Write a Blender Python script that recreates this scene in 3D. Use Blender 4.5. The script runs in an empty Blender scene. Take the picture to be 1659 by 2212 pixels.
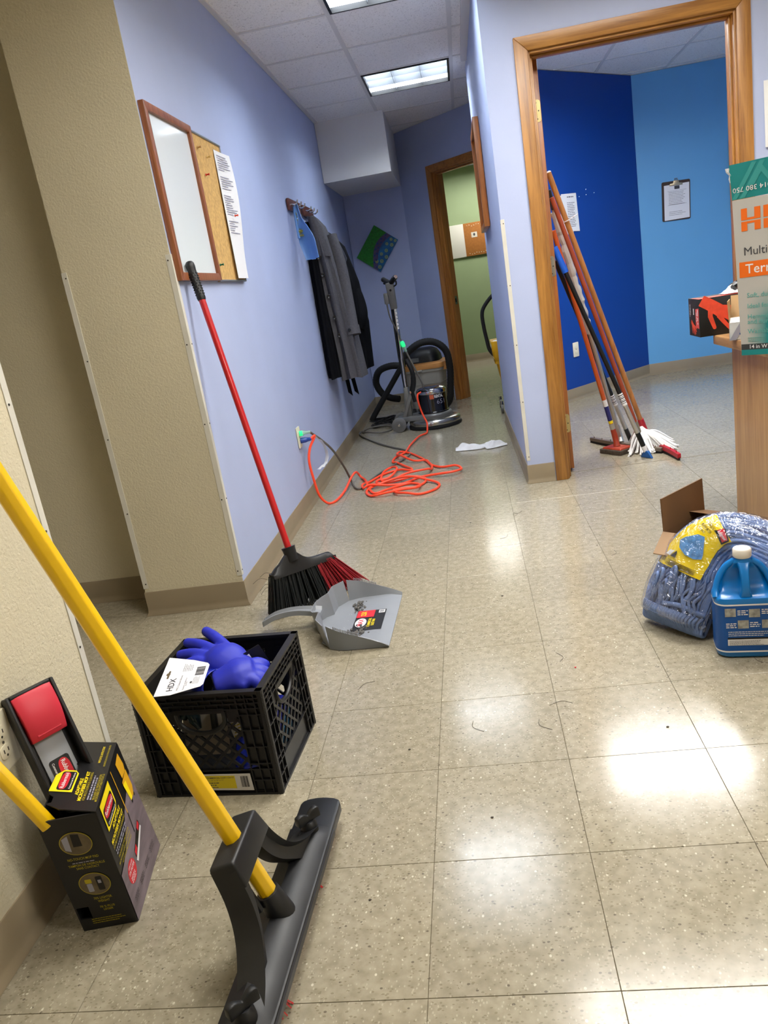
import bpy, bmesh, math, random
from mathutils import Vector, Matrix, Euler
random.seed(7)
PI = math.pi
scene = bpy.context.scene
COL = scene.collection

# ------------------------------------------------------------------ camera, world, exposure
CAM_POS = Vector((0.196, -1.269, 1.095))
CAM_R = ((0.9829683, 0.0949821, -0.1573266), (-0.1241155, -0.2882351, -0.9494819), (-0.1355309, 0.9528373, -0.2715372))
cam_data = bpy.data.cameras.new('camera')
cam_data.sensor_fit = 'HORIZONTAL'; cam_data.sensor_width = 36.0
cam_data.lens = 36.0 * 1661.0 / 1659.0
cam_data.clip_start = 0.02; cam_data.clip_end = 60
cam = bpy.data.objects.new('camera', cam_data); COL.objects.link(cam)
m = Matrix.Identity(4)
for i in range(3):
    m[i][0] = CAM_R[0][i]; m[i][1] = -CAM_R[1][i]; m[i][2] = -CAM_R[2][i]; m[i][3] = CAM_POS[i]
cam.matrix_world = m
scene.camera = cam
vs = scene.view_settings
vs.view_transform = 'Standard'; vs.look = 'None'; vs.gamma = 1.0; vs.use_curve_mapping = False
vs.exposure = 0.26
world = bpy.data.worlds.new('world'); scene.world = world
world.use_nodes = True
world.node_tree.nodes['Background'].inputs[0].default_value = (0.8, 0.85, 1.0, 1)
world.node_tree.nodes['Background'].inputs[1].default_value = 0.12

CEIL = 2.46
LAMP = 26.0      # radiance of the fluorescent lenses

# ------------------------------------------------------------------ helpers
def lin1(c):
    c /= 255.0
    return c / 12.92 if c <= 0.04045 else ((c + 0.055) / 1.055) ** 2.4
def rgb(r, g, b):
    return (lin1(r), lin1(g), lin1(b), 1.0)
def sc(c, k):
    return (min(1, c[0] * k), min(1, c[1] * k), min(1, c[2] * k), 1.0)

def new_mat(name):
    mt = bpy.data.materials.new(name); mt.use_nodes = True
    nt = mt.node_tree
    return mt, nt, nt.nodes['Principled BSDF']
def N(nt, t, **kw):
    n = nt.nodes.new(t)
    for k, v in kw.items(): setattr(n, k, v)
    return n

def mk(name, col, rough=0.5, metal=0.0, var=0.0, vscale=6.0, bump=0.0, bscale=60.0, spec=0.5, coat=0.0, sheen=0.0,
       trans=0.0, ior=1.45, alpha=1.0, stretch=None, rvar=0.0, emit=0.0, detail=3.0, bdist=0.01):
    mt, nt, p = new_mat(name)
    p.inputs['Base Color'].default_value = col
    p.inputs['Roughness'].default_value = rough
    p.inputs['Metallic'].default_value = metal
    p.inputs['Specular IOR Level'].default_value = spec
    p.inputs['Coat Weight'].default_value = coat
    p.inputs['Coat Roughness'].default_value = 0.08
    p.inputs['Sheen Weight'].default_value = sheen
    p.inputs['Transmission Weight'].default_value = trans
    p.inputs['IOR'].default_value = ior
    p.inputs['Alpha'].default_value = alpha
    if emit:
        p.inputs['Emission Color'].default_value = col
        p.inputs['Emission Strength'].default_value = emit
    if var or bump or rvar:
        tc = N(nt, 'ShaderNodeTexCoord'); mp = N(nt, 'ShaderNodeMapping')
        nt.links.new(tc.outputs['Object'], mp.inputs[0])
        if stretch: mp.inputs['Scale'].default_value = stretch
    if var:
        no = N(nt, 'ShaderNodeTexNoise'); no.inputs['Scale'].default_value = vscale; no.inputs['Detail'].default_value = detail
        nt.links.new(mp.outputs[0], no.inputs['Vector'])
        rp = N(nt, 'ShaderNodeValToRGB')
        rp.color_ramp.elements[0].position = 0.3; rp.color_ramp.elements[0].color = sc(col, 1 - var)
        rp.color_ramp.elements[1].position = 0.7; rp.color_ramp.elements[1].color = sc(col, 1 + var)
        nt.links.new(no.outputs['Fac'], rp.inputs[0]); nt.links.new(rp.outputs[0], p.inputs['Base Color'])
    if rvar:
        nr = N(nt, 'ShaderNodeTexNoise'); nr.inputs['Scale'].default_value = vscale * 0.7
        nt.links.new(mp.outputs[0], nr.inputs['Vector'])
        mr = N(nt, 'ShaderNodeMapRange'); mr.inputs[3].default_value = max(0, rough - rvar); mr.inputs[4].default_value = rough + rvar
        nt.links.new(nr.outputs['Fac'], mr.inputs[0]); nt.links.new(mr.outputs[0], p.inputs['Roughness'])
    if bump:
        nb = N(nt, 'ShaderNodeTexNoise'); nb.inputs['Scale'].default_value = bscale; nb.inputs['Detail'].default_value = 2.0
        nt.links.new(mp.outputs[0], nb.inputs['Vector'])
        bp = N(nt, 'ShaderNodeBump'); bp.inputs['Strength'].default_value = bump; bp.inputs['Distance'].default_value = bdist
        nt.links.new(nb.outputs['Fac'], bp.inputs['Height']); nt.links.new(bp.outputs[0], p.inputs['Normal'])
    return mt

def wood(name, dark, light, axis='z', rough=0.38, scale=1.0, coat=0.2):
    mt, nt, p = new_mat(name)
    tc = N(nt, 'ShaderNodeTexCoord'); mp = N(nt, 'ShaderNodeMapping')
    s = {'x': (1.2, 22, 22), 'y': (22, 1.2, 22), 'z': (22, 22, 1.2)}[axis]
    mp.inputs['Scale'].default_value = tuple(k * scale for k in s)
    nt.links.new(tc.outputs['Object'], mp.inputs[0])
    n1 = N(nt, 'ShaderNodeTexNoise'); n1.inputs['Scale'].default_value = 2.0; n1.inputs['Detail'].default_value = 6; n1.inputs['Distortion'].default_value = 0.6
    n2 = N(nt, 'ShaderNodeTexNoise'); n2.inputs['Scale'].default_value = 11.0; n2.inputs['Detail'].default_value = 4
    nt.links.new(mp.outputs[0], n1.inputs['Vector']); nt.links.new(mp.outputs[0], n2.inputs['Vector'])
    mx = N(nt, 'ShaderNodeMath', operation='MULTIPLY_ADD'); mx.inputs[1].default_value = 0.35
    nt.links.new(n2.outputs['Fac'], mx.inputs[0]); nt.links.new(n1.outputs['Fac'], mx.inputs[2])
    rp = N(nt, 'ShaderNodeValToRGB')
    rp.color_ramp.elements[0].position = 0.42; rp.color_ramp.elements[0].color = dark
    rp.color_ramp.elements[1].position = 0.82; rp.color_ramp.elements[1].color = light
    nt.links.new(mx.outputs[0], rp.inputs[0]); nt.links.new(rp.outputs[0], p.inputs['Base Color'])
    p.inputs['Roughness'].default_value = rough; p.inputs['Coat Weight'].default_value = coat; p.inputs['Coat Roughness'].default_value = 0.25
    bp = N(nt, 'ShaderNodeBump'); bp.inputs['Strength'].default_value = 0.15; bp.inputs['Distance'].default_value = 0.002
    nt.links.new(mx.outputs[0], bp.inputs['Height']); nt.links.new(bp.outputs[0], p.inputs['Normal'])
    return mt

ROOT = {}
def prop(o, label=None, cat=None, group=None, kind=None):
    if label: o['label'] = label
    if cat: o['category'] = cat
    if group: o['group'] = group
    if kind: o['kind'] = kind
    return o
def thing(name, label=None, cat=None, loc=(0, 0, 0), rot=(0, 0, 0), group=None, kind=None):
    o = bpy.data.objects.new(name, None); COL.objects.link(o)
    o.empty_display_size = 0.05
    o.location = loc; o.rotation_euler = rot
    ROOT[o.name] = Matrix.Translation(Vector(loc)) @ Euler(rot).to_matrix().to_4x4()
    return prop(o, label, cat, group, kind)
def root_matrix(o):
    while o.parent: o = o.parent
    return ROOT.get(o.name, Matrix.Identity(4))

def frame(origin, x, y):
    """4x4 matrix with the given origin, x axis and approximate y axis."""
    X = Vector(x).normalized(); Z = X.cross(Vector(y)).normalized(); Y = Z.cross(X)
    mm = Matrix.Identity(4)
    for i in range(3):
        mm[i][0] = X[i]; mm[i][1] = Y[i]; mm[i][2] = Z[i]; mm[i][3] = origin[i]
    return mm

class MB:
    def __init__(s): s.v = []; s.f = []; s.M = None
    def add(s, vs, fs, mat=None):
        b = len(s.v)
        mm = mat if mat is not None else s.M
        s.v += [tuple(mm @ Vector(p)) if mm is not None else tuple(p) for p in vs]
        s.f += [tuple(b + i for i in f) for f in fs]
        return s
    def box(s, c, d, rot=None, mat=None):
        x, y, z = d[0] / 2, d[1] / 2, d[2] / 2
        vs = [Vector((sx * x, sy * y, sz * z)) for sz in (-1, 1) for sy in (-1, 1) for sx in (-1, 1)]
        if rot is not None:
            R3 = Euler(rot).to_matrix(); vs = [R3 @ q for q in vs]
        vs = [q + Vector(c) for q in vs]
        return s.add(vs, [(0, 2, 3, 1), (4, 5, 7, 6), (0, 1, 5, 4), (2, 6, 7, 3), (0, 4, 6, 2), (1, 3, 7, 5)], mat)
    def bx(s, x0, x1, y0, y1, z0, z1, mat=None):
        return s.box(((x0 + x1) / 2, (y0 + y1) / 2, (z0 + z1) / 2), (abs(x1 - x0), abs(y1 - y0), abs(z1 - z0)), mat=mat)
    def hexa(s, lo, hi, mat=None):
        """lo, hi: n-gons with matching vertices (bottom ring, top ring)."""
        n = len(lo)
        fs = [tuple(reversed(range(n))), tuple(range(n, 2 * n))] + [(i, (i + 1) % n, n + (i + 1) % n, n + i) for i in range(n)]
        return s.add(list(lo) + list(hi), fs, mat)
    def prism(s, outline, z0, z1, mat=None):
        return s.hexa([(x, y, z0) for x, y in outline], [(x, y, z1) for x, y in outline], mat)
    def plate(s, outline, z=0.0, mat=None):
        return s.add([(x, y, z) for x, y in outline], [tuple(range(len(outline)))], mat)
    def rings(s, rings, cap=True, closed=False, mat=None):
        n = len(rings[0]); vs = [p for r in rings for p in r]; fs = []
        k = len(rings)
        for a in range(k if closed else k - 1):
            b = (a + 1) % k
            for i in range(n):
                j = (i + 1) % n
                fs.append((a * n + i, a * n + j, b * n + j, b * n + i))
        if cap and not closed:
            fs.append(tuple(reversed(range(n)))); fs.append(tuple((k - 1) * n + i for i in range(n)))
        return s.add(vs, fs, mat)
    def tube(s, pts, r, n=8, cap=True, closed=False, sx=1.0, up=None, mat=None, phase=0.0):
        P = [Vector(p) for p in pts]; k = len(P)
        rr = r if isinstance(r, (list, tuple)) else [r] * k
        T = []
        for i in range(k):
            a = P[(i - 1) % k] if (closed or i) else P[0]; b = P[(i + 1) % k] if (closed or i < k - 1) else P[-1]
            d = b - a
            T.append(d.normalized() if d.length > 1e-9 else Vector((0, 0, 1)))
        u = Vector(up) if up is not None else (Vector((0, 0, 1)) if abs(T[0].z) < 0.9 else Vector((1, 0, 0)))
        u = (u - T[0] * u.dot(T[0])).normalized()
        rs = []
        for i in range(k):
            u = (u - T[i] * u.dot(T[i]))
            u = u.normalized() if u.length > 1e-6 else T[i].orthogonal().normalized()
            w = T[i].cross(u)
            rs.append([P[i] + u * (math.sin(phase + 2 * PI * j / n) * rr[i]) + w * (math.cos(phase + 2 * PI * j / n) * rr[i] * sx) for j in range(n)])
        return s.rings(rs, cap, closed, mat)
    def lathe(s, prof, n=24, mat=None, c=(0, 0, 0), cap=True):
        rs = [[(c[0] + r * math.cos(2 * PI * j / n), c[1] + r * math.sin(2 * PI * j / n), c[2] + z) for j in range(n)] for r, z in prof]
        return s.rings(rs, cap, False, mat)
    def cyl(s, a, b, r, n=16, mat=None, r2=None):
        return s.tube([a, b], [r, r if r2 is None else r2], n, mat=mat)
    def sheet(s, G, th=0.002, mat=None):
        """thick sheet from a grid of points G[i][j]"""
        nu, nv = len(G), len(G[0])
        G = [[Vector(p) for p in row] for row in G]
        top, bot = [], []
        for i in range(nu):
            for j in range(nv):
                a = G[min(i + 1, nu - 1)][j] - G[max(i - 1, 0)][j]; b = G[i][min(j + 1, nv - 1)] - G[i][max(j - 1, 0)]
                nn = a.cross(b); nn = nn.normalized() if nn.length > 1e-12 else Vector((0, 0, 1))
                top.append(G[i][j] + nn * th / 2); bot.append(G[i][j] - nn * th / 2)
        k = nu * nv; fs = []
        for i in range(nu - 1):
            for j in range(nv - 1):
                a, b, c, d = i * nv + j, (i + 1) * nv + j, (i + 1) * nv + j + 1, i * nv + j + 1
                fs.append((a, b, c, d)); fs.append((k + d, k + c, k + b, k + a))
        def side(l):
            for a, b in zip(l, l[1:]): fs.append((a, k + a, k + b, b))
        side([j for j in range(nv)]); side([(nu - 1) * nv + j for j in reversed(range(nv))])
        side([i * nv for i in reversed(range(nu))]); side([i * nv + nv - 1 for i in range(nu)])
        return s.add(top + bot, fs, mat)
    def ball(s, c, r, n=12, m=8, mat=None, sq=(1, 1, 1)):
        rs = []
        for i in range(1, m):
            a = PI * i / m
            rs.append([(c[0] + sq[0] * r * math.sin(a) * math.cos(2 * PI * j / n), c[1] + sq[1] * r * math.sin(a) * math.sin(2 * PI * j / n), c[2] - sq[2] * r * math.cos(a)) for j in range(n)])
        return s.rings(rs, True, False, mat)
    def mesh(s, name, bevel=0.0, seg=2, smooth=40, weld=False, subd=0):
        bm = bmesh.new()
        vs = [bm.verts.new(p) for p in s.v]
        for f in s.f:
            try: bm.faces.new([vs[i] for i in f])
            except ValueError: pass
        if weld: bmesh.ops.remove_doubles(bm, verts=bm.verts, dist=1e-5)
        bmesh.ops.recalc_face_normals(bm, faces=bm.faces)
        if bevel:
            es = [e for e in bm.edges if len(e.link_faces) == 2 and e.calc_face_angle(0) > math.radians(25)]
            bmesh.ops.bevel(bm, geom=es, offset=bevel, segments=seg, affect='EDGES', profile=0.5, clamp_overlap=True)
        if subd:
            for _ in range(subd):
                bmesh.ops.subdivide_edges(bm, edges=bm.edges, cuts=1, use_grid_fill=True, smooth=1.0)
        me = bpy.data.meshes.new(name); bm.to_mesh(me); bm.free()
        if smooth:
            me.shade_smooth(); me.set_sharp_from_angle(angle=math.radians(smooth))
        return me
    def build(s, name, mat, parent=None, bevel=0.0, seg=2, smooth=40, weld=False, world=False, kind=None, label=None, subd=0):
        if world and parent is not None:
            inv = root_matrix(parent).inverted()
            s.v = [tuple(inv @ Vector(p)) for p in s.v]
        me = s.mesh(name, bevel, seg, smooth, weld, subd)
        return link(name, me, mat, parent, kind, label)

def link(name, me, mat, parent=None, kind=None, label=None):
    o = bpy.data.objects.new(name, me); COL.objects.link(o)
    if mat is not None and not me.materials:
        for q in (mat if isinstance(mat, (list, tuple)) else [mat]): me.materials.append(q)
    if parent is not None: o.parent = parent
    return prop(o, label=label, kind=kind)

def bez(ctrl, n=12):
    """Catmull-Rom through control points."""
    P = [Vector(p) for p in ctrl]; out = []
    for i in range(len(P) - 1):
        a = P[i - 1] if i else P[0] * 2 - P[1]; b = P[i]; c = P[i + 1]; d = P[i + 2] if i + 2 < len(P) else P[-1] * 2 - P[-2]
        for k in range(n):
            t = k / n
            out.append(0.5 * ((2 * b) + (c - a) * t + (2 * a - 5 * b + 4 * c - d) * t * t + (3 * b - a - 3 * c + d) * t ** 3))
    out.append(P[-1]); return out

def rrect(w, h, r, n=5, cx=0.0, cy=0.0):
    pts = []
    for sx, sy, a0 in ((1, 1, 0), (-1, 1, PI / 2), (-1, -1, PI), (1, -1, 1.5 * PI)):
        for k in range(n + 1):
            a = a0 + PI / 2 * k / n
            pts.append((cx + sx * (w / 2 - r) + r * math.cos(a), cy + sy * (h / 2 - r) + r * math.sin(a)))
    return pts
def ell(rx, ry, n=28, cx=0.0, cy=0.0):
    return [(cx + rx * math.cos(2 * PI * k / n), cy + ry * math.sin(2 * PI * k / n)) for k in range(n)]

def text_geo(txt, size, bold=0.0, align='LEFT', shear=0.0, spacing=1.0, res=2, lines=1.0):
    cu = bpy.data.curves.new('t', 'FONT'); cu.body = txt; cu.size = size; cu.align_x = align; cu.align_y = 'CENTER'
    cu.offset = bold * size; cu.shear = shear; cu.space_character = spacing; cu.resolution_u = res; cu.space_line = lines
    ob = bpy.data.objects.new('t', cu); COL.objects.link(ob)
    dg = bpy.context.evaluated_depsgraph_get(); dg.update()
    me = bpy.data.meshes.new_from_object(ob.evaluated_get(dg))
    vs = [tuple(v.co) for v in me.vertices]; fs = [tuple(p.vertices) for p in me.polygons]
    bpy.data.objects.remove(ob); bpy.data.curves.remove(cu); bpy.data.meshes.remove(me)
    return vs, fs
def put_text(mb, txt, size, mat, bold=0.0, align='LEFT', shear=0.0, width=None, spacing=1.0, lines=1.0):
    vs, fs = text_geo(txt, size, bold, align, shear, spacing, 2, lines)
    if width and vs:
        w = max(v[0] for v in vs) - min(v[0] for v in vs)
        k = width / w; vs = [(v[0] * k, v[1], v[2]) for v in vs]
    mb.add(vs, fs, mat)
def at2(M4, x, y, z=0.0, ang=0.0):
    return M4 @ Matrix.Translation((x, y, z)) @ Matrix.Rotation(ang, 4, 'Z')
def greek(mb, M4, x, y, w, lines, pitch, h, seed=1, z=0.0, jitter=0.25):
    """small print too fine to read: rows of short word bars"""
    rnd = random.Random(seed)
    for i in range(lines):
        cx = x; end = x + w * (1 - jitter * rnd.random())
        while cx < end:
            ww = min(h * rnd.uniform(1.2, 4.5), end - cx)
            if ww > h * 0.5:
                mb.add([(cx, y - i * pitch, z), (cx + ww, y - i * pitch, z), (cx + ww, y - i * pitch + h, z), (cx, y - i * pitch + h, z)], [(0, 1, 2, 3)], M4)
            cx += ww + h * 0.7
def barcode(mb, M4, x, y, w, h, seed=3, z=0.0, n=22):
    rnd = random.Random(seed); cx = x
    while cx < x + w:
        b = w / n * rnd.choice((0.5, 0.5, 1.0, 1.5)); 
        if cx + b > x + w: break
        mb.add([(cx, y, z), (cx + b, y, z), (cx + b, y + h, z), (cx, y + h, z)], [(0, 1, 2, 3)], M4)
        cx += b + w / n * rnd.choice((0.5, 0.5, 1.0))

# ------------------------------------------------------------------ materials of the setting
def floor_material():
    mt, nt, p = new_mat('vinyl_tile')
    tc = N(nt, 'ShaderNodeTexCoord'); oi = N(nt, 'ShaderNodeObjectInfo'); ge = N(nt, 'ShaderNodeNewGeometry')
    pos = ge.outputs['Position']
    base = N(nt, 'ShaderNodeTexNoise'); base.inputs['Scale'].default_value = 45; base.inputs['Detail'].default_value = 5
    nt.links.new(pos, base.inputs['Vector'])
    rp = N(nt, 'ShaderNodeValToRGB')
    rp.color_ramp.elements[0].position = 0.3; rp.color_ramp.elements[0].color = rgb(134, 126, 107)
    rp.color_ramp.elements[1].position = 0.7; rp.color_ramp.elements[1].color = rgb(155, 147, 128)
    nt.links.new(base.outputs['Fac'], rp.inputs[0])
    col = rp.outputs[0]
    def flecks(scale, lo, color, amount, stretch):
        mp = N(nt, 'ShaderNodeMapping'); mp.inputs['Scale'].default_value = stretch
        mp.inputs['Rotation'].default_value = (0, 0, 0.5)
        nt.links.new(pos, mp.inputs[0])
        vo = N(nt, 'ShaderNodeTexVoronoi'); vo.inputs['Scale'].default_value = scale
        nt.links.new(mp.outputs[0], vo.inputs['Vector'])
        sx = N(nt, 'ShaderNodeSeparateColor'); nt.links.new(vo.outputs['Color'], sx.inputs[0])
        gt = N(nt, 'ShaderNodeMath', operation='GREATER_THAN'); gt.inputs[1].default_value = lo
        nt.links.new(sx.outputs[0], gt.inputs[0])
        ds = N(nt, 'ShaderNodeMath', operation='LESS_THAN'); ds.inputs[1].default_value = 0.42
        nt.links.new(vo.outputs['Distance'], ds.inputs[0])
        mu = N(nt, 'ShaderNodeMath', operation='MULTIPLY'); nt.links.new(gt.outputs[0], mu.inputs[0]); nt.links.new(ds.outputs[0], mu.inputs[1])
        mm = N(nt, 'ShaderNodeMath', operation='MULTIPLY'); mm.inputs[1].default_value = amount; nt.links.new(mu.outputs[0], mm.inputs[0])
        return mm.outputs[0], color
    for args in ((150, 0.80, rgb(114, 104, 84), 0.6, (1, 1.6, 1)), (170, 0.84, rgb(174, 166, 146), 0.6, (1.5, 1, 1)),
                 (150, 0.978, rgb(84, 77, 66), 0.75, (1, 1.3, 1)), (150, 0.988, rgb(198, 190, 170), 0.8, (1.2, 1, 1))):
        fac, color = flecks(*args)
        mx = N(nt, 'ShaderNodeMix', data_type='RGBA')
        nt.links.new(fac, mx.inputs[0]); nt.links.new(col, mx.inputs[6]); mx.inputs[7].default_value = color
        col = mx.outputs[2]
    # each tile a touch different
    hv = N(nt, 'ShaderNodeHueSaturation')
    mr = N(nt, 'ShaderNodeMapRange'); mr.inputs[3].default_value = 0.95; mr.inputs[4].default_value = 1.05
    nt.links.new(oi.outputs['Random'], mr.inputs[0]); nt.links.new(mr.outputs[0], hv.inputs['Value'])
    nt.links.new(col, hv.inputs['Color'])
    nt.links.new(hv.outputs[0], p.inputs['Base Color'])
    wr = N(nt, 'ShaderNodeTexNoise'); wr.inputs['Scale'].default_value = 7; wr.inputs['Detail'].default_value = 4
    nt.links.new(pos, wr.inputs['Vector'])
    m2 = N(nt, 'ShaderNodeMapRange'); m2.inputs[1].default_value = 0.3; m2.inputs[2].default_value = 0.7; m2.inputs[3].default_value = 0.13; m2.inputs[4].default_value = 0.20
    nt.links.new(wr.outputs['Fac'], m2.inputs[0]); nt.links.new(m2.outputs[0], p.inputs['Roughness'])
    p.inputs['Specular IOR Level'].default_value = 0.46
    wv = N(nt, 'ShaderNodeTexNoise'); wv.inputs['Scale'].default_value = 14; wv.inputs['Detail'].default_value = 3
    nt.links.new(pos, wv.inputs['Vector'])
    bp = N(nt, 'ShaderNodeBump'); bp.inputs['Strength'].default_value = 0.03; bp.inputs['Distance'].default_value = 0.01
    nt.links.new(wv.outputs['Fac'], bp.inputs['Height']); nt.links.new(bp.outputs[0], p.inputs['Normal'])
    return mt

def ceiling_material():
    mt, nt, p = new_mat('acoustic_tile')
    ge = N(nt, 'ShaderNodeNewGeometry')
    vo = N(nt, 'ShaderNodeTexNoise'); vo.inputs['Scale'].default_value = 110; vo.inputs['Detail'].default_value = 3; vo.inputs['Distortion'].default_value = 1.5
    nt.links.new(ge.outputs['Position'], vo.inputs['Vector'])
    rp = N(nt, 'ShaderNodeValToRGB')
    rp.color_ramp.elements[0].position = 0.32; rp.color_ramp.elements[0].color = rgb(192, 188, 183)
    rp.color_ramp.elements[1].position = 0.42; rp.color_ramp.elements[1].color = rgb(248, 245, 240)
    nt.links.new(vo.outputs['Fac'], rp.inputs[0]); nt.links.new(rp.outputs[0], p.inputs['Base Color'])
    p.inputs['Roughness'].default_value = 0.95
    bp = N(nt, 'ShaderNodeBump'); bp.inputs['Strength'].default_value = 0.5; bp.inputs['Distance'].default_value = 0.004
    nt.links.new(vo.outputs['Fac'], bp.inputs['Height']); nt.links.new(bp.outputs[0], p.inputs['Normal'])
    return mt

MAT = {}
MAT['tile'] = floor_material()
MAT['grout'] = mk('tile_joint', rgb(96, 86, 66), 0.8)
MAT['ceil'] = ceiling_material()
MAT['grid'] = mk('grid_white', rgb(222, 219, 214), 0.5)
MAT['lav'] = mk('lavender_paint', rgb(172, 183, 216), 0.55, var=0.03, vscale=3, bump=0.12, bscale=160, bdist=0.002)
MAT['beige'] = mk('beige_paint', rgb(203, 194, 168), 0.6, var=0.04, vscale=2.5, bump=0.55, bscale=150, bdist=0.004)
MAT['soffit'] = mk('white_paint', rgb(222, 220, 216), 0.6, bump=0.1, bscale=160, bdist=0.002)
MAT['navy'] = mk('dark_blue_paint', rgb(14, 62, 146), 0.5, var=0.03, vscale=3, bump=0.1, bscale=160, bdist=0.002)
MAT['sky'] = mk('sky_blue_paint', rgb(98, 164, 214), 0.5, var=0.02, vscale=3, bump=0.1, bscale=160, bdist=0.002)
MAT['green'] = mk('sage_paint', rgb(138, 152, 112), 0.6, var=0.02, bump=0.1, bscale=160, bdist=0.002)
MAT['base'] = mk('vinyl_base', rgb(140, 126, 103), 0.42, var=0.06, vscale=5)
MAT['guard'] = mk('guard_plastic', rgb(206, 203, 192), 0.4, var=0.05, vscale=12)
MAT['oak_v'] = wood('oak_vertical', rgb(118, 74, 28), rgb(172, 120, 54), 'z')
MAT['oak_x'] = wood('oak_horizontal', rgb(118, 74, 28), rgb(172, 120, 54), 'x')
MAT['door_v'] = wood('door_wood', rgb(120, 66, 28), rgb(164, 100, 48), 'z')
MAT['brass'] = mk('brass_hinge', rgb(196, 180, 128), 0.35, 0.7)
MAT['steel'] = mk('dull_steel', rgb(150, 145, 135), 0.4, 0.8)
MAT['black'] = mk('black_plastic', rgb(16, 17, 20), 0.45, bump=0.08, bscale=300, bdist=0.001)
MAT['rubber'] = mk('black_rubber', rgb(18, 18, 19), 0.7)
MAT['white'] = mk('white_paper', rgb(226, 226, 228), 0.7)
MAT['ink'] = mk('print_ink', rgb(60, 60, 66), 0.7)
MAT['screw'] = mk('screw_metal', rgb(60, 56, 50), 0.5, 0.5)
MAT['chrome'] = mk('chrome', rgb(200, 200, 200), 0.12, 1.0)
MAT['ivory'] = mk('ivory_plastic', rgb(226, 218, 194), 0.4)

# ------------------------------------------------------------------ the setting
def structure(name, mb, mat, **kw):
    o = mb.build(name, mat, **kw); o['kind'] = 'structure'; return o
def outline_wall(name, pts, mat, z0=0.0, z1=CEIL, **kw):
    b = MB(); b.prism(pts, z0, z1); return structure(name, b, mat, **kw)

# floor: slab + single vinyl tiles
T = 0.3048
floor = structure('floor', MB().bx(-2.7, 3.4, -2.7, 9.6, -0.06, -0.0015), MAT['grout'])
def tile_mesh():
    h = T / 2 - 0.0006; c = 0.0004; b = MB()
    b.rings([[(-h, -h, -0.003), (h, -h, -0.003), (h, h, -0.003), (-h, h, -0.003)], [(-h, -h, -c), (h, -h, -c), (h, h, -c), (-h, h, -c)],
             [(-h + c, -h + c, 0), (h - c, -h + c, 0), (h - c, h - c, 0), (-h + c, h - c, 0)]])
    me = b.mesh('tile', smooth=0); me.materials.append(MAT['tile']); return me
tmesh = tile_mesh()
def inside(x, y):
    if -0.8 < x < 2.6 and -1.9 < y < 2.9: return True
    if -2.5 < x <= -0.8 and 0.2 < y < 1.8: return True
    if -0.9 < x < 1.05 and 2.9 <= y < 6.6: return True
    if 0.5 < x < 2.7 and 2.9 <= y < 6.1: return True
    if -0.2 < x < 1.3 and 6.0 <= y < 9.6: return True
    return False
cells = []
for i in range(-9, 11):
    for j in range(-7, 33):
        x, y = (i + 0.5) * T, (j + 0.5) * T
        if not inside(x, y): continue
        d = Vector((x, y, 0)) - CAM_POS
        q = [sum(CAM_R[r][k] * d[k] for k in range(3)) for r in range(3)]
        seen = q[2] > 0.2 and abs(q[0] / q[2]) < 0.62 and abs(q[1] / q[2]) < 0.78
        cells.append((0 if seen else 1, d.length, i, j))
cells.sort()
rest = MB()
for k, (s_, d_, i, j) in enumerate(cells):
    if k < 296:
        o = link('tile', tmesh, None, floor); o.location = ((i + 0.5) * T, (j + 0.5) * T, 0)
    else:
        h = T / 2 - 0.0006; x, y = (i + 0.5) * T, (j + 0.5) * T
        rest.add([(x - h, y - h, -0.0002), (x + h, y - h, -0.0002), (x + h, y + h, -0.0002), (x - h, y + h, -0.0002)], [(0, 1, 2, 3)])
if rest.v: rest.build('tile_field', MAT['tile'], floor, smooth=0, kind='stuff')
# door threshold strip in the tile
b = MB(); b.bx(0.66, 1.53, 2.893, 2.899, 0.0, 0.0012); structure('trim_1', b, mk('threshold', rgb(128, 120, 104), 0.6))

# ceiling: slab, tee grid, tiles
ceiling = structure('ceiling', MB().bx(-2.7, 3.4, -2.7, 9.6, CEIL + 0.2, CEIL + 0.25), MAT['soffit'])
def clip(poly, conv):
    out = poly
    for k in range(len(conv)):
        a, b_ = conv[k], conv[(k + 1) % len(conv)]
        res = []
        def side(p): return (b_[0] - a[0]) * (p[1] - a[1]) - (b_[1] - a[1]) * (p[0] - a[0])
        for q in range(len(out)):
            p, r = out[q], out[(q + 1) % len(out)]
            sp, sr = side(p), side(r)
            if sp >= -1e-9: res.append(p)
            if (sp > 1e-9 and sr < -1e-9) or (sp < -1e-9 and sr > 1e-9):
                t = sp / (sp - sr); res.append((p[0] + (r[0] - p[0]) * t, p[1] + (r[1] - p[1]) * t))
        out = res
        if len(out) < 3: return []
    return out
def area2(p): return abs(sum(p[i][0] * p[(i + 1) % len(p)][1] - p[(i + 1) % len(p)][0] * p[i][1] for i in range(len(p)))) / 2
G = 0.605
full = None
LIGHT_CELLS = []
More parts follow.
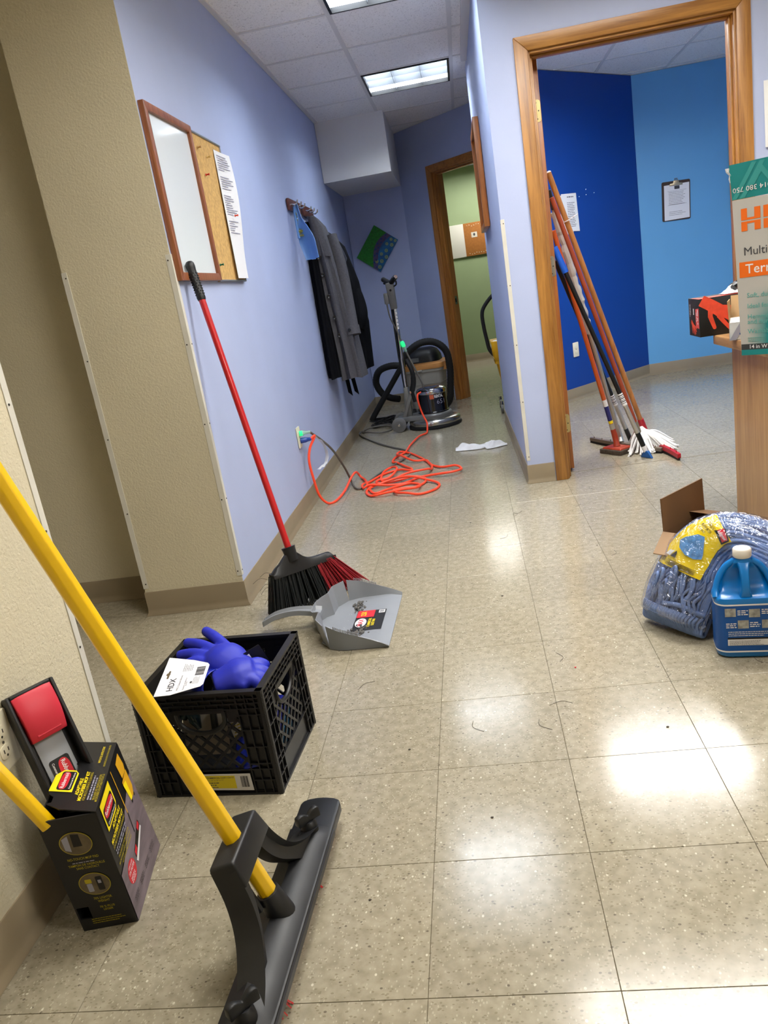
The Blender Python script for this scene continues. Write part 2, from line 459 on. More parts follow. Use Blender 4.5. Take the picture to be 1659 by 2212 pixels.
def ceil_region(poly, gx, gy, skip):
    global full
    xs = [p[0] for p in poly]; ys = [p[1] for p in poly]
    i0, i1 = math.floor((min(xs) - gx) / G), math.ceil((max(xs) - gx) / G)
    j0, j1 = math.floor((min(ys) - gy) / G), math.ceil((max(ys) - gy) / G)
    for i in range(i0, i1):
        for j in range(j0, j1):
            if (i, j) in skip: continue
            x0, y0 = gx + i * G, gy + j * G; e = 0.006
            sq = [(x0 + e, y0 + e), (x0 + G - e, y0 + e), (x0 + G - e, y0 + G - e), (x0 + e, y0 + G - e)]
            c = clip(sq, poly)
            if not c or area2(c) < 0.004: continue
            if area2(c) > 0.999 * area2(sq):
                if full is None:
                    w = G / 2 - e; full = MB().prism([(-w, -w), (w, -w), (w, w), (-w, w)], 0.004, 0.022).mesh('ceiling_tile', smooth=0); full.materials.append(MAT['ceil'])
                o = link('ceiling_tile', full, None, ceiling); o.location = (x0 + G / 2, y0 + G / 2, CEIL)
            else:
                MB().prism(c, CEIL + 0.004, CEIL + 0.022).build('ceiling_tile', MAT['ceil'], ceiling, smooth=0)
    for i in range(i0, i1 + 1):
        x = gx + i * G
        c = clip([(x - 0.012, min(ys) - 1), (x + 0.012, min(ys) - 1), (x + 0.012, max(ys) + 1), (x - 0.012, max(ys) + 1)], poly)
        if c and area2(c) > 0.002: MB().prism(c, CEIL, CEIL + 0.012).build('grid_runner', MAT['grid'], ceiling, smooth=0)
    for j in range(j0, j1 + 1):
        y = gy + j * G
        c = clip([(min(xs) - 1, y - 0.012), (max(xs) + 1, y - 0.012), (max(xs) + 1, y + 0.012), (min(xs) - 1, y + 0.012)], poly)
        if c and area2(c) > 0.002: MB().prism(c, CEIL + 0.0005, CEIL + 0.0115).build('grid_runner', MAT['grid'], ceiling, smooth=0)
GX, GY = -0.295, 3.10
ceil_region([(-0.80, -2.6), (3.3, -2.6), (3.3, 2.79), (-0.80, 2.79)], GX, GY, {(0, -1), (1, -3), (2, -3), (0, -5), (3, -7), (4, -7)})
ceil_region([(-0.80, 2.79), (0.44, 2.79), (0.42, 4.65), (-0.80, 4.65)], GX, GY, {(0, -1), (0, 2)})
ceil_region([(-0.80, 4.65), (0.42, 4.65), (0.98, 5.23), (-0.24, 6.46), (-0.80, 6.46)], GX, GY, {(0, 2)})
ceil_region([(-2.6, 0.28), (-0.80, 0.28), (-0.80, 1.72), (-2.6, 1.72)], GX, GY, set())
ceil_region([(0.52, 2.89), (3.2, 2.89), (3.2, 5.96), (1.79, 5.96), (0.52, 4.69)], 0.825, 3.43, {(0, 0), (1, 0)})
ceil_region([(-0.3, 6.6), (0.19, 6.07), (2.4, 6.07), (2.4, 9.45), (-0.3, 9.45)], 0.1, 6.6, {(0, 3), (1, 3)})
ceil_region([(0.19, 6.07), (0.89, 5.37), (1.0, 5.37), (1.55, 6.07)], 0.1, 6.6, set())

# walls
outline_wall('wall_left', [(-0.93, 1.492), (-0.795, 1.492), (-0.805, 6.56), (-0.93, 6.56)], MAT['lav'])
outline_wall('wall_column', [(-1.205, 1.49), (-0.7957, 1.49), (-0.7957, 1.62), (-0.94, 1.62), (-0.94, 1.83), (-1.205, 1.83)], MAT['beige'])
outline_wall('wall_alcove', [(-2.7, 1.71), (-1.206, 1.71), (-1.206, 1.83), (-2.7, 1.83)], MAT['beige'])
outline_wall('wall_near_left', [(-0.79, -2.7), (-0.79, 0.30), (-2.6, 0.30), (-2.6, 0.18), (-0.91, 0.18), (-0.91, -2.7)], MAT['beige'])
outline_wall('wall_alcove_end', [(-2.7, 0.30), (-2.6, 0.30), (-2.6, 1.71), (-2.7, 1.71)], MAT['beige'])
outline_wall('wall_behind', [(-0.79, -2.7), (3.4, -2.7), (3.4, -2.6), (-0.79, -2.6)], MAT['beige'])
outline_wall('wall_far_right', [(3.3, -2.6), (3.4, -2.6), (3.4, 2.77), (3.3, 2.77)], MAT['beige'])
outline_wall('wall_back', [(-0.80, 6.46), (-0.245, 6.46), (-0.16, 6.56), (-0.80, 6.56)], MAT['lav'])
b = MB()
b.prism([(0.424, 2.77), (0.612, 2.77), (0.612, 2.89), (0.53, 2.89), (0.53, 4.69), (0.405, 4.65)], 0, CEIL)
b.bx(0.612, 1.556, 2.77, 2.89, 2.055, CEIL); b.bx(1.556, 3.3, 2.77, 2.89, 0, CEIL)
structure('wall_right', b, MAT['lav'])
# angled wall with the far door
AO = Vector((-0.245, 6.46, 0)); AD = Vector((0.70711, -0.70711, 0)); AN = Vector((0.70711, 0.70711, 0))
AM = frame(AO, AD, AN)
b = MB(); b.M = AM
b.bx(0, 0.415, 0, 0.115, 0, CEIL); b.bx(0.415, 1.30, 0, 0.115, 2.05, CEIL); b.bx(1.30, 1.75, 0, 0.115, 0, CEIL)
structure('wall_angled', b, MAT['lav'])
# small room walls
outline_wall('wall_dark_blue', [(0.531, 4.71), (1.772, 5.952), (1.70, 6.02), (0.46, 4.78)], MAT['navy'])
outline_wall('wall_light_blue', [(1.773, 5.952), (3.3, 5.952), (3.3, 6.05), (1.72, 6.05)], MAT['sky'])
outline_wall('wall_room_right', [(3.2, 2.89), (3.3, 2.89), (3.3, 5.952), (3.2, 5.952)], MAT['sky'])
# green room walls
outline_wall('wall_green_back', [(-0.35, 9.46), (2.5, 9.46), (2.5, 9.56), (-0.35, 9.56)], MAT['green'])
outline_wall('wall_green_left', [(-0.35, 6.68), (-0.25, 6.68), (-0.25, 9.46), (-0.35, 9.46)], MAT['green'])
outline_wall('wall_green_right', [(2.4, 6.06), (2.5, 6.06), (2.5, 9.46), (2.4, 9.46)], MAT['green'])
# soffit box in the far corner
b = MB(); b.bx(-0.80, -0.245, 5.42, 6.46, 2.01, CEIL + 0.003); structure('trim_2', b, MAT['soffit'])
# wall angle strips along the ceiling
b = MB(); b.bx(-0.797, -0.772, 1.50, 5.42, CEIL - 0.004, CEIL + 0.006); structure('trim_3', b, MAT['grid'])
b = MB(); b.bx(0.372, 0.418, 2.79, 4.35, CEIL - 0.03, CEIL + 0.004); structure('trim_4', b, MAT['grid'])

# cove baseboards
def baseboard(name, pts, h=0.1):
    """pts: floor polyline, the room lies on its right-hand side"""
    prof = [(0.0, 0.0005), (0.013, 0.0005), (0.0125, 0.004), (0.006, 0.014), (0.0042, 0.028), (0.004, h - 0.002), (0.003, h), (0.0, h)]
    P = [Vector((p[0], p[1], 0)) for p in pts]; rs = []
    for i in range(len(P)):
        d0 = (P[i] - P[i - 1]).normalized() if i else (P[1] - P[0]).normalized()
        d1 = (P[i + 1] - P[i]).normalized() if i < len(P) - 1 else d0
        n0 = Vector((d0.y, -d0.x, 0)); n1 = Vector((d1.y, -d1.x, 0)); nn = (n0 + n1).normalized(); nn = nn / max(0.3, nn.dot(n0))
        rs.append([P[i] + nn * a + Vector((0, 0, z)) for a, z in prof])
    b = MB(); b.rings(rs); return structure(name, b, MAT['base'])
baseboard('baseboard_left', [(-1.205, 1.70), (-1.205, 1.49), (-0.795, 1.49), (-0.805, 6.46), (-0.245, 6.46), (0.0, 6.215)])
baseboard('baseboard_alcove', [(-2.6, 0.3), (-2.6, 1.71), (-1.22, 1.71)])
baseboard('baseboard_near_left', [(-0.79, -2.6), (-0.79, 0.30), (-2.58, 0.30)])
baseboard('baseboard_right', [(0.53, 4.70), (0.405, 4.65), (0.424, 2.77), (0.563, 2.77)])
baseboard('baseboard_hall_right', [(1.606, 2.77), (3.3, 2.77)])
baseboard('baseboard_room', [(0.531, 2.9), (0.531, 4.71), (1.772, 5.952), (3.2, 5.952)])
baseboard('baseboard_green', [(-0.25, 6.7), (-0.25, 9.46), (2.4, 9.46)])

# corner guards with their nail heads
def guard(name, x, y, sx, sy, z0, z1, w=0.021):
    t = 0.0025; b = MB()
    ox, oy = x - sx * t, y - sy * t
    b.prism([(ox, oy), (ox + sx * w, oy), (ox + sx * w, oy + sy * t), (ox + sx * t, oy + sy * t), (ox + sx * t, oy + sy * w), (ox, oy + sy * w)], z0, z1)
    o = structure(name, b, MAT['guard'], bevel=0.0006, seg=1)
    k = 5
    for i in range(k):
        z = z0 + 0.02 + (z1 - z0 - 0.04) * i / (k - 1)
        MB().cyl((x + sx * w * 0.55, oy, z), (x + sx * w * 0.55, oy - sy * 0.0012, z), 0.0028, 8).build('nail', MAT['screw'], o)
        MB().cyl((ox, y + sy * w * 0.55, z), (ox - sx * 0.0012, y + sy * w * 0.55, z), 0.0028, 8).build('nail', MAT['screw'], o)
    return o
guard('trim_5', -0.795, 1.49, -1, 1, 0.125, 1.34)
guard('trim_6', -1.205, 1.49, 1, 1, 0.115, 1.34)
guard('trim_7', -0.79, 0.30, -1, -1, 0.11, 1.30)
guard('trim_8', 0.424, 2.77, 1, 1, 0.125, 1.34, w=0.019)

# near door: frame, leaf, hinges
def door_frame(name, M4, s0, s1, top, depth, mats, cw=0.062, ct=0.016, far=True):
    """opening s0..s1 in the wall's own frame; y=0 front face, y=depth back face"""
    r = thing(name, kind='structure')
    def P(o): return o
    v, h = mats
    o0, o1, ot = s0 - cw + 0.008, s1 + cw - 0.008, top + cw - 0.008
    i0, i1, it = s0 + 0.008, s1 - 0.008, top - 0.008
    def cas(outl, y0, y1, mt):
        b = MB(); b.M = M4; b.hexa([(x, y0, z) for x, z in outl], [(x, y1, z) for x, z in outl]); b.build('casing', mt, r, bevel=0.003)
    for y0, y1 in (((-ct, 0.0),) + (((depth, depth + ct),) if far else ())):
        cas([(o0, 0), (i0 - 0.0, 0), (i0, it), (o0, ot)], y0, y1, v)
        cas([(i1, 0), (o1, 0), (o1, ot), (i1, it)], y0, y1, v)
        cas([(o0, ot), (i0, it), (i1, it), (o1, ot)], y0, y1, h)
    j = 0.02
    for x0, x1 in ((s0 - 0.004, s0 + j - 0.004), (s1 - j + 0.004, s1 + 0.004)):
        b = MB(); b.M = M4; b.bx(x0, x1, 0.001, depth - 0.001, 0, top); b.build('jamb', v, r, bevel=0.002)
    b = MB(); b.M = M4; b.bx(s0 + j - 0.004, s1 - j + 0.004, 0.001, depth - 0.001, top - j, top); b.build('jamb', h, r, bevel=0.002)
    a, c = s0 + j - 0.004, s1 - j + 0.004
    for x0, x1 in ((a, a + 0.012), (c - 0.012, c)):
        b = MB(); b.M = M4; b.bx(x0, x1, depth - 0.085, depth - 0.048, 0, top - j); b.build('stop', v, r, bevel=0.003)
    b = MB(); b.M = M4; b.bx(a + 0.012, c - 0.012, depth - 0.085, depth - 0.048, top - j - 0.012, top - j); b.build('stop', h, r, bevel=0.003)
    return r
OAK = (MAT['oak_v'], MAT['oak_x'])
d1 = door_frame('door_1', Matrix.Translation((0, 2.77, 0)), 0.620, 1.548, 2.05, 0.12, OAK)
# open leaf, swung into the small room
leaf = MB(); leaf.bx(0.638, 0.680, 2.905, 3.79, 0.018, 2.035)
leaf = leaf.build('door_leaf', MAT['door_v'], d1, bevel=0.002)
def hinge(z, mt):
    b = MB(); b.M = frame((0.6615, 2.9045, z), (1, 0, 0), (0, 0, 1))
    b.prism([(-0.0165, -0.05), (0.002, -0.05)] + [(0.002 + 0.014 * math.sin(a * PI / 12), -0.036 - 0.014 * math.cos(a * PI / 12)) for a in range(1, 7)] +
            [(0.002 + 0.014 * math.cos(a * PI / 12), 0.036 + 0.014 * math.sin(a * PI / 12)) for a in range(0, 7)] + [(-0.0165, 0.05)], -0.0002, 0.0022)
    o = b.build('hinge', mt, leaf)
    k = MB(); k.cyl((0.642, 2.9, z - 0.05), (0.642, 2.9, z + 0.05), 0.006, 10); k.build('hinge_knuckle', mt, leaf)
    for dx, dz in ((-0.004, 0.036), (0.006, 0.0), (-0.002, -0.036)):
        s_ = MB(); s_.cyl((0.6615 + dx, 2.9026, z + dz), (0.6615 + dx, 2.9018, z + dz), 0.0034, 8); s_.build('hinge_screw', MAT['screw'], leaf)
hinge(1.81, MAT['brass']); hinge(1.085, MAT['steel']); hinge(0.27, MAT['brass'])
# far door in the angled wall
d2 = door_frame('door_2', AM, 0.425, 1.29, 2.045, 0.115, (wood('oak_far_v', rgb(138, 84, 36), rgb(186, 124, 58), 'z'), wood('oak_far_h', rgb(138, 84, 36), rgb(186, 124, 58), 'x')))
b = MB(); b.M = AM; b.bx(0.441, 0.4425, 0.070, 0.105, 0.88, 0.955); sp = b.build('strike_plate', MAT['chrome'], d2, bevel=0.0005, seg=1)
b = MB(); b.M = AM; b.bx(0.4424, 0.4432, 0.078, 0.095, 0.90, 0.935); b.build('latch_hole', MAT['rubber'], d2)

# ------------------------------------------------------------------ ceiling lights
MAT['louver'] = mk('louver_white', rgb(84, 88, 94), 0.4, 0.1)
MAT['lframe'] = mk('light_frame', rgb(26, 26, 28), 0.4)
MAT['housing'] = mk('light_housing', rgb(225, 225, 225), 0.5)
def lens_mat(name, color, strength):
    mt, nt, p = new_mat(name)
    p.inputs['Base Color'].default_value = (0.8, 0.8, 0.8, 1)
    p.inputs['Emission Color'].default_value = color; p.inputs['Emission Strength'].default_value = strength
    return mt
def troffer(x0, x1, y0, y1, lens, label, cells=(3, 3), deep=0.075):
    cx, cy = (x0 + x1) / 2, (y0 + y1) / 2; w, d = x1 - x0, y1 - y0
    r = thing('ceiling_light', label, 'light', (cx, cy, CEIL))
    e = 0.013; fw = 0.014
    def ring(o, t, z0, z1):
        b = MB()
        a, c = w / 2 - o, d / 2 - o
        b.bx(-a, a, -c, -c + t, z0, z1); b.bx(-a, a, c - t, c, z0, z1); b.bx(-a, -a + t, -c + t, c - t, z0, z1); b.bx(a - t, a, -c + t, c - t, z0, z1)
        return b
    ring(e, fw, -0.006, 0.02).build('light_frame', MAT['lframe'], r)
    ring(e, 0.004, 0.02, deep + 0.03).build('housing', MAT['housing'], r)
    iw, idp = w - 2 * e - 0.008, d - 2 * e - 0.008
    MB().bx(-iw / 2, iw / 2, -idp / 2, idp / 2, deep + 0.012, deep + 0.016).build('lens', lens, r)
    for i in range(1, cells[0]):
        x = -iw / 2 + iw * i / cells[0]
        MB().hexa([(x - 0.001, -idp / 2, 0.004), (x + 0.001, -idp / 2, 0.004), (x + 0.001, idp / 2, 0.004), (x - 0.001, idp / 2, 0.004)], [(x - 0.006, -idp / 2, deep), (x + 0.006, -idp / 2, deep), (x + 0.006, idp / 2, deep), (x - 0.006, idp / 2, deep)]).build('louver_blade', MAT['louver'], r)
    for j in range(1, cells[1]):
        y = -idp / 2 + idp * j / cells[1]
        MB().hexa([(-iw / 2, y - 0.001, 0.004), (iw / 2, y - 0.001, 0.004), (iw / 2, y + 0.001, 0.004), (-iw / 2, y + 0.001, 0.004)], [(-iw / 2, y - 0.006, deep), (iw / 2, y - 0.006, deep), (iw / 2, y + 0.006, deep), (-iw / 2, y + 0.006, deep)]).build('louver_blade', MAT['louver'], r)
    return r
COOL = lens_mat('lens_cool', (0.84, 0.92, 1.0, 1), LAMP * 1.0)
NEUT = lens_mat('lens_neutral', (1.0, 0.97, 0.91, 1), LAMP * 1.28)
GREENL = lens_mat('lens_green_room', (0.97, 0.97, 0.95, 1), LAMP * 0.85)
ROOM = lens_mat('lens_room', (0.97, 0.97, 0.95, 1), LAMP * 1.5)
def cell(i0, i1, j0, j1, gx=GX, gy=GY): return (gx + i0 * G, gx + i1 * G, gy + j0 * G, gy + j1 * G)
troffer(*cell(0, 1, -1, 0), COOL, 'square louvered ceiling light nearest above the hallway, cut off by the top edge')
troffer(*cell(0, 1, 2, 3), COOL, 'square black-framed louvered ceiling light in front of the white soffit box')
troffer(*cell(1, 3, -3, -2), NEUT, 'long louvered ceiling light mirrored in the floor beside the blue jug', cells=(6, 3), deep=0.03)
troffer(*cell(0, 1, -5, -4), NEUT, 'unseen square fill light added in the ceiling above the push broom', deep=0.025)  # unseen fixture, added to brighten the near left wall and column
troffer(*cell(3, 5, -7, -6), NEUT, 'unseen long fill light added in the ceiling behind the viewer, over the desk end of the hall', cells=(6, 3), deep=0.025)  # added behind the camera as wall fill, fixture never in view
troffer(*cell(0, 2, 0, 1, 0.825, 3.43), ROOM, 'long ceiling light inside the blue room over its doorway', cells=(6, 3), deep=0.025)
troffer(*cell(0, 2, 3, 4, 0.1, 6.6), GREENL, 'unseen long ceiling light added to brighten the green room', cells=(6, 3), deep=0.025)  # unseen fixture, added so the green room's floor and wall look lit

# ================================================================== foreground: push broom
MAT['yellow'] = mk('yellow_fiberglass', rgb(236, 190, 6), 0.33, var=0.05, vscale=5, coat=0.3)
MAT['head'] = mk('dusty_black_plastic', rgb(24, 25, 28), 0.42, var=0.25, vscale=18, rvar=0.12, bump=0.05, bscale=120, bdist=0.001)
MAT['redbristle'] = mk('red_bristle', rgb(176, 40, 42), 0.6)
PB = Vector((-0.262, -0.178, 0.0))
pb = thing('push_broom', 'push broom with yellow handle and wide black braced head in the foreground', 'broom', PB, (0, 0, math.radians(-2.6)))
HV = Vector((-0.2605, -0.040, 0.844)).normalized()      # handle direction, local
# block with rounded ends
b = MB()
def block_outline(hl, hw, n=7):
    pts = []
    for k in range(n + 1):
        a = PI * k / n; pts.append((hw * math.cos(a), hl - 0.022 + 0.022 * math.sin(a) ** 0.8))
    for k in range(n + 1):
        a = PI + PI * k / n; pts.append((hw * math.cos(a), -hl + 0.022 + 0.022 * -abs(math.sin(a)) ** 0.8))
    return pts
b.prism(block_outline(0.335, 0.045), 0.033, 0.057); b.build('broom_block', MAT['head'], pb, bevel=0.004)
# domed casting clamped on the block
b = MB(); rs = []
for k in range(25):
    u = -0.235 + 0.47 * k / 24; e = min(1.0, (0.235 - abs(u)) / 0.035 + 0.25)
    rs.append([(-0.0475, u, 0.039), (-0.0475, u, 0.055), (-0.034, u, 0.057 + 0.006 * e), (-0.012, u, 0.057 + 0.020 * e), (0.004, u, 0.057 + 0.020 * e), (0.028, u, 0.057 + 0.012 * e), (0.0475, u, 0.051), (0.0475, u, 0.039)])
b.rings(rs); b.build('head_casting', MAT['head'], pb, smooth=28)
# brace in the plane of head axis and handle
S0 = Vector((-0.002, 0.0, 0.073))
BM = frame(S0, Vector((0, 1, 0)) - HV * HV.y, HV)      # x: along head, y: along handle, z: normal
b = MB(); b.M = BM
for s in (-1, 1):
    out = bez([(s * 0.215, -0.012, 0), (s * 0.155, 0.012, 0), (s * 0.105, 0.050, 0), (s * 0.078, 0.100, 0), (s * 0.066, 0.165, 0)], 6)
    inn = bez([(s * 0.130, -0.012, 0), (s * 0.105, 0.012, 0), (s * 0.070, 0.048, 0), (s * 0.048, 0.085, 0), (s * 0.036, 0.128, 0)], 6)
    rs = []
    for k, (o_, i_) in enumerate(zip(out, inn)):
        t = k / (len(out) - 1); h0 = 0.030 * (1 - t) + 0.024 * t
        rs.append([(o_.x, o_.y, -h0), (o_.x, o_.y, h0 * 0.9), ((o_.x * 0.8 + i_.x * 0.2), o_.y * 0.8 + i_.y * 0.2, h0 * 0.45), (i_.x, i_.y, h0 * 0.4), (i_.x, i_.y, -h0 * 0.6)])
    b.rings(rs)
b.build('brace_leg', MAT['head'], pb, smooth=35)
b = MB(); b.M = BM
b.hexa([(-0.072, 0.118, -0.026), (0.072, 0.118, -0.026), (0.072, 0.118, 0.026), (-0.072, 0.118, 0.026)], [(-0.066, 0.170, -0.026), (0.066, 0.170, -0.026), (0.066, 0.170, 0.024), (-0.066, 0.170, 0.024)])
b.build('brace_collar', MAT['head'], pb, bevel=0.006, seg=3)
b = MB(); b.M = BM; b.tube([(0, -0.02, 0), (0, 0.045, 0)], [0.027, 0.0215], 20); b.build('handle_socket', MAT['head'], pb, bevel=0.002)
for s in (-1, 1):
    b = MB(); b.M = BM; b.tube([(s * 0.024, 0.03, -0.016), (s * 0.024, 0.13, -0.016)], 0.008, 8); b.build('brace_rib', MAT['head'], pb)
b = MB(); b.M = BM
b.tube([(0, 0.010, 0), (0, 1.66, 0)], 0.0172, 8, phase=PI / 8); hd = b.build('handle', MAT['yellow'], pb, bevel=0.002, smooth=25)
for s in (-1, 1):
    u = s * 0.212
    b = MB(); b.lathe([(0.017, 0.059), (0.018, 0.073), (0.016, 0.087), (0.011, 0.093)], 18, c=(0.004, u, 0)); kn = b.build('wing_knob', MAT['black'], pb, label='black wing knob clamping the block')
    b = MB(); M4 = Matrix.Translation((0.004, u, 0.093)) @ Matrix.Rotation(0.9, 4, 'Z')
    rs = []
    for k in range(13):
        t = -1 + 2 * k / 12; hh = 0.012 + 0.010 * abs(math.sin(t * PI * 0.75)); ww = 0.0065 + 0.003 * abs(t)
        x = t * 0.027
        rs.append([(x, -ww, 0), (x, ww, 0), (x, ww * 0.7, hh), (x, -ww * 0.7, hh)])
    b.rings(rs, mat=M4); b.build('wing', MAT['black'], kn, bevel=0.002)
rnd = random.Random(3); b = MB()
for i in range(44):
    for j in range(5):
        u = -0.305 + 0.61 * i / 43; w = -0.028 + 0.052 * j / 4; tuft = 0.018 if (i in (11, 12, 30) and j == 4) else 0.0
        for k in range(4):
            du, dw = rnd.uniform(-0.010, 0.010), w * 0.05 + rnd.uniform(-0.004, 0.004) + tuft * rnd.random()
            b.tube([(w, u, 0.035), (w + dw * 0.4, u + du * 0.4, 0.018), (w + dw, u + du, 0.001)], 0.0011, 3, cap=False)
b.build('bristles', MAT['redbristle'], pb, kind='stuff')

# ================================================================== mop kit box with its handle and squeezing caddy
MAT['kit'] = mk('kit_cardboard', rgb(22, 22, 24), 0.42, var=0.2, vscale=14, bump=0.06, bscale=40, bdist=0.003)
MAT['pr_yellow'] = mk('print_yellow', rgb(246, 222, 20), 0.5)
MAT['pr_gold'] = mk('print_gold', rgb(176, 160, 24), 0.5)
MAT['pr_red'] = mk('print_red', rgb(196, 28, 44), 0.5)
MAT['pr_white'] = mk('print_white', rgb(222, 222, 226), 0.5)
MAT['pr_grey'] = mk('print_grey', rgb(150, 150, 168), 0.5)
MAT['pr_black'] = mk('print_black', rgb(14, 14, 16), 0.5)
MAT['pr_floor'] = mk('print_floor_photo', rgb(112, 100, 108), 0.5, var=0.3, vscale=16, stretch=(1, 0.5, 3))
MAT['pr_amber'] = mk('print_amber', rgb(214, 160, 30), 0.5)
MAT['pr_brown'] = mk('print_brown', rgb(96, 84, 64), 0.5, var=0.3, vscale=40)
kb = [Vector(p) for p in ((-0.686, -0.128, 0.0), (-0.581, -0.110, 0.0), (-0.622, 0.108, 0.0), (-0.727, 0.090, 0.0))]
kt = [Vector(p) for p in ((-0.696, -0.148, 0.268), (-0.580, -0.138, 0.274), (-0.636, 0.079, 0.281), (-0.743, 0.097, 0.281))]
kit = thing('mop_kit_box', 'black printed mop kit carton standing against the beige wall', 'box', (-0.65, 0.0, 0))
def lerp(a, b_, t): return a + (b_ - a) * t
b = MB(); nt_ = 0.12
# four walls and bottom, with open top edge torn at the wall side
def panel(a, c, d, e, th=0.003):
    bb = MB(); n = (c - a).cross(e - a).normalized() * th
    bb.hexa([a, c, c - n, a - n], [e, d, d - n, e - n]); return bb
for nm, idx in (('front_panel', (0, 1)), ('side_panel', (1, 2)), ('back_panel', (2, 3)), ('side_panel', (3, 0))):
    i, j = idx
    pp = MB(); n = (kb[j] - kb[i]).cross(kt[i] - kb[i]).normalized() * 0.003
    if nm == 'front_panel':      # hand notch cut low in the front left edge
        def q(s, t): return lerp(lerp(kb[0], kb[1], s), lerp(kt[0], kt[1], s), t)
        ns = 8
        for a_ in range(ns):
            for c_ in range(28):
                s0, s1, t0, t1 = a_ / ns, (a_ + 1) / ns, c_ / 28, (c_ + 1) / 28
                if a_ < 2 and 3 <= c_ < 6: continue
                pp.hexa([q(s0, t0), q(s1, t0), q(s1, t1), q(s0, t1)], [q(s0, t0) - n, q(s1, t0) - n, q(s1, t1) - n, q(s0, t1) - n])
    else:
        pp.sheet([[lerp(lerp(kb[i], kb[j], s), lerp(kt[i], kt[j], s), t) - n * 0.5 for t in [q_ / 8 for q_ in range(9)]] for s in [q_ / 8 for q_ in range(9)]], 0.003)
    pp.build(nm, MAT['kit'], kit, world=True, smooth=0, weld=True)
MB().hexa([p + Vector((0, 0, 0.001)) for p in kb], [p + Vector((0, 0, 0.004)) for p in kb]).build('bottom_panel', MAT['kit'], kit, world=True, smooth=0)
# lid flap with torn cut-outs along the wall side
lid = MB(); n = Vector((0, 0, 1)); kt[0] = Vector((-0.690, -0.125, 0.280))
def L(s, t, up=0.0): return lerp(lerp(kt[0], kt[1], s), lerp(kt[3], kt[2], s), t) + n * (0.002 + up)
lp = [(1.0, 0.0), (1.005, 0.5), (1.0, 1.0), (0.10, 1.0), (0.02, 0.82), (0.10, 0.78), (0.12, 0.73), (0.06, 0.70), (0.10, 0.66), (0.34, 0.64), (0.36, 0.52), (0.10, 0.47), (-0.04, 0.40), (-0.06, 0.24), (-0.02, 0.20), (0.10, 0.16), (0.11, 0.08), (0.02, 0.06), (0.30, 0.0)]
lid.hexa([L(s, t, -0.0015) for s, t in lp], [L(s, t, 0.0012) for s, t in lp]); lid.build('lid_flap', MAT['kit'], kit, world=True, smooth=0)
def face(o, xa, ya, off=0.0006):
    m4 = frame(o, xa, ya); return m4 @ Matrix.Translation((0, 0, off))
# prints are drawn flat, one face per x offset, then laid on the (slightly warped) faces
FR_ = Matrix.Translation((10, 0, 0)); FF = Matrix.Translation((20, 0, 0)); FT = Matrix.Translation((30, 0, 0))
upn = Vector((0, 0, 0.0034))
QUADS = {1: (kb[1], kb[2], kt[1], kt[2], 0.222, 0.276), 2: (kb[0], kb[1], Vector((-0.696, -0.148, 0.268)), kt[1], 0.106, 0.272), 3: (kt[1] + upn, kt[2] + upn, kt[0] + upn, kt[3] + upn, 0.225, 0.112)}
def lay(mb):
    out = []
    for x, y, z in mb.v:
        k = int((x + 1) // 10); a, c, d, e, w, h = QUADS[k]; s, t = (x - 10 * k) / w, y / h
        p = lerp(lerp(a, c, s), lerp(d, e, s), t); nn = (c - a).cross(d - a).normalized()
        out.append(tuple(p + nn * (0.0010 + z)))
    mb.v = out
PR = {k: MB() for k in ('pr_yellow', 'pr_gold', 'pr_red', 'pr_white', 'pr_grey', 'pr_black', 'pr_floor', 'pr_amber', 'pr_brown')}
def rect(k, M4, x0, x1, y0, y1, z=0.0): PR[k].add([(x0, y0, z), (x1, y0, z), (x1, y1, z), (x0, y1, z)], [(0, 1, 2, 3)], M4)
def poly(k, M4, pts, z=0.0): PR[k].plate(pts, z, M4)
def logo(M4, x, y, w, h):
    poly('pr_yellow', M4, [(x, y + h), (x, y), (x + w * 0.86, y), (x + w, y + h * 0.18), (x + w, y + h)], 0.0002)
    poly('pr_black', M4, rrect(w * 0.86, h * 0.66, h * 0.12, cx=x + w * 0.5, cy=y + h * 0.40), 0.0004)
    poly('pr_red', M4, [(x + w * 0.5 + w * 0.40 * math.copysign(abs(math.cos(a)) ** 0.6, math.cos(a)), y + h * 0.50 + h * 0.20 * math.copysign(abs(math.sin(a)) ** 0.9, math.sin(a))) for a in [2 * PI * k / 28 for k in range(28)]], 0.0006)
    put_text(PR['pr_white'], 'Rubbermaid', h * 0.24, at2(M4, x + w * 0.5, y + h * 0.5, 0.0008), 0.012, 'CENTER', width=w * 0.7)
    put_text(PR['pr_white'], 'Commercial Products', h * 0.12, at2(M4, x + w * 0.5, y + h * 0.17, 0.0008), 0.01, 'CENTER', width=w * 0.74)
W_, H_ = 0.222, 0.276
fl_top = [(0.001, 0.118), (0.03, 0.122), (0.06, 0.13), (0.09, 0.155), (0.12, 0.178), (0.15, 0.188), (0.185, 0.198), (W_ - 0.002, 0.205)]
for (xa, ya), (xb, yb) in zip(fl_top, fl_top[1:]):
    for k in range(6): poly('pr_floor', FR_, [(xa, 0.001 + (ya - 0.001) * k / 6), (xb, 0.001 + (yb - 0.001) * k / 6), (xb, 0.001 + (yb - 0.001) * (k + 1) / 6), (xa, 0.001 + (ya - 0.001) * (k + 1) / 6)], 0.0001)
logo(FR_, 0.020, 0.212, 0.080, 0.060)
put_text(PR['pr_yellow'], 'ADAPTABLE', 0.013, at2(FR_, 0.105, 0.203, 0.0004), 0.02, 'RIGHT', width=0.062)
put_text(PR['pr_yellow'], 'MICROFIBER MOP KIT', 0.013, at2(FR_, 0.112, 0.188, 0.0004), 0.02, 'RIGHT', width=0.098)
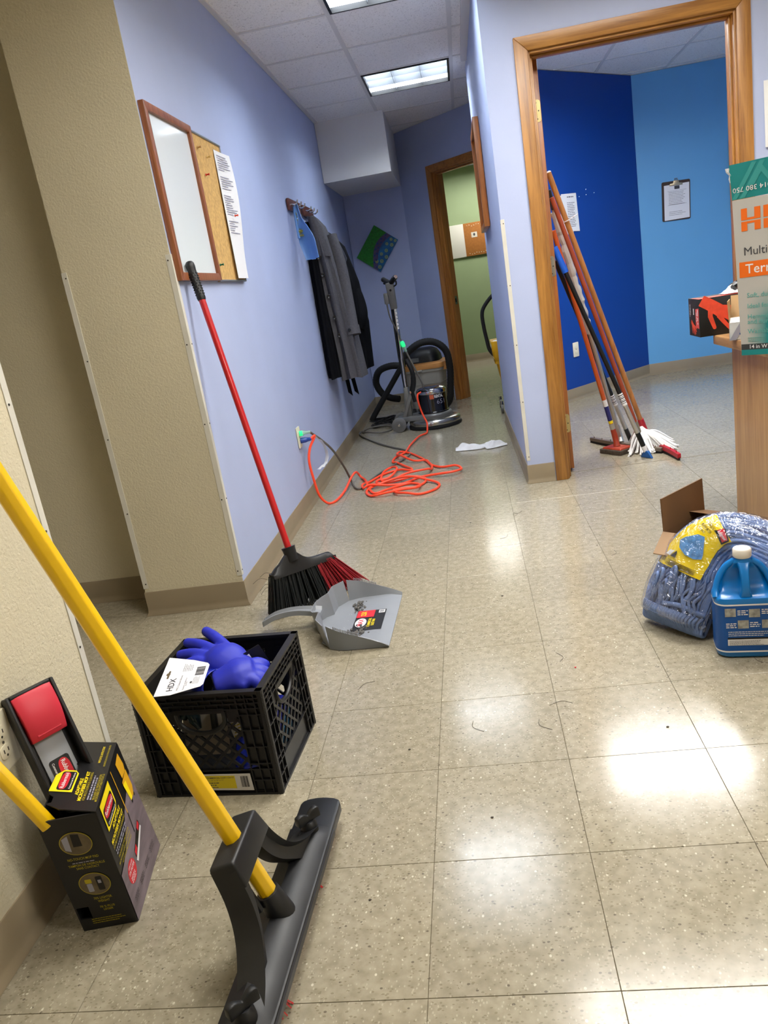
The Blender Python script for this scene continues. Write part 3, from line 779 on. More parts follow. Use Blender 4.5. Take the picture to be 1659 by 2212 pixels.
put_text(PR['pr_gold'], 'FOR MULTI-SURFACE CLEANING', 0.009, at2(FR_, 0.112, 0.176, 0.0004), 0.006, 'RIGHT', width=0.098)
put_text(PR['pr_gold'], 'TROUSSE DE VADROUILLE EN', 0.008, at2(FR_, 0.108, 0.148, 0.0004), 0.006, 'RIGHT', width=0.088)
put_text(PR['pr_gold'], 'MICROFIBRE ADAPTABLE POUR LE', 0.008, at2(FR_, 0.108, 0.138, 0.0004), 0.006, 'RIGHT', width=0.096)
put_text(PR['pr_gold'], 'NETTOYAGE MULTISURFACE', 0.008, at2(FR_, 0.108, 0.128, 0.0004), 0.006, 'RIGHT', width=0.08)
greek(PR['pr_grey'], FR_, 0.018, 0.164, 0.092, 2, 0.007, 0.0032, 4, 0.0004, 0.2)
# printed mop, bucket and seal on the side
def pline(k, M4, a, c, w, z=0.0004):
    d = Vector((c[0] - a[0], c[1] - a[1], 0)).normalized(); q_ = Vector((-d.y, d.x, 0)) * w / 2
    PR[k].add([(a[0] + q_.x, a[1] + q_.y, z), (a[0] - q_.x, a[1] - q_.y, z), (c[0] - q_.x, c[1] - q_.y, z), (c[0] + q_.x, c[1] + q_.y, z)], [(0, 1, 2, 3)], M4)
pline('pr_amber', FR_, (0.128, 0.272), (0.132, 0.165), 0.0032); pline('pr_black', FR_, (0.132, 0.165), (0.128, 0.118), 0.004)
poly('pr_black', FR_, [(0.096, 0.098), (0.158, 0.124), (0.164, 0.118), (0.162, 0.106), (0.096, 0.076), (0.09, 0.086)], 0.0004)
poly('pr_white', FR_, [(0.088, 0.078), (0.162, 0.108), (0.166, 0.102), (0.094, 0.070)], 0.0006)
poly('pr_red', FR_, [(0.093, 0.095), (0.110, 0.102), (0.110, 0.090), (0.094, 0.083)], 0.0007); poly('pr_red', FR_, [(0.142, 0.116), (0.158, 0.123), (0.160, 0.112), (0.145, 0.106)], 0.0007)
poly('pr_amber', FR_, [(0.166, 0.262), (0.198, 0.268), (0.206, 0.235), (0.200, 0.222), (0.172, 0.222)], 0.0005)
poly('pr_amber', FR_, [(0.162, 0.218), (0.205, 0.222), (0.206, 0.180), (0.196, 0.165), (0.172, 0.165)], 0.0005); poly('pr_yellow', FR_, [(0.162, 0.212), (0.182, 0.210), (0.184, 0.166), (0.172, 0.165)], 0.0007)
poly('pr_black', FR_, ell(0.004, 0.004, 10, 0.176, 0.161), 0.0005); poly('pr_black', FR_, ell(0.004, 0.004, 10, 0.198, 0.163), 0.0005)
poly('pr_red', FR_, ell(0.026, 0.024, 30, 0.052, 0.083), 0.0004)
put_text(PR['pr_white'], '15% FASTER', 0.010, at2(FR_, 0.052, 0.088, 0.0006), 0.01, 'CENTER', width=0.040); put_text(PR['pr_white'], 'CLEAN FLOORS', 0.007, at2(FR_, 0.052, 0.098, 0.0006), 0.01, 'CENTER', width=0.030)
greek(PR['pr_white'], FR_, 0.035, 0.076, 0.034, 3, 0.005, 0.002, 6, 0.0006)
for k in range(4): greek(PR['pr_black'], FR_, 0.02 + 0.047 * k, 0.040, 0.034, 3, 0.005, 0.0018, 10 + k, 0.0004)
# lid print
FTl = FT
logo(FTl, 0.050, 0.064, 0.070, 0.052)
put_text(PR['pr_yellow'], 'ADAPTABLE', 0.011, at2(FTl, 0.095, 0.052, 0.0), 0.02, 'RIGHT', width=0.052)
put_text(PR['pr_yellow'], 'MICROFIBER MOP KIT', 0.011, at2(FTl, 0.118, 0.042, 0.0), 0.02, 'RIGHT', width=0.092)
put_text(PR['pr_gold'], 'FOR MULTI-SURFACE CLEANING', 0.008, at2(FTl, 0.116, 0.033, 0.0), 0.006, 'RIGHT', width=0.088)
greek(PR['pr_grey'], FTl, 0.03, 0.023, 0.08, 2, 0.006, 0.003, 8, 0.0)
put_text(PR['pr_gold'], 'TROUSSE DE VADROUILLE EN', 0.007, at2(FTl, 0.110, 0.012, 0.0), 0.006, 'RIGHT', width=0.08)
put_text(PR['pr_gold'], 'MICROFIBRE ADAPTABLE POUR LE', 0.007, at2(FTl, 0.112, 0.006, 0.0), 0.006, 'RIGHT', width=0.086)
put_text(PR['pr_yellow'], 'WATCH FULL INSTRUCTIONS', 0.008, at2(FTl, 0.206, 0.026, 0.0), 0.006, 'RIGHT', width=0.058)
put_text(PR['pr_gold'], "REGARDEZ LES INSTRUCTIONS COMPLETES", 0.006, at2(FTl, 0.212, 0.012, 0.0), 0.004, 'RIGHT', width=0.075)
# front print
cw = 0.105
for (cx, cy) in ((0.052, 0.212), (0.056, 0.112)):
    poly('pr_gold', FF, ell(0.029, 0.027, 32, cx, cy), 0.0001); poly('pr_brown', FF, ell(0.0278, 0.0258, 32, cx, cy), 0.0003)
poly('pr_black', FF, [(0.048, 0.235), (0.062, 0.233), (0.062, 0.205), (0.046, 0.205)], 0.0005); poly('pr_grey', FF, [(0.03, 0.226), (0.042, 0.232), (0.04, 0.195), (0.030, 0.2)], 0.0004)
poly('pr_black', FF, rrect(0.012, 0.034, 0.003, cx=0.066, cy=0.112), 0.0005); poly('pr_grey', FF, rrect(0.006, 0.008, 0.001, cx=0.066, cy=0.116), 0.0006); poly('pr_gold', FF, rrect(0.012, 0.010, 0.002, cx=0.046, cy=0.120), 0.0005); poly('pr_grey', FF, rrect(0.010, 0.02, 0.002, cx=0.046, cy=0.104), 0.0005)
put_text(PR['pr_gold'], 'NO-TOUCH MOP PAD', 0.0085, at2(FF, 0.054, 0.176, 0.0), 0.004, 'CENTER', width=0.056)
put_text(PR['pr_gold'], 'TAMPON DE VADROUILLE\nSANS CONTACT', 0.0075, at2(FF, 0.056, 0.157, 0.0), 0.004, 'CENTER', width=0.066)
greek(PR['pr_grey'], FF, 0.032, 0.166, 0.046, 1, 0.005, 0.002, 9, 0.0)
put_text(PR['pr_gold'], '70% LIGHTER\nWEIGHT', 0.008, at2(FF, 0.060, 0.072, 0.0), 0.004, 'CENTER', width=0.034)
put_text(PR['pr_gold'], '70 % PLUS\nLEGER', 0.007, at2(FF, 0.062, 0.050, 0.0), 0.004, 'CENTER', width=0.028)
greek(PR['pr_gold'], FF, 0.024, 0.026, 0.066, 3, 0.005, 0.0014, 12, 0.0)
for k, mb in PR.items():
    lay(mb)
    if mb.v: mb.build({'pr_yellow': 'yellow_print', 'pr_gold': 'gold_print', 'pr_red': 'red_print', 'pr_white': 'white_print', 'pr_grey': 'grey_print', 'pr_black': 'black_print', 'pr_floor': 'floor_photo_print', 'pr_amber': 'amber_print', 'pr_brown': 'photo_print'}[k], MAT[k], kit, world=True, smooth=0, kind='stuff')

# caddy sticking out of the box, leaning on the wall
MAT['red_plastic'] = mk('red_plastic', rgb(196, 44, 62), 0.45)
MAT['grey_plastic'] = mk('grey_plastic', rgb(146, 150, 156), 0.45)
MAT['pr_red2'] = MAT['pr_red']
cad = thing('mop_caddy', 'black plastic tray with red clip and grey plate, leaning out of the mop kit box', 'mop tray', (-0.70, -0.03, 0.02))
ca, cb = Vector((-0.655, -0.045, 0.10)), Vector((-0.766, 0.030, 0.452))
CM = frame(ca, (0.55, 0.83, 0.0), cb - ca)      # x across, y up the tray, z towards the room
if (CM.to_3x3() @ Vector((0, 0, 1))).x < 0: CM = frame(ca, (-0.55, -0.83, 0.0), cb - ca)
Lc = (cb - ca).length
b = MB(); b.M = CM
b.bx(-0.046, 0.046, 0, Lc, -0.006, 0.0)
b.bx(-0.050, -0.042, 0, Lc, -0.006, 0.030); b.bx(0.042, 0.050, 0, Lc, -0.006, 0.030); b.bx(-0.042, 0.042, Lc - 0.008, Lc, -0.006, 0.030)
b.build('tray', MAT['black'], cad, world=True, bevel=0.004)
b = MB(); b.M = CM; b.prism(rrect(0.060, 0.20, 0.018, cx=0.0, cy=Lc - 0.165), 0.0, 0.005); gp = b.build('grey_plate', MAT['grey_plastic'], cad, world=True, bevel=0.001)
b = MB(); b.M = CM; rs = []
for k in range(9):
    t = k / 8; y = Lc - 0.006 - 0.098 * t; z = 0.028 + 0.012 * math.sin(t * PI * 0.9) - 0.008 * t
    w = 0.041 - 0.004 * t
    rs.append([(-w, y, 0.004), (-w, y, z), (-w * 0.5, y, z + 0.004), (w * 0.5, y, z + 0.004), (w, y, z), (w, y, 0.004)])
b.rings(rs); rc = b.build('clip', MAT['red_plastic'], cad, world=True, bevel=0.002, label='red clip at the top of the tray')
b = MB(); b.M = CM; b.tube([(-0.024, Lc - 0.094, 0.030), (0.024, Lc - 0.094, 0.030)], 0.0022, 6); b.build('grip_ridge', MAT['red_plastic'], rc, world=True)
lgk, lgr, lgw = MB(), MB(), MB()
lgk.plate(rrect(0.042, 0.066, 0.006, cx=0.0, cy=Lc - 0.185), 0.0058, CM)
LM = CM @ Matrix.Translation((-0.0, Lc - 0.185, 0.0062)) @ Matrix.Rotation(-PI / 2, 4, 'Z')
lgr.plate([(0.029 * math.copysign(abs(math.cos(a)) ** 0.6, math.cos(a)), 0.006 + 0.012 * math.copysign(abs(math.sin(a)) ** 0.9, math.sin(a))) for a in [2 * PI * k / 28 for k in range(28)]], 0, LM)
put_text(lgw, 'Rubbermaid', 0.013, at2(LM, 0, 0.006, 0.0003), 0.012, 'CENTER', width=0.05); put_text(lgw, 'Commercial Products', 0.007, at2(LM, 0, -0.014, 0.0003), 0.01, 'CENTER', width=0.054)
lgk.build('logo_ground', MAT['pr_black'], cad, world=True, smooth=0); lgr.build('logo_oval', MAT['pr_red'], cad, world=True, smooth=0); lgw.build('logo_text', MAT['pr_white'], cad, world=True, smooth=0)
# second yellow handle, loose in the box
p2 = thing('mop_stick', 'loose yellow handle slanting down into the mop kit box at the left edge', 'handle', (-0.645, -0.20, 0.25))
b = MB(); a0 = Vector((-0.680, -0.136, 0.252)); a1 = Vector((-0.738, -0.134, 0.356)); d = (a1 - a0)
b.tube([a0, a0 + d * 1.5], 0.0158, 8, phase=PI / 8); b.build('pole', MAT['yellow'], p2, world=True, bevel=0.002, smooth=25)

# wall outlet low on the near wall
def outlet(name, loc, rotz, label, group=None, plain=False):
    r = thing(name, label, 'outlet', loc, (0, 0, rotz), group)
    b = MB(); b.M = frame((0, 0, 0), (1, 0, 0), (0, 0, 1)); b.prism(rrect(0.070, 0.115, 0.005), 0, 0.006); pl = b.build('cover_plate', MAT['ivory'], r, bevel=0.0015)
    for s in (-1, 1):
        b = MB(); b.M = frame((0, 0, 0), (1, 0, 0), (0, 0, 1)); b.prism(rrect(0.034, 0.028, 0.010, cy=s * 0.0195), 0.006, 0.0078); rc = b.build('receptacle', MAT['ivory'], r, bevel=0.0006)
        if not plain:
            b = MB(); b.M = frame((0, 0, 0), (1, 0, 0), (0, 0, 1))
            for dx in (-0.0065, 0.0065): b.bx(dx - 0.0012, dx + 0.0012, s * 0.0195 - 0.002, s * 0.0195 + 0.006, 0.0078, 0.0082)
            b.prism(ell(0.0026, 0.0026, 8, 0, s * 0.0195 - 0.008), 0.0078, 0.0082); b.build('slots', MAT['screw'], rc)
    MB().cyl((0, -0.006, 0), (0, -0.0075, 0), 0.003, 8).build('screw', MAT['steel'], r)
    return r
# (local -y is the outward side)
outlet('wall_outlet', (-0.79, -0.052, 0.385), PI / 2, 'ivory wall outlet low on the near beige wall at the left edge')

# ================================================================== milk crate and its contents
MAT['crate'] = mk('crate_plastic', rgb(15, 15, 17), 0.38, bump=0.06, bscale=200, bdist=0.001)
CR = Vector((-0.522, 0.424, 0)); CROT = math.radians(-4.2)
cr = thing('milk_crate', 'black plastic milk crate with blue gloves and packets inside', 'crate', CR, (0, 0, CROT))
cw_, cd_, ch_ = 0.328, 0.312, 0.276
MB().bx(-cw_ / 2 + 0.004, cw_ / 2 - 0.004, -cd_ / 2 + 0.004, cd_ / 2 - 0.004, 0.004, 0.010).build('crate_bottom', MAT['crate'], cr)
def seg_clip(p, q, x0, x1, y0, y1):
    t0, t1 = 0.0, 1.0; dx, dy = q[0] - p[0], q[1] - p[1]
    for pp, qq in ((-dx, p[0] - x0), (dx, x1 - p[0]), (-dy, p[1] - y0), (dy, y1 - p[1])):
        if abs(pp) < 1e-12:
            if qq < 0: return None
        else:
            t = qq / pp
            if pp < 0: t0 = max(t0, t)
            else: t1 = min(t1, t)
    if t0 >= t1: return None
    return (p[0] + dx * t0, p[1] + dy * t0), (p[0] + dx * t1, p[1] + dy * t1)
def crate_side(W, M4, name):
    b = MB(); b.M = M4           # x along, y up, z out of the crate (outer surface near z=0)
    hw = W / 2
    b.bx(-hw, hw, 0.236, ch_ - 0.003, -0.010, -0.006)                                            # rim web
    b.bx(-hw, hw, ch_ - 0.008, ch_, -0.016, 0.0)                                                   # top lip
    b.bx(-hw, hw, 0.0, 0.006, -0.012, 0.0); b.bx(-hw, hw, 0.006, 0.070, -0.010, -0.006)          # bottom band
    wx = 0.098
    for s in (-1, 1):
        b.bx(s * wx, s * hw, 0.006, 0.24, -0.011, -0.007)                                          # corner web
        b.bx(s * 0.066, s * wx, 0.196, 0.24, -0.010, -0.006)
        for x in (wx, wx + 0.022, wx + 0.044, hw - 0.0025): b.bx(s * x - 0.0013, s * x + 0.0013, 0.002, ch_ - 0.004, -0.010, 0.0)
        for y in (0.04, 0.085, 0.13, 0.175, 0.215): b.bx(s * (wx - 0.001), s * hw, y - 0.0012, y + 0.0012, -0.010, 0.0)
    for y in (0.070, 0.232, 0.246, 0.258): b.bx(-hw, hw, y - 0.0012, y + 0.0012, -0.010, 0.0)   # brick-like ribs
    for row, (y0, y1) in enumerate(((0.232, 0.246), (0.246, 0.258), (0.258, 0.270))):
        x = -hw + (0.012 if row % 2 else 0.028)
        while x < hw: b.bx(x - 0.001, x + 0.001, y0, y1, -0.008, 0.0); x += 0.031
    # handle slot: flat top, rounded belly
    lip = [(-0.060, 0.226)] + [(-0.060 * math.cos(a), 0.212 - 0.042 * math.sin(a) ** 0.9) for a in [PI * k / 14 for k in range(15)]] + [(0.060, 0.226)]
    b.tube([(x, y, -0.006) for x, y in lip], 0.0065, 8, sx=1.0)
    b.bx(-0.064, 0.064, 0.224, 0.236, -0.013, 0.0)
    # diagonal lattice
    for s in (-1, 1):
        k = -0.5
        while k < 0.5:
            sg = seg_clip((-0.3, -0.3 * s + k), (0.3, 0.3 * s + k), -wx, wx, 0.070, 0.205)
            k += 0.036
            if not sg: continue
            (xa, ya), (xb, yb) = sg
            # cut where the slot's belly lies
            nseg = 14; run = []
            for t in range(nseg + 1):
                x, y = xa + (xb - xa) * t / nseg, ya + (yb - ya) * t / nseg
                inslot = abs(x) < 0.062 and y > 0.212 - 0.044 * max(0.0, 1 - (x / 0.062) ** 2) ** 0.5
                if not inslot: run.append((x, y, -0.006))
                if inslot or t == nseg:
                    if len(run) > 1: b.tube([run[0], run[-1]], 0.0032, 4, sx=1.5, up=(0, 0, 1), phase=PI / 4)
                    run = []
    return b.build(name, MAT['crate'], cr, smooth=30)
fy = frame((0, -cd_ / 2, 0), (1, 0, 0), (0, 0, 1)); crate_side(cw_, fy, 'crate_side')
crate_side(cw_, frame((0, cd_ / 2, 0), (-1, 0, 0), (0, 0, 1)), 'crate_side')
crate_side(cd_ - 0.002, frame((cw_ / 2, 0, 0), (0, 1, 0), (0, 0, 1)), 'crate_side')
crate_side(cd_ - 0.002, frame((-cw_ / 2, 0, 0), (0, -1, 0), (0, 0, 1)), 'crate_side')
for sx in (-1, 1):
    for sy in (-1, 1):
        b = MB(); b.tube([(sx * (cw_ / 2 - 0.007), sy * (cd_ / 2 - 0.007), 0), (sx * (cw_ / 2 - 0.007), sy * (cd_ / 2 - 0.007), ch_ - 0.001)], 0.0085, 10); b.build('corner_post', MAT['crate'], cr)
# paper label on the front band
lb = MB(); lb.M = fy; lb.prism([(-0.05, 0.018), (0.094, 0.014), (0.092, 0.060), (-0.05, 0.062)], 0.0002, 0.0008); lbl = lb.build('paper_label', mk('label_grey', rgb(196, 194, 190), 0.6), cr, smooth=0)
ly = MB(); ly.plate([(-0.044, 0.023), (0.052, 0.021), (0.052, 0.056), (-0.040, 0.058)], 0.0011, fy); ly.build('label_panel', mk('label_yellow', rgb(206, 186, 30), 0.6), lbl, smooth=0)
lt = MB(); put_text(lt, '16 QT. COMMERCIAL DAIRY CRATE', 0.006, at2(fy, 0.006, 0.051, 0.0014), 0.004, 'CENTER', width=0.086); put_text(lt, '13" x 13" x 11"', 0.0055, at2(fy, 0.006, 0.0445, 0.0014), 0.0, 'CENTER')
greek(lt, fy, -0.03, 0.036, 0.04, 3, 0.006, 0.0022, 21, 0.0014); barcode(lt, fy, 0.066, 0.024, 0.02, 0.03, 5, 0.0012); lt.build('label_print', MAT['ink'], lbl, smooth=0)

MAT['glove'] = mk('blue_pvc', rgb(34, 44, 172), 0.5, bump=0.1, bscale=180, bdist=0.001)
MAT['cuff'] = mk('blue_pvc_shiny', rgb(24, 40, 150), 0.16)
def glove(label, wrist, palm, tips, thumb, cuff_end, r_palm=0.036, flat=0.55, up=(0, 0, 1), group='blue rubber gloves in the crate'):
    """world points; fingers run from the palm to the tips"""
    w, p = Vector(wrist), Vector(palm); U = Vector(up)
    r = thing('rubber_glove', label, 'glove', (w.x, w.y, w.z), group=group)
    b = MB()
    d = (p - w); side = d.cross(U).normalized()
    b.tube([w, w.lerp(p, 0.35), w.lerp(p, 0.75), p, p + d.normalized() * 0.03], [0.030, 0.034, r_palm * 1.12, r_palm * 1.12, r_palm * 0.8], 16, sx=1.25, up=U * flat if False else U)
    roots = [p + d.normalized() * 0.010 + side * (0.030 - 0.020 * i) for i in range(4)]
    for i, tp in enumerate(tips):
        t = Vector(tp); q_ = roots[i]; mid = q_.lerp(t, 0.5) + U * 0.010
        pts = bez([q_ - d.normalized() * 0.02, mid, t], 6); n_ = len(pts)
        b.tube(pts + [t + (t - mid).normalized() * 0.009], [0.0175 - 0.0035 * k / n_ for k in range(n_)] + [0.005], 10)
    th = Vector(thumb); q_ = w.lerp(p, 0.55) + (side if (th - p).dot(side) > 0 else -side) * 0.024
    pts = bez([q_, q_.lerp(th, 0.55) + U * 0.008, th], 6)
    b.tube(pts + [th + (pts[-1] - pts[-3]).normalized() * 0.008], [0.019 - 0.005 * k / len(pts) for k in range(len(pts))] + [0.006], 10)
    o = b.build('glove_hand', MAT['glove'], r, world=True, smooth=180)
    mo = o.modifiers.new('remesh', 'REMESH'); mo.mode = 'VOXEL'; mo.voxel_size = 0.0045; mo.use_smooth_shade = True
    ms = o.modifiers.new('smooth', 'SMOOTH'); ms.factor = 0.6; ms.iterations = 6
    ce = Vector(cuff_end); b = MB()
    pts = bez([w + (p - w) * 0.05, w.lerp(ce, 0.4), ce], 6)
    b.tube(pts, [0.034 + 0.010 * k / len(pts) for k in range(len(pts))], 20, cap=False, sx=1.35, up=U)
    c_ = b.build('glove_cuff', MAT['cuff'], r, world=True, smooth=180)
    so = c_.modifiers.new('solid', 'SOLIDIFY'); so.thickness = 0.002
    return r
Zr = 0.278
gA = glove('blue rubber glove with fingers fanned up over the crate\'s back left', (-0.440, 0.385, 0.262), (-0.515, 0.440, 0.275),
      [(-0.605, 0.585, 0.296), (-0.640, 0.530, 0.292), (-0.640, 0.470, 0.286), (-0.615, 0.420, 0.276)][::1], (-0.49, 0.41, 0.275), (-0.42, 0.36, 0.16), r_palm=0.040)
gB = glove('blue rubber glove pointing right towards the crate\'s side slot', (-0.505, 0.335, 0.262), (-0.440, 0.358, 0.270),
      [(-0.386, 0.318, 0.245), (-0.378, 0.346, 0.246), (-0.380, 0.378, 0.252), (-0.395, 0.410, 0.262)], (-0.425, 0.312, 0.262), (-0.575, 0.372, 0.238), r_palm=0.038)
gC = glove('blue rubber glove crumpled low in the crate behind the lattice', (-0.44, 0.34, 0.11), (-0.43, 0.40, 0.12),
      [(-0.47, 0.50, 0.13), (-0.45, 0.50, 0.13), (-0.42, 0.50, 0.12), (-0.40, 0.49, 0.12)], (-0.38, 0.42, 0.13), (-0.43, 0.30, 0.05), r_palm=0.04)
# header card of the gloves
hc = thing('header_card', 'white hang card with barcode on the blue gloves, at the crate\'s front left', 'card', (-0.60, 0.36, 0.30))
HM = frame((-0.628, 0.262, 0.284), (0.985, 0.06, 0.0), (-0.22, 0.86, 0.16)) @ Matrix.Diagonal((0.72, 1.0, 1.0, 1.0))
HW, HH = 0.165, 0.165
pts = [(0.0, 0.0), (0.055, -0.001), (0.150, 0.018), (0.158, 0.026), (0.158, 0.098), (0.150, 0.106), (0.095, 0.125), (0.0, 0.148)]
b = MB(); b.prism(pts, -0.0004, 0.0004, HM); card = b.build('card', mk('glossy_card', rgb(224, 225, 232), 0.25), hc, world=True, smooth=0)
b = MB(); b.plate(rrect(0.007, 0.030, 0.003, cx=0.024, cy=0.076), 0.0007, HM); b.plate(ell(0.007, 0.006, 12, 0.022, 0.078), 0.0008, HM); b.build('hang_hole', MAT['pr_brown'], card, world=True, smooth=0)
b = MB()
R90 = lambda x, y: at2(HM, x, y, 0.0008, PI / 2)
put_text(b, 'HDX', 0.030, R90(0.048, 0.036), 0.012, 'CENTER', width=0.046); put_text(b, 'PVC Coated Gloves', 0.008, R90(0.074, 0.040), 0.0, 'CENTER', width=0.055)
put_text(b, 'Guantes recubiertos\nde PVC', 0.006, R90(0.096, 0.034), 0.0, 'CENTER', width=0.045)
greek(b, R90(0.072, 0.082), 0.0, 0.0, 0.03, 6, 0.006, 0.0016, 31); greek(b, R90(0.12, 0.03), 0.0, 0.0, 0.03, 5, 0.0045, 0.0012, 33)
barcode(b, R90(0.148, 0.062), 0.0, 0.0, 0.034, 0.030, 7); b.plate(ell(0.004, 0.004, 12, 0.113, 0.037), 0.0008, HM)
b.build('card_print', MAT['ink'], hc, world=True, smooth=0)
# packets inside the crate
b = MB(); pk = thing('tool_packet', 'grey carded tool packet seen through the crate\'s front slot', 'packet', (-0.56, 0.33, 0.02))
PM = frame((-0.585, 0.318, 0.085), (1, -0.05, 0.0), (0.05, 0.25, 1))
b = MB(); b.prism(rrect(0.115, 0.13, 0.006, cx=0.03, cy=0.065), -0.001, 0.001, PM); b.build('card', mk('grey_card', rgb(138, 132, 122), 0.6), pk, world=True, smooth=0)
b = MB(); b.prism(rrect(0.014, 0.05, 0.005, cx=0.058, cy=0.085), 0.001, 0.016, PM); b.build('tool_handle', MAT['black'], pk, world=True, bevel=0.003)
b = MB(); b.tube([PM @ Vector((-0.02, 0.10, 0.012)), PM @ Vector((-0.005, 0.118, 0.014)), PM @ Vector((0.012, 0.095, 0.016)), PM @ Vector((0.02, 0.07, 0.012))], [0.012, 0.014, 0.016, 0.006], 12); b.build('blister', mk('dark_blister', rgb(40, 56, 60), 0.08, coat=0.5), pk, world=True)
b = MB(); PM2 = frame((-0.475, 0.325, 0.06), (0.9, 0.1, 0.25), (-0.2, 0.25, 0.95))
pk2 = thing('instruction_leaflet', 'white folded leaflet tucked in the crate behind the front lattice', 'leaflet', (-0.45, 0.33, 0.02))
b.prism([(0, 0), (0.075, 0), (0.075, 0.125), (0, 0.125)], -0.0006, 0.0006, PM2); b.build('leaflet_sheet', MAT['white'], pk2, world=True, smooth=0)
b = MB(); greek(b, PM2, 0.006, 0.105, 0.06, 12, 0.008, 0.0025, 41, 0.0009); b.plate([(0.002, 0.04), (0.03, 0.04), (0.03, 0.06), (0.002, 0.06)], 0.001, PM2); b.build('leaflet_print', MAT['pr_gold'], pk2, world=True, smooth=0)
pk3 = thing('scraper_packet', 'black hang tag standing up behind the blue gloves in the crate', 'packet', (-0.40, 0.44, 0.2))
PM3 = frame((-0.425, 0.425, 0.200), (0.75, 0.3, 0.28), (-0.2, -0.05, 1))
b = MB(); b.prism(rrect(0.05, 0.12, 0.004, cx=0.025, cy=0.04), -0.001, 0.001, PM3); b.build('tag', MAT['black'], pk3, world=True, smooth=0)
b = MB(); b.plate([(0.006, 0.062), (0.018, 0.062), (0.018, 0.092), (0.006, 0.092)], 0.0014, PM3); b.build('tag_print', MAT['white'], pk3, world=True, smooth=0)
pk4 = thing('teal_sponge', 'teal packet at the bottom of the crate behind the right side', 'packet', (-0.41, 0.45, 0.012))
b = MB(); b.box((-0.41, 0.45, 0.06), (0.05, 0.13, 0.09), (0, 0, 0.1)); b.build('packet_body', mk('teal_film', rgb(26, 110, 160), 0.3, var=0.3, vscale=30), pk4, world=True, bevel=0.012, seg=3)

# ================================================================== angle broom
MAT['red_metal'] = mk('red_enamel', rgb(178, 22, 28), 0.3, coat=0.4)
MAT['brist_black'] = mk('black_bristle', rgb(20, 24, 26), 0.55)
MAT['brist_red'] = mk('dark_red_bristle', rgb(150, 34, 44), 0.5)
bl, br_ = Vector((-0.640, 1.330, 0)), Vector((-0.385, 1.560, 0))
bd = (br_ - bl).normalized(); bn = Vector((bd.y, -bd.x, 0))          # along head, towards viewer
bro = thing('angle_broom', 'angle broom with red handle, black grip and black and red bristles', 'broom', ((bl + br_) / 2))
# cap profile along the head
BLn = (br_ - bl).length
cap = []
for k in range(15):
    t = k / 14
    p = bl + bd * (BLn * (0.04 + 0.80 * t)); zb = 0.150 - 0.006 * t; 
    top = 0.172 + 0.055 * math.exp(-((t - 0.34) / 0.17) ** 2) + 0.006 * (1 - t)
    if t > 0.93: top -= 0.02 * (t - 0.93) / 0.07
    if t < 0.06: top -= 0.015 * (0.06 - t) / 0.06
    w = 0.026 - 0.010 * abs(t - 0.4)
    cap.append([p + bn * w + Vector((0, 0, zb)), p + bn * w * 0.9 + Vector((0, 0, zb + 0.014)), p + bn * w * 0.35 + Vector((0, 0, top)), p - bn * w * 0.35 + Vector((0, 0, top)), p - bn * w * 0.9 + Vector((0, 0, zb + 0.014)), p - bn * w + Vector((0, 0, zb))])
b = MB(); b.rings(cap); b.build('broom_cap', MAT['head'], bro, world=True, smooth=45)
hb = bl + bd * (BLn * 0.315) + Vector((0, 0, 0.215)); ht = Vector((-0.768, 1.590, 1.312)); hdv = (ht - hb).normalized()
b = MB(); b.tube([hb - hdv * 0.025, hb + hdv * 0.02, hb + hdv * 0.03], [0.022, 0.025, 0.027], 14); b.build('handle_collar', MAT['head'], bro, world=True)
b = MB(); b.tube([hb, ht - hdv * 0.14], 0.0125, 16); b.build('handle', MAT['red_metal'], bro, world=True)
b = MB(); g0 = ht - hdv * 0.145
rr = [0.0145, 0.0165] + [0.0155] * 6 + [0.0165, 0.0172, 0.0165, 0.012, 0.005]
tt = [0, .01, .02, .04, .06, .08, .10, .11, .118, .126, .136, .143, .146]
b.tube([g0 + hdv * t for t in tt], rr, 16); gr = b.build('grip', MAT['black'], bro, world=True)
b = MB()
for i in range(9):
    for j in range(10):
        a = 2 * PI * (j + 0.5 * (i % 2)) / 10; e1 = hdv.orthogonal().normalized(); e2 = hdv.cross(e1)
        b.ball(g0 + hdv * (0.022 + 0.0095 * i) + (e1 * math.cos(a) + e2 * math.sin(a)) * 0.0155, 0.0026, 5, 4)
b.build('grip_studs', MAT['black'], gr, world=True, kind='stuff')
rnd = random.Random(11); bb, bw = MB(), MB()
for i in range(520):
    t = rnd.random() ** 0.9; s = rnd.uniform(-1, 1)
    p0 = bl + bd * (BLn * (0.03 + 0.78 * t)) + bn * (s * 0.020) + Vector((0, 0, 0.155))
    fl = (t - 0.33) * 0.10 + (0.055 * max(0, t - 0.75) / 0.25)
    p1 = p0 + bd * (fl + rnd.uniform(-0.008, 0.008)) + bn * (s * 0.018 + rnd.uniform(-0.006, 0.006)); p1.z = 0.004 + rnd.random() * 0.010 + 0.012 * max(0, t - .8) * 5 * 0.3
    pm = p0.lerp(p1, 0.5) + bn * rnd.uniform(-0.004, 0.004)
    (bw if t > 0.70 else bb).tube([p0, pm, p1], 0.0019 if t > 0.7 else 0.0023, 4, cap=False)
bb.build('black_bristles', MAT['brist_black'], bro, world=True, kind='stuff')
bw.build('red_bristles', MAT['brist_red'], bro, world=True, kind='stuff', label='dark red bristles at the outer end')
hair = MB()
for k in range(9):
    p = bl + bd * rnd.uniform(-0.01, 0.03) + Vector((0, 0, rnd.uniform(0.05, 0.24)))
    q = p - bd * rnd.uniform(0.03, 0.06) + Vector((0, 0, rnd.uniform(-0.05, 0.01))) + bn * rnd.uniform(-0.02, 0.04)
    hair.tube(bez([p, p.lerp(q, 0.5) + Vector((0, 0, 0.012)), q], 4), 0.0007, 3, cap=False)
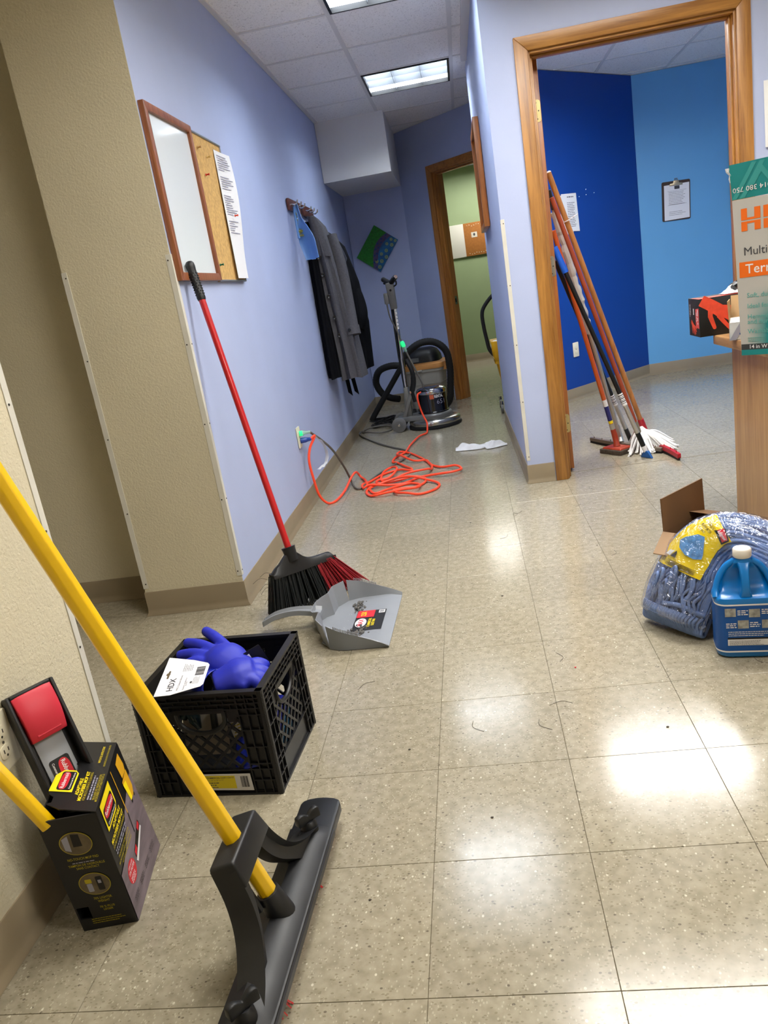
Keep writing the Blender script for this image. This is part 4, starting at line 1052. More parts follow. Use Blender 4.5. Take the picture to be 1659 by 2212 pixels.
hair.build('tangled_fibres', mk('fibre', rgb(50, 34, 30), 0.7), bro, world=True, kind='stuff')

# ================================================================== grey dustpan with sweepings
MAT['pan'] = mk('silver_plastic', rgb(128, 132, 139), 0.36, var=0.05, vscale=9, rvar=0.08)
dp = thing('dustpan', 'large grey plastic dustpan with dirt and a black and red sticker on it', 'dustpan', (-0.30, 1.19, 0))
DM = frame((-0.1795, 0.978, 0.0), (0.03, 1, 0), (-1, 0.03, 0))   # x along the lip (0..0.43), y to the back, z up
Lw = 0.425
def pan_section(y):
    """inner floor height, half-width inset, wall height at depth y"""
    return 0
# floor (slightly ramped), walls as thick sheets
def up(x, y, z): return (x, y, z)
if (DM.to_3x3() @ Vector((0, 0, 1))).z < 0: DM = frame((-0.1795, 0.978, 0.0), (0.03, 1, 0), (-1, 0.03, 0)) @ Matrix.Scale(-1, 4, (0, 0, 1))
def inset(y): return 0.0 if y < 0.15 else 0.0 + 0.42 * max(0, y - 0.155) ** 1.0
back = 0.235
G_ = []
for i in range(13):
    y = back * i / 12; e = inset(y) if y < 0.2 else inset(y) + (y - 0.2) * 0.6
    z = 0.003 + 0.010 * min(1, y / 0.045) - 0.004 * min(1, max(0, (y - 0.05) / 0.1))
    G_.append([(e + 0.004 + (Lw - 2 * e - 0.008) * j / 8, y, z) for j in range(9)])
b = MB(); b.M = DM; b.sheet(G_, 0.003); pf = b.build('pan_floor', MAT['pan'], dp, world=True)
def wall(pts_bottom, hts, lean):
    rows = []
    for k in range(5):
        t = k / 4
        rows.append([(x + lx * t, y + ly * t, 0.002 + h * t) for (x, y), h, (lx, ly) in zip(pts_bottom, hts, lean)])
    bb = MB(); bb.M = DM; bb.sheet(rows, 0.003); return bb
n_ = 12
for s in (0, 1):
    ys = [0.0 + 0.20 * k / (n_ - 1) for k in range(n_)]
    bot = [((inset(y) + 0.004) if s == 0 else (Lw - inset(y) - 0.004), y) for y in ys]
    hs = [0.010 + 0.078 * min(1, (y / 0.20)) ** 0.85 for y in ys]
    wall(bot, hs, [(-0.010 if s == 0 else 0.010, 0.0)] * n_).build('side_wall', MAT['pan'], dp, world=True)
    # comb teeth set in the rim
    b = MB(); b.M = DM
    for k in range(16):
        y = 0.095 + 0.0052 * k; h = 0.010 + 0.078 * (y / 0.20) ** 0.85; x = (inset(y) - 0.006) if s == 0 else (Lw - inset(y) + 0.006)
        b.box((x, y, h + 0.006), (0.003, 0.0026, 0.011))
    b.build('comb_teeth', MAT['pan'], dp, world=True, kind='stuff')
# back wall: stepped towards the handle
e0 = inset(0.2) + 0.004
pts = [(e0, 0.20), (e0 + 0.05, 0.232), (0.130, 0.236), (0.150, 0.262), (0.175, 0.275), (0.250, 0.275), (0.275, 0.262), (0.295, 0.236), (Lw - e0 - 0.05, 0.232), (Lw - e0, 0.20)]
hs = [0.088, 0.090, 0.090, 0.082, 0.078, 0.078, 0.082, 0.090, 0.090, 0.088]
cx_ = Lw / 2
wall(pts, hs, [((-0.010 if x < cx_ else 0.010) * (0.6 if abs(x - cx_) > 0.1 else 0), 0.012) for x, y in pts]).build('back_wall', MAT['pan'], dp, world=True, smooth=25)
b = MB(); b.M = DM; b.prism([(0.10, 0.232), (0.33, 0.232), (0.25, 0.277), (0.175, 0.277)], 0.004, 0.007); b.build('back_shelf', MAT['pan'], dp, world=True)
# handle: open channel, curving down at the end
rs = []
hp = bez([(cx_, 0.262, 0.066), (cx_, 0.30, 0.074), (cx_, 0.36, 0.078), (cx_, 0.42, 0.070), (cx_, 0.465, 0.052), (cx_, 0.478, 0.044)], 5)
for k, p in enumerate(hp):
    t = k / (len(hp) - 1); w = 0.030 - 0.010 * min(1, t * 3); hgt = 0.018
    if t > 0.9: w *= 0.8
    rs.append([(p.x - w, p.y, p.z - hgt), (p.x - w, p.y, p.z), (p.x - w + 0.004, p.y, p.z + 0.002), (p.x - w * 0.5, p.y, p.z - 0.008), (p.x + w * 0.5, p.y, p.z - 0.008), (p.x + w - 0.004, p.y, p.z + 0.002), (p.x + w, p.y, p.z), (p.x + w, p.y, p.z - hgt), (p.x + w * 0.6, p.y, p.z - hgt - 0.002), (p.x - w * 0.6, p.y, p.z - hgt - 0.002)])
b = MB(); b.M = DM; b.rings(rs); b.build('handle', MAT['pan'], dp, world=True, smooth=35)
# sticker
SM = DM @ frame((0.118, 0.040, 0.0148), (1, 0, 0), (0, 1, 0))
sx0, sx1, sy0, sy1 = 0.0, 0.165, 0.0, 0.105
b = MB(); b.add([(0, 0, 0), (0.165, 0, 0), (0.165, 0.105, -0.001), (0, 0.105, -0.001)], [(0, 1, 2, 3)], SM); st = b.build('sticker', MAT['pr_black'], dp, world=True, smooth=0)
STm = SM @ Matrix.Translation((0.165, 0.0, 0.0006)) @ Matrix.Rotation(PI, 4, 'Z') @ Matrix.Scale(-1, 4, (0, 1, 0)) if False else SM @ Matrix.Translation((0, 0, 0.0006))
def fl(mb, x0, x1, y0, y1, z=0.0): mb.add([(x0, y0, z), (x1, y0, z), (x1, y1, z), (x0, y1, z)], [(0, 1, 2, 3)], STm)
b = MB(); fl(b, 0.105, 0.163, 0.040, 0.103); b.build('sticker_red', MAT['pr_red'], st, world=True, smooth=0)
b = MB(); fl(b, 0.135, 0.160, 0.004, 0.026); b.build('sticker_white', MAT['white'], st, world=True, smooth=0)
TM = lambda x, y: at2(STm, x, y, 0.0006, -PI / 2) @ Matrix.Scale(-1, 4, (1, 0, 0)) if STm.to_3x3().determinant() < 0 else at2(STm, x, y, 0.0006, PI / 2)
b = MB(); put_text(b, '2.5X', 0.026, at2(STm, 0.134, 0.078, 0.0006, 0), 0.02, 'CENTER', width=0.034)
put_text(b, 'COMMERCIAL\nDUST PAN', 0.014, at2(STm, 0.058, 0.042, 0.0006, 0), 0.016, 'CENTER', width=0.07); b.build('sticker_yellow', MAT['pr_yellow'], st, world=True, smooth=0, kind='stuff')
b = MB(); b.plate(ell(0.036, 0.020, 24, 0.060, 0.080), 0.0005, STm); b.build('sticker_badge', MAT['pr_white'], st, world=True, smooth=0)
b = MB(); put_text(b, 'MAX', 0.026, at2(STm, 0.060, 0.080, 0.0010, 0), 0.02, 'CENTER', width=0.056); b.build('sticker_badge_text', MAT['pr_red'], st, world=True, smooth=0, kind='stuff')
b = MB(); barcode(b, STm, 0.138, 0.007, 0.018, 0.016, 9, 0.0006); b.build('sticker_barcode', MAT['ink'], st, world=True, smooth=0, kind='stuff')
# dirt in the pan
MAT['dust'] = mk('dust', rgb(84, 82, 80), 0.95, var=0.4, vscale=60)
rnd = random.Random(21); b = MB()
for cx, cy, n, sp in ((0.075, 0.150, 150, 0.024), (0.105, 0.115, 70, 0.026), (0.335, 0.150, 70, 0.020)):
    for k in range(n):
        x, y = max(0.035, cx + rnd.gauss(0, sp)), cy + rnd.gauss(0, sp * 0.5)
        b.ball((x, y, 0.012 + abs(rnd.gauss(0, 0.004))), rnd.uniform(0.0012, 0.0055), 5, 4, DM, sq=(1.6, 1, 0.6))
b.build('sweepings', MAT['dust'], dp, world=True, kind='stuff')
b = MB()
for k in range(34): b.ball((rnd.uniform(0.05, 0.30), rnd.uniform(0.09, 0.19), 0.0115), rnd.uniform(0.0008, 0.0018), 4, 3, DM)
b.build('crumbs', MAT['white'], dp, world=True, kind='stuff')

# ================================================================== boards on the blue wall
WX = -0.795
MAT['frame_brown'] = wood('frame_wood', rgb(112, 62, 36), rgb(150, 92, 58), 'z', coat=0.1)
MAT['wboard'] = mk('whiteboard_enamel', rgb(214, 222, 230), 0.10, spec=0.6)
MAT['cork'] = mk('cork', rgb(196, 158, 96), 0.85, var=0.18, vscale=70, bump=0.3, bscale=200, bdist=0.002)
MAT['alu'] = mk('aluminium', rgb(150, 152, 156), 0.35, 0.8)
wb = thing('whiteboard', 'narrow whiteboard in a brown wooden frame, broom handle leaning on it', 'whiteboard', (WX, 1.738, 1.247))
y0, y1, z0, z1 = 1.500, 1.975, 1.247, 1.835
MB().bx(WX + 0.001, WX + 0.010, y0 + 0.01, y1 - 0.01, z0 + 0.01, z1 - 0.01).build('board_panel', MAT['wboard'], wb, world=True)
fw = 0.028
def frame_rail(pts, th, parent, mt, x0=WX):
    bq = MB(); bq.hexa([(x0 + 0.0005, y, z) for y, z in pts], [(x0 + th, y, z) for y, z in pts]); return bq.build('frame_rail', mt, parent, world=True, bevel=0.002)
def rails(y0, y1, z0, z1, fw, th, parent, mt):
    frame_rail([(y0, z0), (y0 + fw, z0 + fw), (y0 + fw, z1 - fw), (y0, z1)], th, parent, mt); frame_rail([(y1, z0), (y1, z1), (y1 - fw, z1 - fw), (y1 - fw, z0 + fw)], th, parent, mt)
    frame_rail([(y0, z0), (y1, z0), (y1 - fw, z0 + fw), (y0 + fw, z0 + fw)], th, parent, mt); frame_rail([(y0, z1), (y0 + fw, z1 - fw), (y1 - fw, z1 - fw), (y1, z1)], th, parent, mt)
rails(y0, y1, z0, z1, fw, 0.022, wb, MAT['frame_brown'])
ck = thing('corkboard', 'tan corkboard with thin metal edge beside the whiteboard', 'corkboard', (WX, 2.18, 1.243))
y0, y1, z0, z1 = 1.977, 2.385, 1.243, 1.828
MB().bx(WX + 0.001, WX + 0.009, y0, y1, z0, z1).build('cork_panel', MAT['cork'], ck, world=True)
rails(y0, y1, z0, z1, 0.008, 0.014, ck, MAT['alu'])
pp = thing('posted_paper', 'long white printed paper curling off the corkboard', 'paper', (WX + 0.01, 2.33, 1.255))
rows = []
for i in range(15):
    t = i / 14; z = 1.795 - 0.54 * t; r_ = []
    for j in range(7):
        s = j / 6; y = 2.268 + (0.175 - 0.012 * t) * s - 0.05 * t + 0.03 * (1 - t) * s; x = WX + 0.012 + 0.020 * s * s * (0.5 + 0.5 * math.sin(t * 5)) + 0.012 * t
        r_.append((x, y, z))
    rows.append(r_)
b = MB(); b.sheet(rows, 0.0006); b.build('sheet', MAT['white'], pp, world=True)
b = MB()
rnd = random.Random(5)
for i in range(34):
    t = 0.04 + 0.60 * i / 33
    if i in (7, 8, 15, 16, 26, 27): continue
    z = 1.795 - 0.54 * t; L_ = rnd.uniform(0.35, 0.75)
    q = []
    for s in (0.12, 0.12 + L_):
        y = 2.268 + (0.175 - 0.012 * t) * s - 0.05 * t + 0.03 * (1 - t) * s; x = WX + 0.0135 + 0.020 * s * s * (0.5 + 0.5 * math.sin(t * 5)) + 0.012 * t
        q.append((x, y))
    b.add([(q[0][0], q[0][1], z), (q[1][0], q[1][1], z), (q[1][0], q[1][1], z + 0.0035), (q[0][0], q[0][1], z + 0.0035)], [(0, 1, 2, 3)])
b.build('printed_lines', MAT['pr_grey'], pp, world=True, smooth=0, kind='stuff')
def pin(y, z, x, mt, label):
    r = thing('push_pin', label, 'push pin', (x, y, z), (0, PI / 2, 0))
    b = MB(); b.lathe([(0.0055, 0.004), (0.0055, 0.006), (0.003, 0.008), (0.003, 0.015), (0.005, 0.0175), (0.005, 0.0195)], 10); b.build('pin_head', mt, r)
    MB().cyl((0, 0, -0.003), (0, 0, 0.004), 0.0008, 5).build('pin_shaft', MAT['steel'], r)
red_pin = mk('pin_red', rgb(190, 40, 30), 0.4); 
pin(2.078, 1.669, WX + 0.009, red_pin, 'red push pin alone in the upper cork')
pin(2.325, 1.524, WX + 0.030, mk('pin_orange', rgb(206, 70, 40), 0.4), 'orange push pin holding the posted paper')
pin(2.017, 1.310, WX + 0.009, mk('pin_green', rgb(20, 96, 66), 0.4), 'green push pin near the bottom of the cork')
pin(2.040, 1.768, WX + 0.009, mk('pin_tan', rgb(170, 130, 70), 0.4), 'tan push pin at the top left of the cork')
pin(2.144, 1.746, WX + 0.009, mk('pin_clear', rgb(200, 170, 110), 0.2), 'clear amber push pin above the red one')

# ================================================================== coat racks, coats, hanging scoop
MAT['rackwood'] = wood('rack_wood', rgb(62, 24, 18), rgb(94, 40, 30), 'y')
def rack(y0, y1, label):
    r = thing('coat_rack', label, 'coat rack', (WX, (y0 + y1) / 2, 1.665))
    MB().bx(WX + 0.0005, WX + 0.018, y0, y1, 1.665, 1.735).build('rack_board', MAT['rackwood'], r, world=True, bevel=0.004)
    k = 3
    for i in range(k):
        y = y0 + (y1 - y0) * (i + 0.5) / k
        b = MB(); b.tube([(WX + 0.018, y, 1.700), (WX + 0.040, y, 1.696), (WX + 0.056, y, 1.706), (WX + 0.060, y, 1.722)], 0.005, 8); b.build('hook', MAT['chrome'], r, world=True)
rack(3.705, 4.06, 'dark red wooden coat rack the blue scoop hangs from')
rack(4.16, 4.52, 'second dark red coat rack behind the grey coat collar')
MAT['greycoat'] = mk('grey_wool', rgb(84, 83, 87), 0.95, var=0.12, vscale=90, bump=0.3, bscale=300, bdist=0.002, spec=0.15)
MAT['blackcoat'] = mk('black_cloth', rgb(11, 12, 16), 0.8, var=0.25, vscale=10, spec=0.12)
MAT['navyjacket'] = mk('navy_fleece', rgb(44, 48, 60), 0.85, var=0.2, vscale=20)
MAT['button'] = mk('coat_button', rgb(22, 22, 24), 0.25)
def garment(secs, mat, parent, name, folds=9, amp=0.008, n=40, seed=1, open_bottom=True, sub=4):
    """secs: (z, cx, cy, ax, ay); vertical folds deepen downwards"""
    P = []
    for i in range(len(secs) - 1):
        for k in range(sub):
            t = k / sub; P.append([a + (c - a) * t for a, c in zip(secs[i], secs[i + 1])])
    P.append(list(secs[-1])); rs = []; rnd = random.Random(seed); ph = rnd.random() * 6
    for i, (z, cx, cy, ax, ay) in enumerate(P):
        t = i / (len(P) - 1); ring = []
        for j in range(n):
            a = 2 * PI * j / n
            f = 1 + amp * (0.15 + t) / max(0.02, min(ax, ay)) * math.sin(folds * a + ph + 1.2 * math.sin(2 * t + a))
            x = cx + ax * f * math.copysign(abs(math.cos(a)) ** 0.8, math.cos(a)); y = cy + ay * f * math.copysign(abs(math.sin(a)) ** 0.8, math.sin(a))
            ring.append((max(x, WX + 0.003), y, z + 0.006 * math.sin(3 * a + ph) * t))
        rs.append(ring)
    b = MB(); b.rings(rs); return b.build(name, mat, parent, world=True, smooth=70)
gc = thing('grey_coat', 'long grey wool coat with black buttons hanging from the rack', 'coat', (-0.70, 4.28, 0.55))
garment([(1.665, -0.748, 4.27, 0.012, 0.03), (1.64, -0.742, 4.27, 0.030, 0.06), (1.585, -0.725, 4.27, 0.050, 0.12), (1.50, -0.712, 4.27, 0.056, 0.17), (1.30, -0.690, 4.28, 0.068, 0.19), (1.0, -0.668, 4.28, 0.074, 0.18), (0.75, -0.652, 4.28, 0.080, 0.175), (0.552, -0.642, 4.28, 0.084, 0.17)], MAT['greycoat'], gc, 'coat_body', folds=7, amp=0.010, seed=2)
# collar lapel facing the viewer
rows = []
for i in range(9):
    t = i / 8
    rows.append([(-0.752 + 0.048 * s + 0.052 * t * s + 0.012 * t, 4.135 - 0.015 - 0.03 * math.sin(s * PI) , 1.655 - 0.255 * t - 0.02 * s) for s in [k / 5 for k in range(6)]])
b = MB(); b.sheet(rows, 0.007); b.build('collar', MAT['greycoat'], gc, world=True, smooth=70)
# sleeve with strap cuff
b = MB(); b.tube(bez([(-0.655, 4.30, 1.52), (-0.615, 4.27, 1.30), (-0.598, 4.22, 1.05), (-0.588, 4.18, 0.87)], 6), [0.050 - 0.004 * k / 18 for k in range(19)], 16, sx=1.1); b.build('sleeve', MAT['greycoat'], gc, world=True, smooth=70)
b = MB(); b.tube([(-0.590, 4.185, 0.905), (-0.586, 4.175, 0.845)], [0.052, 0.054], 18, sx=1.1); cu = b.build('sleeve_cuff', MAT['greycoat'], gc, world=True, smooth=60)
b = MB(); b.cyl((-0.60, 4.12, 0.885), (-0.601, 4.113, 0.885), 0.011, 12); b.build('cuff_button', MAT['button'], cu, world=True)
for k, (x, z) in enumerate(((-0.722, 1.383), (-0.716, 1.270), (-0.698, 1.126), (-0.684, 0.982), (-0.672, 0.86))):
    b = MB(); b.lathe([(0.003, 0.0), (0.014, 0.001), (0.0145, 0.005), (0.011, 0.0055), (0.009, 0.004)], 14, frame((x, 4.098, z), (1, 0.15, 0), (0, 0, 1)) @ Matrix.Translation((0, 0, 0.0))); b.build('button', MAT['button'], gc, world=True)
bc = thing('black_coat', 'long black coat hanging between the wall and the grey coat', 'coat', (-0.76, 4.14, 0.56))
garment([(1.62, -0.765, 4.16, 0.02, 0.05), (1.50, -0.762, 4.15, 0.028, 0.08), (1.30, -0.760, 4.14, 0.032, 0.085), (1.0, -0.757, 4.13, 0.036, 0.085), (0.75, -0.752, 4.12, 0.040, 0.09), (0.58, -0.748, 4.12, 0.044, 0.09)], MAT['blackcoat'], bc, 'coat_body', folds=5, amp=0.006, seed=5)
for k, (x, y) in enumerate(((-0.738, 4.40), (-0.700, 4.42))):
    b = MB(); rows = [[(x + 0.02 * s + 0.018 * t * (1 if k else 0.6), y, 0.575 - 0.145 * t - 0.02 * s * t) for s in (0, 0.5, 1, 1.5)] for t in [i / 5 for i in range(6)]]
    b.sheet(rows, 0.003); b.build('belt_end', MAT['blackcoat'], bc, world=True)
bj = thing('black_jacket', 'black jacket hanging behind the grey coat\'s shoulder', 'jacket', (-0.68, 4.85, 0.6))
garment([(1.60, -0.765, 4.70, 0.015, 0.04), (1.56, -0.74, 4.70, 0.04, 0.08), (1.46, -0.700, 4.72, 0.075, 0.14), (1.20, -0.665, 4.74, 0.100, 0.16), (0.90, -0.650, 4.76, 0.110, 0.16), (0.56, -0.655, 4.78, 0.095, 0.15)], MAT['blackcoat'], bj, 'jacket_body', folds=6, amp=0.012, seed=8)
b = MB(); b.tube(bez([(-0.655, 4.72, 1.24), (-0.60, 4.70, 1.12), (-0.575, 4.66, 0.98), (-0.60, 4.62, 0.86)], 6), [0.045, 0.05, 0.054] + [0.054] * 12 + [0.05, 0.046, 0.042, 0.035], 14); b.build('sleeve', MAT['blackcoat'], bj, world=True, smooth=70)
nj = thing('navy_hoodie', 'dark navy hooded jacket bunched at the top of the far coat hooks', 'jacket', (-0.70, 4.62, 1.2))
garment([(1.60, -0.765, 4.55, 0.014, 0.03), (1.57, -0.745, 4.56, 0.04, 0.06), (1.48, -0.70, 4.58, 0.065, 0.09), (1.38, -0.675, 4.60, 0.070, 0.10), (1.28, -0.685, 4.62, 0.060, 0.10), (1.18, -0.70, 4.64, 0.05, 0.09)], MAT['navyjacket'], nj, 'hood', folds=5, amp=0.012, seed=9)
# blue scoop
MAT['scoopblue'] = mk('blue_scoop_plastic', rgb(104, 150, 212), 0.4)
scp = thing('hanging_dustpan', 'blue plastic dustpan hanging from the first coat hook', 'dustpan', (-0.73, 3.76, 1.36))
rows = []
for i in range(13):
    t = i / 12; z = 1.700 - 0.335 * t
    if t < 0.32: w = 0.016 + 0.006 * t; dpt = 0.010
    else: u = (t - 0.32) / 0.68; w = 0.024 + 0.060 * min(1, u * 2.2) ** 0.7 - 0.014 * max(0, u - 0.55) / 0.45; dpt = 0.05 * math.sin(min(1, u * 1.25) * PI / 2) * (1 - 0.35 * max(0, u - 0.7) / 0.3)
    xc = -0.752 + 0.036 * t; yc = 3.765 - 0.01 * t; r_ = []
    for j in range(11):
        s = -1 + 2 * j / 10
        # cross-section: channel open towards the viewer-right
        r_.append((xc + w * s * 0.72 + 0.012 * t, yc - w * s * 0.70 + dpt * (1 - abs(s) ** 2.2) * 0.9, z))
    rows.append(r_)
b = MB(); b.sheet(rows, 0.003); b.build('pan_body', MAT['scoopblue'], scp, world=True, smooth=60)
b = MB(); b.bx(-0.712, -0.690, 3.77, 3.80, 1.362, 1.366); b.build('pan_lip', MAT['scoopblue'], scp, world=True)
hb_ = thing('hand_brush', 'small brush with yellow bristles hanging behind the blue dustpan', 'brush', (-0.77, 3.80, 1.52))
b = MB(); b.tube([(-0.772, 3.80, 1.69), (-0.772, 3.80, 1.50)], 0.010, 8, sx=1.6); b.build('brush_back', MAT['scoopblue'], hb_, world=True)
b = MB(); rnd = random.Random(4)
for k in range(60):
    z = rnd.uniform(1.51, 1.66); b.tube([(-0.765, 3.795 + rnd.uniform(-0.01, 0.01), z), (-0.738, 3.79 + rnd.uniform(-0.014, 0.014), z + rnd.uniform(-0.004, 0.004))], 0.0012, 3)
b.build('brush_bristles', mk('yellow_bristle', rgb(196, 186, 60), 0.6), hb_, world=True, kind='stuff')

# ================================================================== painting on the back wall
pt = thing('canvas_painting', 'tilted canvas painted green and blue with yellow ring dots on the back wall', 'painting', (-0.55, 6.455, 1.278))
PMx = frame((-0.548, 6.442, 1.712), (-0.624, 0, -0.781), (0.795, 0, -0.606))     # x down-left (0.338), y down-right (0.264)
if (PMx.to_3x3() @ Vector((0, 0, 1))).y > 0: PMx = PMx @ Matrix.Scale(-1, 4, (0, 0, 1))
b = MB(); b.M = PMx; b.bx(0, 0.338, 0, 0.264, -0.016, 0.0); b.build('canvas', mk('canvas_blue', rgb(28, 96, 146), 0.6, var=0.3, vscale=30), pt, world=True, bevel=0.001)
bnd1 = lambda x: 0.138 - 0.075 * math.sin(x / 0.338 * PI * 0.9 + 0.5) + 0.035; bnd2 = lambda x: bnd1(x) + 0.052
xs = [0.338 * k / 14 for k in range(15)]
b = MB(); b.plate([(x, 0.001) for x in xs] + [(x, bnd1(x)) for x in reversed(xs)], 0.0008, PMx); b.build('green_area', mk('paint_green', rgb(30, 124, 34), 0.6, var=0.35, vscale=60, bump=0.4, bscale=80, bdist=0.003), pt, world=True, smooth=0)
b = MB(); b.plate([(x, bnd1(x)) for x in xs] + [(x, bnd2(x)) for x in reversed(xs)], 0.0008, PMx); b.build('purple_band', mk('paint_purple', rgb(78, 70, 104), 0.6, var=0.2, vscale=40), pt, world=True, smooth=0)
dy, dd = MB(), MB()
for x, y, r in ((0.03, 0.205, 0.013), (0.02, 0.245, 0.012), (0.085, 0.190, 0.013), (0.07, 0.235, 0.015), (0.14, 0.215, 0.015), (0.19, 0.245, 0.015), (0.19, 0.19, 0.014), (0.245, 0.225, 0.016), (0.27, 0.185, 0.015), (0.30, 0.235, 0.016)):
    n_ = 20; dy.add([(x + r * math.cos(2 * PI * k / n_), y + r * math.sin(2 * PI * k / n_), 0.0012) for k in range(n_)] + [(x + r * 0.72 * math.cos(2 * PI * k / n_), y + r * 0.72 * math.sin(2 * PI * k / n_), 0.0012) for k in range(n_)], [(k, (k + 1) % n_, n_ + (k + 1) % n_, n_ + k) for k in range(n_)], PMx)
    dy.plate(ell(r * 0.32, r * 0.32, 10, x, y), 0.0014, PMx)
for k in range(12): x = 0.02 + 0.027 * k; dd.plate(ell(0.010, 0.008, 12, x, bnd1(x) + 0.014 + 0.022 * (k % 2)), 0.0013, PMx)
dy.build('yellow_rings', mk('paint_yellow', rgb(186, 200, 70), 0.6), pt, world=True, smooth=0, kind='stuff'); dd.build('blue_dots', mk('paint_dot', rgb(34, 60, 120), 0.6), pt, world=True, smooth=0, kind='stuff')

# ================================================================== picture on the right wall
pf_ = thing('picture_frame', 'wooden picture frame seen edge-on on the corridor\'s right wall', 'picture', (0.415, 3.95, 1.36))
RX = 0.412
def rail_r(y0, y1, z0, z1): MB().bx(RX - 0.034, RX - 0.0005, y0, y1, z0, z1).build('frame_rail', MAT['pic_v'], pf_, world=True, bevel=0.002)
MAT['pic_v'] = wood('picture_wood', rgb(140, 76, 30), rgb(190, 116, 54), 'z')
py0, py1, pz0, pz1 = 3.72, 4.42, 1.375, 1.985
rail_r(py0, py0 + 0.03, pz0, pz1); rail_r(py1 - 0.03, py1, pz0, pz1); rail_r(py0 + 0.03, py1 - 0.03, pz0, pz0 + 0.03); rail_r(py0 + 0.03, py1 - 0.03, pz1 - 0.03, pz1)
MB().bx(RX - 0.012, RX - 0.002, py0 + 0.03, py1 - 0.03, pz0 + 0.03, pz1 - 0.03).build('picture_panel', mk('picture_panel', rgb(150, 140, 132), 0.25, var=0.15, vscale=5), pf_, world=True)

# ================================================================== corridor outlet, plugs and cords
ow = outlet('wall_outlet', (WX, 2.862, 0.405), PI / 2, 'white wall outlet with two plugs low on the blue wall')
MAT['clear'] = mk('clear_green_plug', rgb(190, 220, 205), 0.15, trans=0.6, ior=1.3)
MAT['glow'] = mk('green_glow', (0.02, 0.75, 0.22, 1), 0.4, emit=0.8)
MAT['grey_cord'] = mk('grey_cord', rgb(92, 88, 82), 0.55)
MAT['orange_cord'] = mk('orange_cord', rgb(246, 74, 40), 0.42)
MAT['blueplug'] = mk('blue_plug', rgb(36, 64, 140), 0.35)
gcord = thing('grey_cord', 'grey power cord with green lit plug running from the outlet to the floor machine', 'cord', (-0.6, 3.3, 0))
b = MB(); b.tube([(WX + 0.008, 2.862, 0.4255), (WX + 0.030, 2.866, 0.4255), (WX + 0.038, 2.870, 0.425), (WX + 0.062, 2.89, 0.422)], [0.014, 0.0145, 0.010, 0.008], 12); b.build('plug', MAT['clear'], gcord, world=True)
b = MB(); b.cyl((WX + 0.009, 2.862, 0.4255), (WX + 0.026, 2.865, 0.4255), 0.0146, 10); b.build('plug_light', MAT['glow'], gcord, world=True)
GRAY = [(-0.778, 4.932), (-0.597, 4.501), (-0.467, 4.263), (-0.339, 4.061), (-0.295, 3.92), (-0.336, 3.752), (-0.437, 3.513), (-0.504, 3.297), (-0.536, 3.13), (-0.57, 3.131), (-0.614, 3.268)]
COIL = [(-0.778, 4.932), (-0.761, 5.134), (-0.671, 5.195), (-0.547, 5.166), (-0.519, 4.987), (-0.589, 4.857), (-0.686, 4.897), (-0.768, 5.046), (-0.716, 5.164), (-0.567, 5.116), (-0.487, 5.025)]
air = [(-0.733, 2.895, 0.420), (-0.728, 2.95, 0.395), (-0.70, 3.00, 0.35), (-0.66, 3.07, 0.27), (-0.635, 3.18, 0.15), (-0.625, 3.27, 0.05)]
pts = air + [(x, y, 0.0085) for x, y in reversed(GRAY)] + [(x, y, 0.009 + 0.007 * (k % 3)) for k, (x, y) in enumerate(COIL[1:])] + [(-0.47, 5.1, 0.02), (-0.42, 5.05, 0.08), (-0.37, 5.0, 0.16)]
b = MB(); b.tube(bez(pts, 7), 0.0065, 8); b.build('cable', MAT['grey_cord'], gcord, world=True)
vc = thing('black_cord', 'tangle of thin black cord on the floor behind the floor machine', 'cord', (-0.62, 5.4, 0))
rnd = random.Random(8); pts = []
for k in range(46): pts.append((-0.60 + 0.17 * math.cos(k * 1.9) * rnd.uniform(0.5, 1.0), 5.42 + 0.30 * math.sin(k * 1.37) * rnd.uniform(0.5, 1.0), 0.005 + 0.022 * rnd.random()))
b = MB(); b.tube(bez(pts, 6), 0.0042, 6); b.build('cable', MAT['rubber'], vc, world=True)
oc = thing('extension_cord', 'bright orange extension cord piled in loops on the corridor floor', 'cord', (-0.3, 3.2, 0))
